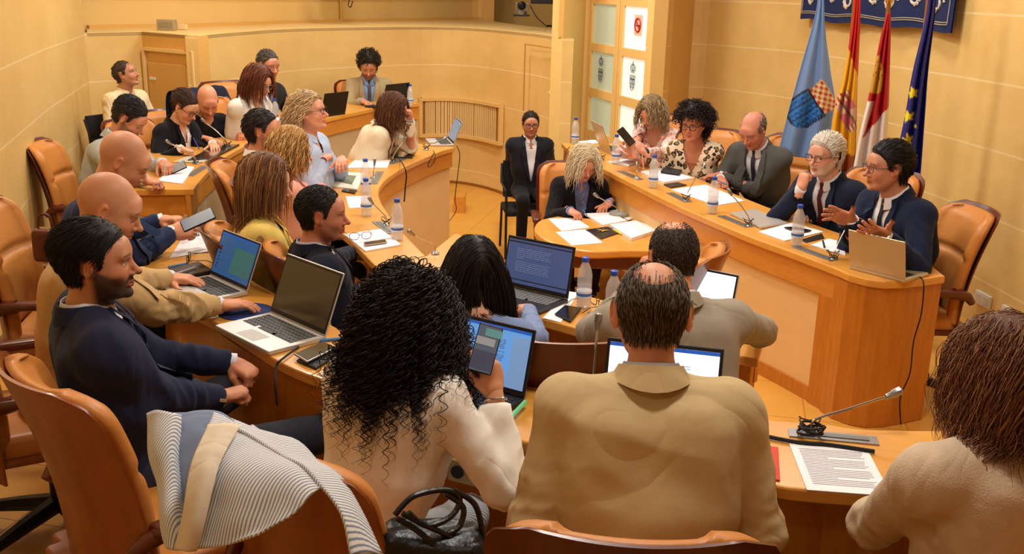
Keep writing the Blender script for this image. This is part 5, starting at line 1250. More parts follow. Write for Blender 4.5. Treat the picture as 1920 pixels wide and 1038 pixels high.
# presiding desk
person('pink', 'person with wavy grey blonde hair in a pink patterned blouse using a phone', (1222, 212), ZI, -150, lean=22, hy=14, hp=30, s=.98, seat=.44, fem=True, top='blouse', collar=False, skin=(214, 152, 126), hcol=(140, 116, 82),
  hair=longh(650, .19, .0026, cap=.018, vol=.014, curl=.006, wave=.08, streak=lin((196, 172, 132)), streakp=.3), face=dict(eyes='down', fat=.003), tcol=PINK, Vs=.14, R=hk(1180, 268, 254, 'grip', d=(-.3, .1, .8), n=(.3, -.8, .3)), L=hk(1196, 272, 252, 'grip', d=(-.6, .2, .6), n=(.3, -.8, .3)))
person('leopard', 'person with short dark curly hair and glasses in a leopard print blouse', (1300, 234), ZI, -158, lean=22, hy=8, hp=8, seat=.44, s=1.0, fem=True, top='blouse', collar=False, skin=(196, 128, 96), hcol=(34, 20, 18), glasses=(30, 24, 30),
  hair=dict(n=900, len=.085, w=.0022, comb=(0, -.4, .1), radial=.9, lift=1.0, curl=.009, wave=.032, curlpts=20, steps=7, cap=.03, vol=.012, grav=.3, lump=.7), face=dict(fat=.003), tcol=LEOP, Vs=.17, belly=.02, R=hp(1208, 306, TI+.05, 'pen'), L=hp(1256, 298, TI+.04, 'relax'))
person('greychair', 'balding person in a grey suit and dark tie bent over papers', (1412, 244), ZI, -140, lean=26, hy=6, hp=34, seat=.45, s=1.03, skin=(204, 136, 112), hcol=(120, 112, 104),
  hair=short(900, .008, .002, kind='fringe', cap=.004, lift=.2), face=dict(eyes='down'), tcol=(84, 84, 82), scol=(224, 226, 232), tie=(36, 40, 66), V0=.32, Vs=0, R=hp(1352, 342, TI+.04, 'pen'), L=hp(1330, 330, TI+.04, 'relax'))
person('whitehair', 'white haired bearded person in glasses and navy suit with a hand at the mouth', (1547, 292), ZI, -128, lean=20, hy=4, hp=6, seat=.45, s=1.02, skin=(214, 156, 130), hcol=(214, 208, 196), glasses=(60, 44, 40),
  hair=short(1300, .035, .0018, cap=.016, comb=(.5, -.8, -.1), cvar=.1), face=dict(beard=.45, gaze=-1), tcol=(24, 32, 54), scol=(232, 230, 234), tie=(84, 24, 34), V0=.30, Vs=0, R=hk(1508, 331, 318, 'fist', d=(.2, .1, .9), pole=(.4, .5, -.9)), L=hp(1528, 402, TI+.05, 'relax', d=(-.9, -.1, 0)))
person('speaker', 'dark haired person in glasses and navy suit speaking with open hands at the desk end', (1664, 314), ZI, -112, lean=18, hy=16, hp=4, s=1.06, skin=(198, 138, 108), hcol=(18, 14, 14), glasses=(24, 22, 24),
  hair=short(1500, .035, .0016, cap=.016, comb=(.4, -.8, -.1), lift=.3), tcol=(24, 34, 62), scol=(240, 238, 242), tie=(20, 24, 40), V0=.30, Vs=0, R=hk(1572, 404, 362, 'spread', d=(-.85, -.1, .30), n=(-.2, .75, .5), pole=(.4, -.2, -.9)), L=hk(1640, 434, 385, 'spread', d=(-.75, -.3, .35), n=(-.2, -.75, -.5), pole=(-.4, -.2, -.9)))
person('clerk', 'person with pale blond hair, headband and black jacket writing at the clerk table', (1096, 306), 0.0, 172, lean=20, hy=-8, hp=30, s=1.0, fem=True, seat=.44, skin=(210, 146, 118), hcol=(206, 186, 148),
  hair=longh(800, .20, .0024, cap=.016, vol=.012, curl=.005, wave=.09, cvar=.12, streak=lin((236, 222, 196)), streakp=.4, bright=1.05), face=dict(eyes='down'), tcol=(17, 18, 22), scol=(112, 128, 178), V0=.34, Vs=.0, R=hp(1082, 402, .84, 'pen'), L=hp(1133, 388, .84, 'flat'))
person('wallman', 'person in glasses, dark jacket and white shirt sitting alone against the curved wall', (995, 233), 0.0, 172, lean=-2, hy=2, hp=6, s=.90, skin=(190, 128, 98), hcol=(36, 28, 24), glasses=(30, 26, 26),
  hair=short(900, .020, .0018, cap=.005, hl=.008, lift=.8, mess=.3), face=dict(beard=.2), tcol=(26, 27, 34), scol=(234, 234, 238), V0=.40, Vs=.08, R=hp(986, 300, .58, 'relax'), L=hp(1010, 298, .58, 'relax'), pants=(20, 20, 24), seat=.52)
for k_, p in PP.items(): print('PERSON', k_, np.round(p['loc'], 2), round(p['k']))

# ---------------------------------------------------------------- chairs
chair(-.96, 2.58, ZO, 45, 'brown shelled leather office chair under the bearded person in navy blazer')
chair_for(PP['beigebald'], 'brown shelled leather chair behind the bald person in beige jacket', off=-.06, da=-12)
chair_for(PP['phonebald'], 'leather office chair behind the bald person holding a smartphone', off=-.04)
chair_for(PP['greysuit'], 'red edged tan leather chair by the left wall behind the light grey suit', da=-14, off=.0, shell=MAHOG)
chair_for(PP['blackwoman'], 'leather office chair behind the person in the black blazer', shell=MAHOG)
chair_for(PP['baldblack'], 'leather office chair behind the bald person in the black sweater', shell=MAHOG)
ch = chair_for(PP['whitewoman'], 'leather office chair with a dark navy coat hung over its back', shell=MAHOG)
chair_for(PP['darkjacket'], 'leather office chair of the grey haired person holding their chin', shell=MAHOG)
chair_for(PP['tan'], 'red edged leather chair of the person in the tan jacket', shell=MAHOG, da=-15)
chair_for(PP['whiteshirt'], 'leather office chair of the bearded person in the white shirt', shell=MAHOG, off=.08)
chair_for(PP['blonde'], 'leather office chair behind the person in the pink jacket', shell=MAHOG, off=.10)
chair_for(PP['yellow'], 'leather office chair behind the person in the yellow jacket', shell=MAHOG, off=.11)
chair_for(PP['navybalding'], 'leather office chair behind the balding person in the dark navy suit', shell=MAHOG, off=.12)
chair_for(PP['blueshirt'], 'wide leather office chair behind the person with folded arms', shell=MAHOG, off=-.02)
chair_for(PP['cream'], 'leather office chair of the person in the cream blazer', shell=MAHOG)
c_ = P(1065, 640, ZI+1.03); chair(c_[0], c_[1]+.33, ZI, -4, 'empty dark red shelled leather chair pushed in at the inner bench', MAHOG)
c_ = P(1350, 470, ZI+1.03); chair(c_[0]-.33, c_[1]+.12, ZI, -68, 'empty brown shelled chair standing before the presiding desk', MAHOGL)
chair(-.33, 2.25, ZO, 38, 'brown shelled leather chair with a striped jacket draped over its back')
chair(.26, 1.98, ZO, 4, 'dark red shelled leather chair behind the person in the beige suit', MAHOG)
chair_for(PP['rightwoman'], 'leather office chair under the person in the beige linen blouse', shell=MAHOG, off=-.16)
for k_, t_ in (('pink', 'leather office chair behind the person in the pink patterned blouse'), ('leopard', 'leather office chair behind the person in the leopard print blouse'), ('greychair', 'leather office chair behind the person in the grey suit'), ('whitehair', 'leather office chair behind the white haired person')):
    chair_for(PP[k_], t_, shell=MAHOG, off=-.12)
c_ = P(1832, 392, ZI+1.03); chair(c_[0]-.33, c_[1]-.02, ZI, -92, 'large tan leather chair with red brown shell at the right end of the presiding desk', MAHOG)
chair_for(PP['clerk'], 'tan leather chair with red brown edge at the clerk table', shell=MAHOG, off=-.1, da=6)
def slimchair(label, x, y, z, a):
    r = thing('visitor_chair', label, 'chair', (x, y, z), -rad(a)); bm = mat('black upholstery', srgb(24, 25, 30), .8)
    b = MB(); b.box((0, 0, .42), (.46, .44, .05), bev=.015); b.build('seat', bm, r); b = MB(); b.box((0, -.23, .66), (.42, .04, .34), rx(rad(8)), bev=.012); b.build('backrest', bm, r)
    for sx in (-1, 1):
        b = MB(); b.tube([(sx*.23, .22, .0), (sx*.23, .20, .42), (sx*.23, .18, .62), (sx*.23, -.18, .64), (sx*.22, -.25, .80)], .012, 8); b.build('front_leg', BLACKP, r, smooth=True)
        b = MB(); b.tube([(sx*.22, -.28, .0), (sx*.22, -.20, .42)], .012, 8); b.build('rear_leg', BLACKP, r, smooth=True)
    return r
q = PP['wallman']; slimchair('slim black visitor chair against the curved wall', q['loc'][0], q['loc'][1], 0, 172)
q = PP['checked']; slimchair('slim black visitor chair by the booth door', q['loc'][0], q['loc'][1], q['loc'][2], 118)
# ---------------------------------------------------------------- laptops
laptop('silver laptop with blue mail screen under the hands of the bald person in beige', (316, 552), (388, 590), (466, 547), (396, 515), TO, 112, SILV, SD, MAIL)
laptop('silver laptop with a black screen beside the blue mouse pad', (424, 619), (526, 666), (613, 631), (509, 585), TO, 112, SILV, SCRD)
laptop('black laptop with dim navy screen on the inner bench', (924, 570), (1029, 597), (1066, 561), (942, 533), TI, 102, DARKL, SN, NAVY, keys=mat('pale keys', srgb(120, 122, 124), .5))
laptop('dark laptop with a blue document screen behind the raised phone', (757, 758), (922, 803), (985, 747), (822, 703), TO, 106, DARKL, SB, DOC)
laptop('dark laptop with bright white document screen before the person in beige', (1102, 832), (1328, 862), (1345, 795), (1128, 768), TO, 104, DARKL, SW, DOCW)
laptop('silver edged laptop with a bright blank screen at the inner bench end', (1205, 620), (1346, 652), (1369, 616), (1228, 584), TI, 104, SILV, SW)
laptop('warm grey laptop seen from behind on the end of the presiding desk', (1731, 509), (1626, 484), (1592, 498), (1697, 525), TP, 104, ALU, SCRD)
laptop('light grey laptop open at the far end of the inner bench', (799, 260), (809, 273), (853, 272), (839, 258), TI, 112, SILV, SG)
laptop('black laptop open on the back desk left of the tan jacket', (640, 200), (598, 205), (603, 217), (648, 211), TO, 104, BLACKP, SCRD)
laptop('black laptop partly hidden behind the hair of the person in cream', (757, 184), (712, 190), (716, 202), (762, 196), TO, 104, BLACKP, SCRD)
laptop('gold coloured laptop seen from behind on the far end of the presiding desk', (1192, 280), (1162, 262), (1118, 270), (1150, 289), TP, 112, ALU, SCRD)
laptop('small dark green laptop in front of the person in the white jacket', (537, 214), (519, 219), (529, 228), (549, 223), TO, 104, mat('dark green shell', srgb(60, 70, 58), .4), SCRD)
slab_thing('laptop', 'closed silver laptop lying on the presiding desk between two microphones', 'laptop', [(1369, 398), (1416, 391), (1476, 416), (1427, 425)], TP, .016, SILV)
# ---------------------------------------------------------------- papers, books, phones
paper([(296, 338), (342, 344), (364, 313), (330, 308)], TO, 'loose pile of white papers at the stepped end of the far left desk', th=.006)
paper([(318, 484), (401, 469), (380, 441), (340, 450)], TO, 'printed white sheet under the hands holding the smartphone', lines=14)
paper([(646, 439), (714, 429), (752, 458), (685, 470)], TI, 'white ring bound notepad beside the dark navy suit', th=.008, name='notepad', cat='notepad')
b = MB(); a_, c_ = P(668, 456, TI+.01), P(738, 446, TI+.01)
for i in range(26):
    p_ = a_+(c_-a_)*i/25; b.tube([p_+V(0, .008*math.cos(t), .006*math.sin(t)) for t in np.linspace(0, 6.28, 8)], .0009, 4)
tag(b.build('wire_binding', CHROME), 'fine wire binding across the white notepad', 'binding')
paper([(650, 314), (665, 300), (732, 300), (726, 314)], TI, 'white papers in front of the person with folded arms', th=.006)
paper([(618, 347), (637, 322), (683, 324), (670, 355)], TI, 'folded newspaper with a grey picture on the inner bench', th=.014, name='newspaper', cat='newspaper', m=PAPER2)
b = MB(); q4 = [P(x, y, TI+.0175) for x, y in ((636, 340), (644, 327), (668, 329), (660, 345))]; b.add(q4, [(0, 1, 2, 3)]); o = b.build('front_picture', mat('newsprint picture', srgb(120, 124, 104), .9, var=.5, vscale=60)); o.parent = bpy.data.objects['newspaper']; o.location = tuple(-np.array(o.parent.location))
paper([(648, 368), (694, 367), (694, 388), (655, 390)], TI, 'small white notepad behind the lower left water bottle', lines=5)
CL = .80
paper([(1028, 410), (1079, 408), (1106, 426), (1053, 433)], CL, 'white sheet at the left of the clerk table under the writing hand')
paper([(1042, 435), (1098, 430), (1130, 455), (1072, 460)], CL, 'white sheet nearest the rounded front edge of the clerk table')
paper([(1096, 400), (1142, 398), (1176, 413), (1130, 421)], CL, 'white stack of pages at the middle of the clerk table', th=.012)
paper([(1142, 395), (1178, 390), (1204, 403), (1178, 412)], CL, 'white sheet at the back of the clerk table by the microphone foot', th=.004)
paper([(1144, 421), (1191, 413), (1237, 429), (1184, 446)], CL, 'thick white document at the right of the clerk table', th=.022)
slab_thing('document_case', 'black document case in the middle of the clerk table', 'case', [(1098, 430), (1140, 424), (1166, 434), (1127, 447)], CL, .008, mat('black gloss folder', srgb(30, 30, 34), .25))
b = MB(); p_ = P(1130, 432, CL+.012)
for i in range(4): th = i*1.3; b.tube([p_, p_+V(.03*math.cos(th), .03*math.sin(th), .004), p_+V(.045*math.cos(th), .045*math.sin(th), .001)], .0035, 5)
b.lathe([(.014, -.002), (.018, 0), (.014, .002)], 12, p_); tag(b.build('key_bunch', mat('brass', srgb(190, 150, 80), .3, .8)), 'small bunch of brass keys on the black document case', 'keys')
b = MB(); a_, c_ = P(1150, 430, CL+.010), P(1164, 438, CL+.010); b.tube([a_, c_], .006, 6); tag(b.build('highlighter', mat('yellow plastic', srgb(230, 214, 60), .4)), 'yellow highlighter on the black document case', 'pen')
paper([(1138, 303), (1202, 293), (1213, 297), (1179, 311)], TP, 'white papers before the person in the pink patterned blouse', th=.004)
paper([(1202, 321), (1240, 314), (1300, 333), (1245, 341)], TP, 'white folder of papers under the black wallet', th=.014)
slab_thing('wallet', 'black wallet lying on the white folder on the presiding desk', 'wallet', [(1239, 320), (1244, 313), (1279, 317), (1274, 325)], TP+.017, .018, mat('black leather', srgb(28, 30, 38), .5))
slab_thing('document_case', 'dark flat case on the presiding desk behind the tall microphone', 'case', [(1244, 345), (1271, 341), (1288, 346), (1258, 351)], TP, .008, mat('brown black leather', srgb(52, 40, 30), .5))
paper([(1258, 355), (1323, 346), (1396, 376), (1342, 385)], TP, 'large white papers under the person in the grey suit', th=.003)
paper([(1423, 434), (1485, 417), (1544, 434), (1471, 451)], TP, 'white papers before the white haired person with a black phone on top', th=.005)
slab_thing('smartphone', 'black smartphone on the papers before the white haired person', 'phone', [(1470, 425), (1490, 424), (1522, 431), (1500, 435)], TP+.008, .009, BLACKP, SCRD)
slab_thing('document_case', 'black folder between the papers and the speaker notes', 'case', [(1500, 449), (1541, 437), (1546, 446), (1512, 454)], TP, .004, BLACKP)
paper([(1520, 459), (1554, 447), (1583, 455), (1585, 478)], TP, 'white note pages beside the laptop of the speaking person', th=.004)
b = MB(); b.tube([P(1543, 451, TP+.012), P(1546, 463, TP+.012)], .005, 6); tag(b.build('pen', BLACKP), 'black pen on the white note pages by the speaker', 'pen')
paper([(1084, 265), (1116, 262), (1122, 268), (1090, 272)], TP, 'white paper at the far rounded end of the presiding desk')
slab_thing('tablet', 'dark tablet lying before the person in the cream blazer', 'tablet', [(736, 294), (742, 283), (781, 281), (773, 295)], TI, .01, BLACKP, SCRD)
slab_thing('tablet', 'dark tablet under the writing hand of the person in the black blazer', 'tablet', [(352, 299), (398, 296), (449, 270), (404, 271)], TO, .014, BLACKP, SCRD)
slab_thing('folder', 'pale grey folder at the edge of the far left desk', 'folder', [(323, 303), (381, 304), (396, 294), (350, 293)], TO, .006, mat('pale grey card', srgb(176, 172, 150), .7))
slab_thing('smartphone', 'large black smartphone in the foreground beside the blank screened laptop', 'phone', [(551, 662), (606, 639), (631, 650), (576, 677)], TO+.012, .010, GREYM, SCRD)
slab_thing('phone_case', 'black flip case under the large black smartphone', 'case', [(556, 674), (606, 646), (640, 660), (592, 689)], TO, .010, mat('black case leather', srgb(22, 22, 24), .6))
paper([(598, 700), (660, 672), (730, 692), (668, 724)], TO, 'white papers beside the long curly hair on the foreground desk', th=.006)
b = MB(); b.tube([P(584, 640, TO+.006), P(640, 634, TO+.006)], .0055, 6); tag(b.build('pen', mat('blue pen plastic', srgb(60, 130, 200), .4)), 'blue pen between silver laptop and large smartphone', 'pen')
slab_thing('document_case', 'black zipped case with brown cover beside the far silver laptop', 'case', [(276, 514), (312, 524), (400, 506), (372, 489)], TO, .018, mat('black case edge', srgb(24, 24, 26), .5), mat('brown case cover', srgb(66, 50, 32), .5))
b = MB(); b.tube([P(316, 501, TO+.008), P(352, 494, TO+.008)], .006, 6); tag(b.build('pen', mat('blue folder plastic', srgb(70, 140, 200), .4)), 'blue pen behind the black zipped case', 'pen')
b = MB(); b.tube([P(330, 513, TO+.026), P(367, 501, TO+.026)], .005, 6); tag(b.build('pen', SILV), 'silver pen on the black zipped case', 'pen')
b = MB(); b.lathe([(.105, .001), (.107, .003), (.104, .005)], 36, P(462, 585, TO)); tag(b.build('mouse_pad', mat('navy felt', srgb(28, 48, 104), .9)), 'round dark blue mouse pad under the right hand', 'mouse pad')
def spectacles(label, px, z, a, m=BLACKP):
    r = thing('eyeglasses', label, 'glasses', P(*px, z+.021), -rad(a)); b = MB(); glasses_mesh(b, (0, 0, 0), None, arm=.13, spread=-.006); b.build('frame', m, r, smooth=True); return r
spectacles('folded open black eyeglasses on the desk by the smartphone hands', (352, 484), TO, -100)
spectacles('thin eyeglasses resting on the ring bound notepad', (676, 442), TI+.01, 160, mat('thin red brown frame', srgb(110, 50, 44), .3))
spectacles('black eyeglasses beside the bottle next to the black laptop', (1122, 566), TI, 60)
slab_thing('booklet', 'bright red booklet on the foreground desk beside the beige sleeve', 'booklet', [(1420, 832), (1459, 837), (1463, 899), (1433, 895)], TO, .006, mat('red card', srgb(212, 62, 38), .6))
paper([(1480, 832), (1626, 842), (1672, 930), (1513, 918)], TO, 'white printed page in front of the person in beige linen', lines=22)
slab_thing('smartphone', 'black smartphone on white paper beside the black laptop', 'phone', [(1040, 587), (1059, 571), (1090, 576), (1070, 601)], TI+.004, .009, BLACKP, SCRD)
paper([(1018, 596), (1066, 546), (1084, 549), (1052, 604)], TI, 'white sheet between the black laptop and the water bottle', th=.002)
b = MB(); b.tube([P(1104, 586, TI+.006), P(1113, 606, TI+.006)], .0055, 6); tag(b.build('pen', mat('blue pen plastic', srgb(60, 130, 200), .4)), 'blue pen at the elbow of the grey jacket', 'pen')
slab_thing('smartphone', 'black smartphone lying beside the folded newspaper', 'phone', [(640, 357), (644, 353), (669, 355), (665, 362)], TI, .009, BLACKP, SCRD)
slab_thing('smartphone', 'dark smartphone on the ring bound notepad', 'phone', [(683, 459), (681, 454), (723, 448), (726, 453)], TI+.012, .009, mat('rose phone edge', srgb(190, 160, 140), .3), SCRD)
def heldphone(label, px, k, up, right, w=.072, h=.150, scr=SCRD, extra=None):
    c = D(*px, k); u = nrm(V(*up)); r_ = nrm(V(*right)-u*(V(*right)@u)); n = np.cross(r_, u); M_ = np.stack([r_, n, u], 1)
    r = thing('smartphone', label, 'phone', c); b = MB(); b.box((0, 0, 0), (w, .009, h), M_, bev=.004); b.build('phone_body', BLACKP, r)
    b = MB(); b.box(-n*.0 + M_@V(0, .005, 0), (w*.92, .0012, h*.94), M_); s_ = b.build('screen', scr, r)
    b = MB(); b.box(M_@V(0, -.005, 0), (w*.92, .0012, h*.94), M_); b.build('back_glass', SCRD, r)
    return r, M_
kc = 715
ph, Mp = heldphone('smartphone held up by the curly haired person, camera view on its screen', (910, 654), kc, (.24, .30, .92), (.97, -.12, -.2), w=.064, h=.128, scr=screen_mat('phone camera screen', srgb(84, 96, 112), .9))
for y, h_, cx, w_, col, nm in ((.045, .02, .012, .045, (96, 150, 150), 'teal_patch'), (.020, .02, -.004, .05, (150, 156, 160), 'grey_patch'), (-.03, .05, 0, .06, (70, 76, 96), 'dark_patch')):
    b = MB(); b.box(Mp@V(cx, .0060, y), (w_, .0008, h_), Mp); b.build(nm, screen_mat('phone '+nm, srgb(*col), .8), ph)
heldphone('smartphone held by the bald person in the navy jacket', (371, 412), 425, (.8, .3, .35), (.45, -.68, -.45), scr=screen_mat('grey phone screen', srgb(110, 120, 136), .6))
heldphone('black smartphone in the hands of the person in pink pattern', (1174, 256), 256, (-.55, .2, .6), (.6, .5, .3))
heldphone('grey smartphone in the hand of the light grey suit', (328, 316), 288, (.8, .3, .35), (.45, -.68, -.45), scr=screen_mat('dim phone screen', srgb(130, 130, 130), .5))
def pen_at(label, a, b_, m, r_=.004):
    b = MB(); b.tube([a, b_], r_, 6); tag(b.build('pen', m), label, 'pen')
pen_at('purple pen in the writing hand of the black blazer', D(362, 258, 262), D(374, 280, 262), mat('purple pen', srgb(60, 40, 150), .4))
pen_at('silver pen in the hand above the far left desk papers', D(309, 302, 292), D(309, 330, 292), SILV)
pen_at('blue pen in the writing hand at the clerk table', D(1092, 392, 292), D(1101, 404, 292), mat('blue pen plastic', srgb(60, 130, 200), .4), .003)
pen_at('silver pen held by the person in leopard print', D(1204, 290, 277), D(1207, 318, 277), SILV)
pen_at('blue pen held by the person in the grey suit', D(1345, 338, 300), D(1362, 346, 300), mat('blue pen plastic', srgb(60, 130, 200), .4))
pen_at('green highlighter beside the dark laptop with blue screen', P(946, 794, TO+.02), P(985, 753, TO+.02), mat('mint plastic', srgb(120, 220, 160), .4), .0075)
# ---------------------------------------------------------------- bottles
for x, y, z, t_ in ((1078, 270, TP, 'clear blue capped water bottle at the far rounded end of the presiding desk'), (1154, 307, TP, 'clear blue capped water bottle before the gold coloured laptop'), (1224, 352, TP, 'clear blue capped water bottle beside the white folder'),
                    (1335, 400, TP, 'clear blue capped water bottle before the person in the grey suit'), (1493, 461, TP, 'clear blue capped water bottle before the white haired person'), (1094, 577, TI, 'clear blue capped water bottle beside the black laptop'),
                    (1147, 606, TI, 'clear blue capped water bottle half hidden by the grey jacket'), (745, 450, TI, 'clear blue capped water bottle right of the ring bound notepad'), (687, 405, TI, 'clear blue capped water bottle by the small notepad, nearer of two in line'),
                    (686, 362, TI, 'clear blue capped water bottle beside the newspaper, farther of two in line'), (769, 200, TO, 'clear blue capped water bottle before the tan jacket on the back desk')):
    bottle(x, y, z, t_)
p_ = P(517, 234, TO); 
bottle(517, 234, TO, 'clear blue capped water bottle before the person in the white jacket')
# ---------------------------------------------------------------- microphones
mic('gooseneck microphone nearest the stepped end of the far left desk', (367, 307), TO, (316, 266), tiph=.17, plate=((355, 330), (385, 312)))
mic('gooseneck microphone before the bald person in the black sweater', (425, 276), TO, (381, 226), tiph=.20)
mic('low gooseneck microphone bending over the printed sheet at the left', (372, 441), TO, (419, 450), tiph=.05, coil=False)
mic('gooseneck microphone before the person in the cream blazer', (737, 304), TI, (758, 263), tiph=.17, plate=((730, 308), (757, 298)))
mic('gooseneck microphone beside the light grey laptop', (799, 281), TI, (835, 258), tiph=.07)
mic('short gooseneck microphone behind the two bottles in line', (700, 334), TI, (702, 307), tiph=.10, coil=False, plate=((700, 345), (712, 322)))
mic('gooseneck microphone before the person in dark navy suit', (724, 422), TI, (697, 378), tiph=.14, plate=((706, 416), (736, 438)))
mic('gooseneck microphone curving left behind the dark curly hair', (816, 476), TI, (772, 437), tiph=.13, coil=False)
mic('gooseneck microphone before the person in leopard print', (1194, 335), TP, (1194, 312), tiph=.08, coil=False, plate=((1163, 321), (1200, 337)))
mic('dark short microphone at the gold coloured laptop', (1128, 300), TP, (1122, 282), tiph=.08)
mic('tall gooseneck microphone left of the person in the grey suit', (1287, 377), TP, (1321, 308), tiph=.20, plate=((1256, 362), (1290, 379)))
mic('tall gooseneck microphone leaning left over the closed laptop', (1404, 424), TP, (1369, 360), tiph=.18, plate=((1352, 405), (1404, 426)))
m_ = mic('gooseneck microphone with a lit red ring before the speaking person', (1563, 486), TP, (1599, 408), tiph=.20, plate=((1492, 463), (1563, 489)))
b = MB(); e_ = P(1596, 413, TP+.185); b.tube([e_, e_+V(.004, .003, .010)], .0105, 10); o = b.build('red_ring', screen_mat('red ring light', srgb(230, 40, 60), 2.)); o.parent = m_; o.location = tuple(-np.array(m_.location))
cm_ = mic('long gooseneck microphone with a round foot on the clerk table', (1160, 404), CL+.004, (1118, 366), tiph=.15, coil=False, big=1.4)
b = MB(); b.lathe([(.060, 0), (.075, .006), (.070, .022), (.03, .030)], 24, (0, 0, 0)); b.build('round_foot', mat('grey foot plastic', srgb(150, 152, 146), .5), cm_)
mic('black gooseneck microphone standing upright beside the beige suit', (1108, 764), TO, (1122, 600), tiph=.26, coil=False, big=1.2)
mic('silver gooseneck microphone on the near right desk beside the printed page', (1520, 815), TO, (1678, 736), tiph=.13, plate=((1478, 812), (1646, 828)), big=1.25)
# ---------------------------------------------------------------- cables
cable('thin black cable hanging from the light grey laptop to the floor', [D(856, 273, 232), D(862, 290, 232), D(858, 330, 228), D(853, 372, 224), D(855, 395, 220), P(846, 412, .02)+V(-.02, -.1, 0)], .0035)
cable('black strap hanging over the pale front of the inner bench', [P(750, 300, TI+.01), D(758, 312, 262), D(762, 330, 262), D(760, 350, 260), D(758, 378, 259)], .005)
cable('small loop of black cable over the inner bench front', [P(812, 282, TI+.01), D(816, 290, 243), D(813, 305, 242), D(804, 313, 242), D(803, 307, 243), D(814, 287, 243)], .003)
cable('black cable hanging from the laptop down the end of the presiding desk', [P(1714, 515, TP+.006), P(1727, 521, TP+.006)+V(0, -.01, 0), D(1732, 540, 389), D(1727, 590, 384), D(1713, 640, 380), D(1706, 700, 375), D(1688, 745, 372), D(1689, 795, 369)], .0035)
cable('black cable crossing the near right desk to the microphone', [P(1400, 806, TO+.008), P(1440, 818, TO+.008), P(1500, 829, TO+.008), P(1560, 834, TO+.008), P(1640, 846, TO+.008)], .006)
b = cable('coil of black cable around the foot of the silver microphone', [P(1520, 815, TO+.01)+V(.035*math.cos(t)*(1+.1*math.sin(t*1.7)), .028*math.sin(t), .02+.012*math.sin(t*.7)) for t in np.linspace(0, 19, 40)], .004)
cable('black cable dropping from the silver laptop edge in the foreground', [P(560, 650, TO+.006), P(530, 672, TO+.008), D(518, 686, 555), D(516, 720, 560), D(520, 760, 560)], .004)
cable('thin cable at the far end of the presiding desk', [P(1068, 275, TP+.006), D(1062, 283, 222), D(1058, 300, 222), D(1058, 330, 221)], .003)
# ---------------------------------------------------------------- wall fittings
def onwall(px, py, poly=rw, off=0):
    d = ray(px, py); best = None
    for i in range(len(poly)-1):
        a, b_ = poly[i], poly[i+1]; e = b_-a; den = d[0]*(-e[1])+d[1]*e[0]
        if abs(den) < 1e-9: continue
        t = (a[0]*(-e[1])+a[1]*e[0])/den; pt = d[:2]*t; u = ((pt-a)@e)/(e@e)
        if t > 0 and -.02 <= u <= 1.02 and (best is None or t < best[0]):
            n = nrm(V(e[1], -e[0])); n = -n if n@d[:2] > 0 else n; best = (t, n, nrm(e))
    t, n, e = best; p = CC+d*t; return V(p[0]+n[0]*off, p[1]+n[1]*off, p[2]), n, e
def wall_M(n, e): return np.array([[e[0], n[0], 0], [e[1], n[1], 0], [0, 0, 1.]])
p_, n_, e_ = onwall(1847, 561, off=.012); r = thing('wall_socket', 'white double wall socket low on the right wall behind the big chair', 'socket', p_)
b = MB(); b.box((0, 0, 0), (.17, .022, .085), wall_M(n_, e_), bev=.004); b.build('cover_plate', WHITEP, r)
b = MB(); 
for s_ in (-.04, .04): b.box(wall_M(n_, e_)@V(s_, .012, 0), (.058, .004, .055), wall_M(n_, e_))
b.build('socket_insert', mat('socket insert', srgb(214, 206, 190), .5), r)
p_, n_, e_ = onwall(1890, 582, off=.012); b = MB(); b.box(p_, (.08, .02, .06), wall_M(n_, e_), bev=.004); tag(b.build('wall_switch', WHITEP), 'small white wall plate beside the double socket', 'socket')
# tapestry
TAP = mat('navy tapestry cloth', srgb(18, 36, 84), .9, var=.25, vscale=14, bump=.3, bscale=300); SCROLL = mat('cream embroidery', srgb(214, 206, 190), .9, bump=.3, bscale=200); 
pA, nA, eA = onwall(1519, 36, off=.03); pB, nB, eB = onwall(1808, 60, off=.03)
ex = nrm((pB-pA)*V(1, 1, 0)); Wt = np.linalg.norm((pB-pA)[:2]); nT = V(ex[1], -ex[0], 0); nT = -nT if nT@V(*ray(1660, 50)) > 0 else nT
r = thing('tapestry', 'navy tapestry with cream scrollwork hanging on the right wall above the flags', 'tapestry', pA)
G_ = lambda x, z, o=0.: ex*x+V(0, 0, z)+nT*(o+.012*math.sin(x*9)+.006*math.sin(x*23+1)+.05)
b = MB(); nx_ = 60; vs = []
for o_ in (0, .012):
    for z_ in (0, .03, 1.2):
        for i in range(nx_+1): vs.append(G_(Wt*i/nx_, z_+.01*math.sin(i*.3), o_))
N1 = nx_+1; fs = []
for q_ in (0, 3):
    for j in range(2):
        for i in range(nx_): a_ = (q_+j)*N1+i; fs.append((a_, a_+1, a_+N1+1, a_+N1))
for i in range(nx_): fs.append((i, i+1, 3*N1+i+1, 3*N1+i))
b.add(vs, fs); b.build('cloth', TAP, r, smooth=True)
b = MB(); 
for z_ in (.05, .065): b.tube([G_(x, z_+.008*math.sin(x*8), .016) for x in np.linspace(.04, Wt-.04, 50)], .004, 4)
for x in (.04, Wt-.04): b.tube([G_(x, z_, .016) for z_ in (.05, 1.1)], .004, 4)
b.build('border_line', mat('border thread', srgb(170, 160, 140), .9), r)
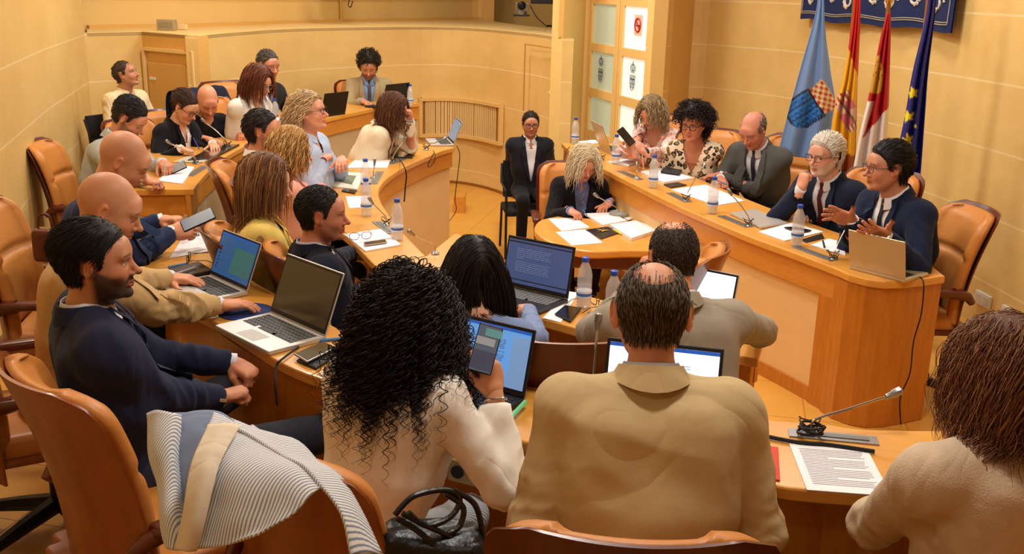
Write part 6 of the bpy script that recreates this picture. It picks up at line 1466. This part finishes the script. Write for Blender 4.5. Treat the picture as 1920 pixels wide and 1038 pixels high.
def scroll(cx, cz, sgn, s_):
    b = MB(); sp = lambda t, k=1.: (cx+sgn*s_*(.15-.12*t)*k*math.cos(t*6.8), cz+s_*(.15-.12*t)*k*math.sin(t*6.8)); tt = np.linspace(0, 1, 34)
    b.tube([G_(*sp(t), .018) for t in tt], [.017*s_*(1.15-.8*abs(t-.4)) for t in tt], 7)
    for t in np.linspace(.02, .62, 9):
        q = [G_(*sp(t+.05*w, 1+w*.42), .018) for w in (0, .3, .6, .85, 1)]; b.tube(q, [.012*s_, .020*s_, .019*s_, .012*s_, .004], 6)
    b.build('scroll_motif', SCROLL, r, smooth=True)
for i, (x, z, g_, s_) in enumerate(((.12, .19, 1, .62), (.30, .22, -1, .7), (.50, .18, 1, .72), (.68, .22, -1, .7), (.86, .19, 1, .7), (1.02, .22, -1, .66), (1.20, .19, 1, .7), (.22, .42, 1, .8), (.68, .44, -1, .8), (1.1, .42, 1, .8))): scroll(x*Wt/1.32, z, g_, s_)
# flags
def flag(label, L_, R_, kk, colf, name='flag', nu=56, nv=130, folds=3.5, pole=None, fold_amp=.02, ph=0):
    """L_, R_: left and right edge pixel polylines from top to bottom; hangs from its pole as pleated cloth"""
    Lc = catmull([V(*p) for p in L_], 8); Rc = catmull([V(*p) for p in R_], 8)
    tl = np.linspace(0, len(Lc)-1, nv); tr = np.linspace(0, len(Rc)-1, nv)
    Li = np.array([[np.interp(t, range(len(Lc)), [q[i] for q in Lc]) for i in (0, 1)] for t in tl]); Ri = np.array([[np.interp(t, range(len(Rc)), [q[i] for q in Rc]) for i in (0, 1)] for t in tr])
    vs, cs = [], []
    z0 = D(*Ri[nv//2], kk)
    for j in range(nv):
        for i in range(nu):
            u = i/(nu-1); px = Li[j]*(1-u)+Ri[j]*u; v_ = j/(nv-1)
            off = fold_amp*math.sin(u*folds*6.28+ph+v_*1.5)*(.25+v_)
            d_ = ray(*px); dep = (FPX/kk)/((d_/1.)@c_f); p = CC+d_*dep
            # vertical plane through the pole: keep y of the cloth constant
            t = (z0[1]+off*1.5)/(d_[1]); p = CC+d_*t; vs.append(p); cs.append(colf(px[0], px[1], u, v_))
    f = np.array([(j*nu+i, j*nu+i+1, (j+1)*nu+i+1, (j+1)*nu+i) for j in range(nv-1) for i in range(nu-1)])
    c = z0; base = V(c[0], c[1]+.03, ZI); r = thing('flag', label, 'flag', base)
    o = npmesh('flag_cloth', np.array(vs)-base, f, FLAGM, r, col=np.array([lin(q) for q in cs])); md = o.modifiers.new('thickness', 'SOLIDIFY'); md.thickness = .004
    top = D(*pole, kk)-base if pole is not None else V(0, 0, 2.4)
    top = D(*(Ri[0]*.5+Li[0]*.5), kk)-base if pole is None else top
    topv = V(vs[nu//2])[0]-base if False else np.array(vs[nu//2])-base
    dirp = nrm(topv); b = MB(); b.tube([V(topv[0]*.0, .05, 0), topv+V(0, .02, 0)+V(0, 0, .06)], .014, 10); b.build('flagpole', mat('pole wood', srgb(150, 96, 40), .4), r, smooth=True)
    b = MB(); b.lathe([(.10, 0), (.12, .01), (.10, .03), (.03, .05)], 20, (0, .05, 0)); b.build('pole_base', GREYM, r)
    b = MB(); b.lathe([(.008, .05), (.022, .065), (.026, .08), (.018, .10), (.004, .13)], 12, topv+V(0, .02, 0)); b.build('finial', mat('gold finial', srgb(214, 170, 90), .25, .9), r, smooth=True)
    return r
FLAGM = attrmat('satin flag cloth', .38, .5)
def rot2(x, y, cx, cy, a): c, s = math.cos(a), math.sin(a); dx, dy = x-cx, y-cy; return dx*c+dy*s, -dx*s+dy*c
def f_blue(x, y, u, v):
    # shield with crown, tilted on the drooping cloth
    a, b_ = rot2(x, y, 1510, 205, rad(-33))
    if -38 < a < 26 and abs(b_) < 31*(1 if a > -10 else math.sqrt(max(0, 1-((a+10)/28)**2))):
        if a > 22 or abs(b_) > 27 or a < -33: return (26, 38, 66)
        st = (int(a/5) % 2 == 0) and (int((b_+40)/9) % 2 == 0)
        return (20, 96, 178) if st else ((36, 120, 196) if int((b_+40)/3) % 3 else (22, 44, 90))
    if 26 <= a < 58 and abs(b_) < 26+ (a-26)*.15:
        w = math.sin(b_*.45)*math.sin(a*.5); return (196, 44, 40) if w > .25 else ((214, 180, 120) if w > -.5 else (236, 220, 190))
    return (112, 146, 196)
def f_spain(x, y, u, v):
    a, b_ = rot2(x, y, 1588, 205, rad(-25))
    if abs(a) < 17 and -32 < b_ < 30:
        if b_ < -14: return (176, 60, 40) if math.sin(a*.8) > 0 else (220, 190, 150)
        q = (a > 0) ^ (b_ > 4); return (206, 110, 120) if q else ((110, 90, 60) if (abs(a) < 4) else (222, 180, 160))
    if 30 <= b_ < 42 and abs(a) < 14: return (170, 60, 50) if math.sin(a) > 0 else (226, 214, 190)
    e = 1612-(y-60)*.03; red = x > 1592+(y-85)*.27 and y < 150 or y < 78+ (x-1590)*.0
    if y < 150 and x > 1590+(y-85)*.30: return (196, 34, 26)
    if y < 80: return (196, 34, 26)
    if y > 290: return (150, 70, 24)
    return (238, 176, 34)
def f_clm(x, y, u, v):
    if y > 258 or (y > 190 and x < 1640-(y-190)*.35): 
        return (236, 222, 214) if not (y > 200 and x > 1655-(y-200)*.05 and y < 208) else (196, 30, 40)
    if ((x-1646)/9)**2+((y-140)/36)**2 < 1 and math.sin(x*.9)*math.sin(y*.5) > -.55: return (196, 150, 50)
    if ((x-1640)/12)**2+((y-160)/16)**2 < 1: return (196, 150, 50)
    return (178, 22, 34) if y < 205+(1662-x)*1.2 else (236, 222, 214)
def star(x, y, cx, cy, r):
    dx, dy = x-cx, y-cy; d = math.hypot(dx, dy); th = math.atan2(dx, -dy)+.2; q = abs(((th/(2*math.pi)*5) % 1)-.5)*2; return d < r*(.42+.58*q**1.3)
def f_eu(x, y, u, v):
    for cx, cy in ((1712, 174), (1703, 218), (1702, 262), (1716, 235)):
        if star(x, y, cx, cy, 12 if cx != 1716 else 3): return (236, 220, 40)
    return (28, 34, 122)
flag('pale blue satin flag with a blue shield and crown, leftmost of the flags', [(1538, -60), (1530, 20), (1500, 130), (1478, 210), (1458, 290)], [(1544, -60), (1546, 40), (1557, 130), (1566, 205), (1552, 300)], 268, f_blue, folds=2.2, fold_amp=.014)
flag('red and yellow striped flag with a coat of arms', [(1606, -60), (1598, 40), (1580, 150), (1562, 220), (1552, 330)], [(1614, -60), (1612, 40), (1609, 130), (1607, 200), (1604, 330)], 276, f_spain, folds=3, ph=1, fold_amp=.016)
flag('crimson and white flag with a golden castle', [(1664, 24), (1652, 70), (1632, 170), (1614, 245), (1598, 330)], [(1669, 24), (1669, 70), (1667, 150), (1664, 230), (1658, 340)], 284, f_clm, folds=2.6, ph=2, fold_amp=.016)
flag('dark blue flag with yellow stars, rightmost of the flags', [(1744, -60), (1738, 20), (1712, 130), (1698, 210), (1682, 290), (1676, 350)], [(1756, -60), (1754, 20), (1741, 130), (1735, 210), (1726, 330), (1720, 370)], 300, f_eu, folds=2.4, ph=.5, fold_amp=.016)
# ---------------------------------------------------------------- things on the ledge and under the ceiling
q = P(312, 57, ZL+.006); r = thing('control_box', 'grey control box standing on the booth ledge at the left', 'box', q)
b = MB(); b.box((0, .03, .052), (.17, .10, .10), bev=.006); b.build('housing', mat('beige grey metal', srgb(176, 160, 130), .4, .3), r); b = MB(); b.box((0, -.022, .05), (.13, .004, .05)); b.build('front_label', mat('box label', srgb(150, 134, 104), .5), r)
b = MB(); q = P(341, 56, ZL+.006); b.box(q+V(0, .02, .03), (.09, .05, .05), bev=.005); tag(b.build('junction_box', mat('pale junction box', srgb(240, 214, 156), .5)), 'small pale junction box beside the grey control box', 'box')
q = D(978, 27, 162); r = thing('conference_camera', 'round headed conference camera on a bracket above the ledge', 'camera', q)
b = MB(); b.box((0, 0, -.01), (.19, .12, .02), bev=.004); b.build('bracket', BLACKP, r); b = MB(); b.lathe([(.06, 0), (.062, .03), (.05, .04)], 18); b.build('camera_foot', GREYM, r, smooth=True)
for s_ in (-1, 1):
    b = MB(); b.box((s_*.062, 0, .08), (.018, .05, .10), bev=.004); b.build('yoke_arm', GREYM, r)
g = Grid((-.07, -.07, .03), (.07, .07, .17), .006); g.ell((0, 0, .098), (.048, .050, .050), None, 0); v_, f_ = g.mesh(); npmesh('camera_head', v_, f_, BLACKP, r)
b = MB(); b.lathe([(.022, 0), (.020, .01)], 16, (0, -.046, .10), rot=rx(rad(90))); b.build('lens', SCRD, r)
a_, c_ = D(995, 5, 165), D(1046, 10, 165); b = MB(); b.box((a_+c_)/2+V(0, 0, .30), (np.linalg.norm(c_-a_), .05, .60), rz(math.atan2((c_-a_)[1], (c_-a_)[0])), bev=.01); tag(b.build('monitor', BLACKP), 'black wall monitor cut by the top edge, above the curved wall', 'monitor')
a_, c_ = D(626, -3, 158), D(692, -2, 158); b = MB(); b.box((a_+c_)/2+V(0, 0, .25), (np.linalg.norm(c_-a_), .05, .52), bev=.01); tag(b.build('monitor', BLACKP), 'black monitor cut by the top edge above the back wall', 'monitor')
cable('black cables hanging behind the conference camera to the ledge', [D(994, 10, 165), D(1000, 22, 166), D(1008, 34, 168), P(1022, 47, ZL+.02)], .006)
cable('short cable loop hanging from the back wall monitor', [D(655, 0, 158), D(653, 10, 158), D(658, 13, 158), D(661, 2, 158)], .006)
a_ = P(1028, 50, ZL+.006); b = MB(); b.box(a_+V(.05, 0, .01), (.16, .10, .02), bev=.004); tag(b.build('junction_box', BLACKP), 'flat black box on the ledge near the glazed door', 'box')
cable('thin black cable along the ledge near the glazed door', [P(1035, 50, ZL+.012), P(1045, 51, ZL+.012), P(1056, 54, ZL+.02)], .006)
# socket plate on the knee board
q0 = P(877, 884, .92); r = thing('desk_socket', 'cream double power socket under the foreground desk beside the striped trousers', 'socket', D(877, 886, 640))
b = MB(); b.box((0, 0, 0), (.125, .014, .07), rz(rad(-24)), bev=.003); b.build('cover_plate', mat('cream socket plastic', srgb(176, 150, 96), .5), r)
b = MB(); b.lathe([(.020, 0), (.020, .006)], 16, rz(rad(-24))@V(-.03, -.007, 0), rot=rz(rad(-24))@rx(rad(90))); b.build('socket_hole', BLACKP, r)
b = MB(); b.box(rz(rad(-24))@V(.032, -.009, 0), (.04, .006, .045), rz(rad(-24))); b.build('rocker', mat('cream rocker', srgb(196, 170, 116), .5), r)
# ---------------------------------------------------------------- worn details
def worn(key, name, build, m, smooth=True):
    p = PP[key]; b = MB(); build(b, p); return b.build(name, m, p['root'], smooth=smooth)
def ring_at(b, c, d, r_, t): 
    d = nrm(d); a_ = nrm(np.cross(d, V(.2, .1, .9))); b_ = np.cross(d, a_); b.tube([c+r_*(a_*math.cos(q)+b_*math.sin(q)) for q in np.linspace(0, 6.283, 20)], t, 6, cap=False)
def wrist(p, side, f=.0): S_, E_, W = p['arms'][side][:3]; d = nrm(W-E_); return W-d*f, d
worn('curly', 'bracelet', lambda b, p: ring_at(b, *wrist(p, 'R', .02), .031, .003), CHROME)
worn('pink', 'wristwatch', lambda b, p: ring_at(b, *wrist(p, 'L', .0), .028, .011), BLACKP)
worn('speaker', 'wristwatch', lambda b, p: ring_at(b, *wrist(p, 'L', -.012), .031, .006), CHROME)
worn('cream', 'bracelet', lambda b, p: ring_at(b, *wrist(p, 'L', .01), .030, .008), mat('cream bangle', srgb(230, 220, 200), .4))
worn('whitewoman', 'bracelet', lambda b, p: ring_at(b, *wrist(p, 'R', .01), .029, .004), CHROME)
def headband(b, p):
    H, M, hs = p['H'], p['M'], p['hs']
    b.tube([H+M@V(.098*math.cos(q), .012+.012*math.sin(q), .022+.108*math.sin(q))*hs for q in np.linspace(-.15, math.pi+.15, 26)], .0095, 8)
worn('clerk', 'headband', headband, mat('grey braided headband', srgb(120, 116, 108), .7, bump=.6, bscale=150))
worn('yellow', 'headband', lambda b, p: b.tube([p['H']+p['M']@V(.097*math.cos(q), .012+.014*math.sin(q), .022+.106*math.sin(q))*p['hs'] for q in np.linspace(0.3, math.pi-.3, 20)], .004, 6), CHROME)
def earring(b, p, s_): q = p['H']+p['M']@V(s_*.080, .0, -.045)*p['hs']; ring_at(b, q, p['M']@V(1, 0, 0), .014, .0025)
worn('blackwoman', 'earring', lambda b, p: (earring(b, p, 1), earring(b, p, -1)), mat('gold', srgb(220, 180, 100), .25, .9))
worn('cream', 'earring', lambda b, p: b.lathe([(.002, -.012), (.014, -.008), (.014, .008), (.002, .012)], 10, p['H']+p['M']@V(.084, -.002, -.052)*p['hs']), mat('gold', srgb(220, 180, 100), .25, .9))
def badge(b, p, x, z): q = p['proj'](p['gt'], x, z, .006)+p['Ft']*.022; b.lathe([(.012, 0), (.012, .004)], 12, q, rot=np.stack([p['Rt'], p['U'], p['Ft']], 1))
worn('darkjacket', 'badge', lambda b, p: badge(b, p, .12, -.13), mat('pink badge', srgb(236, 180, 180), .4))
worn('clerk', 'brooch', lambda b, p: [b.lathe([(.007, -.004), (.007, .004)], 8, p['proj'](p['gt'], 0.012*math.sin(i*2), -.02-.018*i, .006)+p['Ft']*.008) for i in range(7)], mat('crystal brooch', srgb(210, 212, 220), .15, .7))
worn('speaker', 'ring', lambda b, p: ring_at(b, p['arms']['R'][2]+p['arms']['R'][3]*.105, p['arms']['R'][3], .010, .0015), mat('gold', srgb(220, 180, 100), .25, .9))
def seam(b, p):
    pts = []; g = p['gt']
    for z in np.linspace(-.07, -.42, 24):
        for y in np.arange(-.28, .02, .003):
            q = p['T'](0, y, z); i = ((q-g.lo)/g.h).astype(int)
            if (i >= 0).all() and (i < np.array(g.f.shape)).all() and g.f[tuple(i)] < .002: pts.append(q-p['Ft']*.0); break
    b.tube(pts, .0022, 5)
worn('beige', 'back_seam', seam, mat('seam thread', srgb(160, 136, 92), .9))
def patch(b, p):
    S_, E_, W = p['arms']['R'][:3]; d = nrm(W-S_); o_ = nrm(E_-(S_+W)/2); a_ = nrm(np.cross(d, o_))
    n = 20; c = E_+o_*.052; b.add([c-o_*.0]+[E_+(d*math.cos(q)*.055+a_*math.sin(q)*.042)+o_*.036 for q in np.linspace(0, 6.283, n, endpoint=False)], [(0, 1+i, 1+(i+1) % n) for i in range(n)])
worn('beigebald', 'elbow_patch', patch, mat('brown suede', srgb(66, 38, 22), .9))
# ---------------------------------------------------------------- coat on a chair, striped jacket, handbags
def cloth(name, label, cat, ctrl, m, sub=7, parent=None, th=.006, wr=.008, seed=2, uvs=True):
    """ctrl: rows of world points, smoothed into a draped sheet"""
    rows = [catmull(r_, sub) for r_ in ctrl]; cols = list(zip(*rows)); G = np.array([catmull(list(c), sub) for c in cols]); nu, nv = G.shape[:2]
    v = G.reshape(-1, 3); f = np.array([(i*nv+j, (i+1)*nv+j, (i+1)*nv+j+1, i*nv+j+1) for i in range(nu-1) for j in range(nv-1)]); n = vnormals(v, f)
    w1 = 1-np.abs(noise3(v*np.array([1, 1, .35]), 30, seed))*3; v = v+n*(wr*w1*.6+wr*noise3(v, 14, seed+1))[:, None]
    o = npmesh(name, v, f, m, parent)
    if uvs:
        me = o.data; uv = me.uv_layers.new(name='UVMap'); li = np.empty(len(me.loops), np.int32); me.loops.foreach_get('vertex_index', li)
        u_ = np.stack([li//nv/(nu-1), li % nv/(nv-1)], 1).astype(np.float32); uv.data.foreach_set('uv', u_.ravel())
    md = o.modifiers.new('thickness', 'SOLIDIFY'); md.thickness = th
    if label: tag(o, label, cat)
    return o
SEER = stripemat('seersucker cloth', srgb(232, 230, 226), srgb(138, 148, 166), 52, thr=.36, rot=(.15, .1, rad(38))); LIN = fabric('blue grey lining', srgb(126, 142, 172), bump=.1, var=.08)
CREAMF = fabric('cream facing cloth', srgb(226, 212, 188), bump=.1)
"""coat corners follow the chair back top"""
jr = thing('draped_jacket', 'fine striped cream and grey jacket draped over a chair back in the foreground', 'jacket', D(430, 880, 900))
def rel(pts): return [[q-np.array(jr.location) for q in r_] for r_ in pts]
K = lambda x, y, k: D(x, y, k)
cloth('jacket_back', None, None, rel([[K(472, 800, 850), K(555, 838, 880), K(615, 880, 905), K(660, 925, 925), K(716, 1040, 950)],
      [K(440, 805, 890), K(520, 850, 920), K(590, 900, 950), K(628, 950, 965), K(660, 1040, 985)]]), SEER, parent=jr, uvs=True)
cloth('jacket_front', None, None, rel([[K(400, 778, 860), K(470, 800, 868), K(545, 838, 890), K(625, 905, 920)],
      [K(372, 850, 930), K(450, 868, 945), K(540, 895, 955), K(590, 922, 962)],
      [K(350, 950, 950), K(430, 960, 970), K(500, 965, 975), K(545, 968, 978)],
      [K(330, 1032, 960), K(400, 1026, 975), K(440, 1018, 980), K(470, 1005, 985)]]), SEER, parent=jr, uvs=True, wr=.006)
cloth('jacket_facing', None, None, rel([[K(392, 798, 900), K(420, 796, 905), K(450, 800, 900)], [K(362, 870, 950), K(388, 870, 960), K(408, 876, 955)], [K(345, 960, 975), K(368, 962, 985), K(385, 968, 980)], [K(328, 1030, 975), K(350, 1032, 985), K(366, 1030, 980)]]), CREAMF, parent=jr, uvs=False, wr=.003)
cloth('jacket_lining', None, None, rel([[K(318, 778, 850), K(365, 772, 850), K(410, 776, 856), K(440, 790, 866)], [K(325, 830, 880), K(350, 840, 890), K(380, 845, 900), K(400, 850, 905)], [K(330, 900, 905), K(345, 910, 915), K(360, 915, 920), K(372, 920, 925)], [K(332, 960, 925), K(340, 965, 930), K(350, 968, 932), K(358, 970, 935)]]), LIN, parent=jr, uvs=False)
cloth('jacket_sleeve', None, None, rel([[K(278, 775, 855), K(296, 769, 865), K(322, 775, 870), K(338, 780, 865)], [K(282, 840, 880), K(300, 842, 895), K(320, 846, 900), K(334, 850, 890)], [K(294, 900, 905), K(310, 905, 920), K(326, 910, 922), K(338, 915, 915)], [K(302, 960, 930), K(318, 968, 945), K(334, 972, 945), K(346, 975, 935)], [K(318, 1026, 950), K(326, 1030, 955), K(334, 1032, 955), K(342, 1032, 950)]]), SEER, parent=jr, uvs=True, wr=.005)
# dark coat over the chair back in the far row
cc = bpy.data.objects.get(ch.name); cl_ = np.array(cc.location); ra = cc.rotation_euler[2]; Rc = rz(ra)
W_ = lambda x, y, z: cl_+Rc@V(x, y, z)
cloth('hanging_coat', 'dark navy coat hung over a chair back near the person in white jacket', 'coat', [[W_(x, -.27, .72) for x in (-.30, -.1, .1, .30)], [W_(x, -.30, .95) for x in (-.31, -.1, .1, .31)], [W_(x, -.36, 1.09) for x in (-.27, -.1, .1, .27)], [W_(x, -.45, 1.06) for x in (-.29, -.1, .1, .29)], [W_(x, -.44, .72) for x in (-.31, -.1, .1, .31)]], fabric('navy coat cloth', srgb(24, 30, 50)), uvs=False, wr=.012)
# black handbag
BL = mat('black bag leather', srgb(16, 16, 18), .35, bump=.2, bscale=80); hb_ = D(815, 1010, 860); r = thing('handbag', 'black leather handbag with looped straps hanging on the armrest in the foreground', 'handbag', hb_)
g = Grid((-.16, -.12, -.24), (.16, .12, .08), .009); g.rbox((0, 0, -.09), (.085, .035, .09), .028); v_, f_ = g.mesh(); n__ = vnormals(v_, f_); v_ = v_+n__*(noise3(v_, 30, 3)*.014)[:, None]; npmesh('bag_body', v_, f_, BL, r)
for pts in ([(740, 965), (775, 930), (835, 918), (862, 935), (845, 968), (800, 985), (765, 960)], [(755, 962), (800, 985), (850, 1010), (860, 1038)], [(835, 925), (868, 950), (862, 985), (840, 1000)], [(850, 918), (890, 945), (905, 1000), (906, 1045)], [(745, 972), (790, 1000), (830, 1040)]):
    b = MB(); P3 = catmull([D(x, y, 900-.25*(x-740))-hb_ for x, y in pts], 8); b.tube(P3, .0065, 8); b.build('strap', BL, r, smooth=True)
q = PP['phonebald']['loc']; b = None
r = thing('handbag', 'brown glossy handbag hanging on a chair at the left wall', 'handbag', D(88, 458, 455)); g = Grid((-.1, -.08, -.1), (.1, .08, .1), .009); g.rbox((0, 0, 0), (.03, .02, .05), .02); v_, f_ = g.mesh(); npmesh('bag_body', v_, f_, mat('brown bag leather', srgb(96, 44, 22), .25), r)
b = MB(); b.tube(catmull([V(-.03, 0, .06), V(-.02, 0, .12), V(.02, 0, .12), V(.03, 0, .06)], 6), .005, 6); b.build('strap', mat('brown bag leather', srgb(96, 44, 22), .25), r)
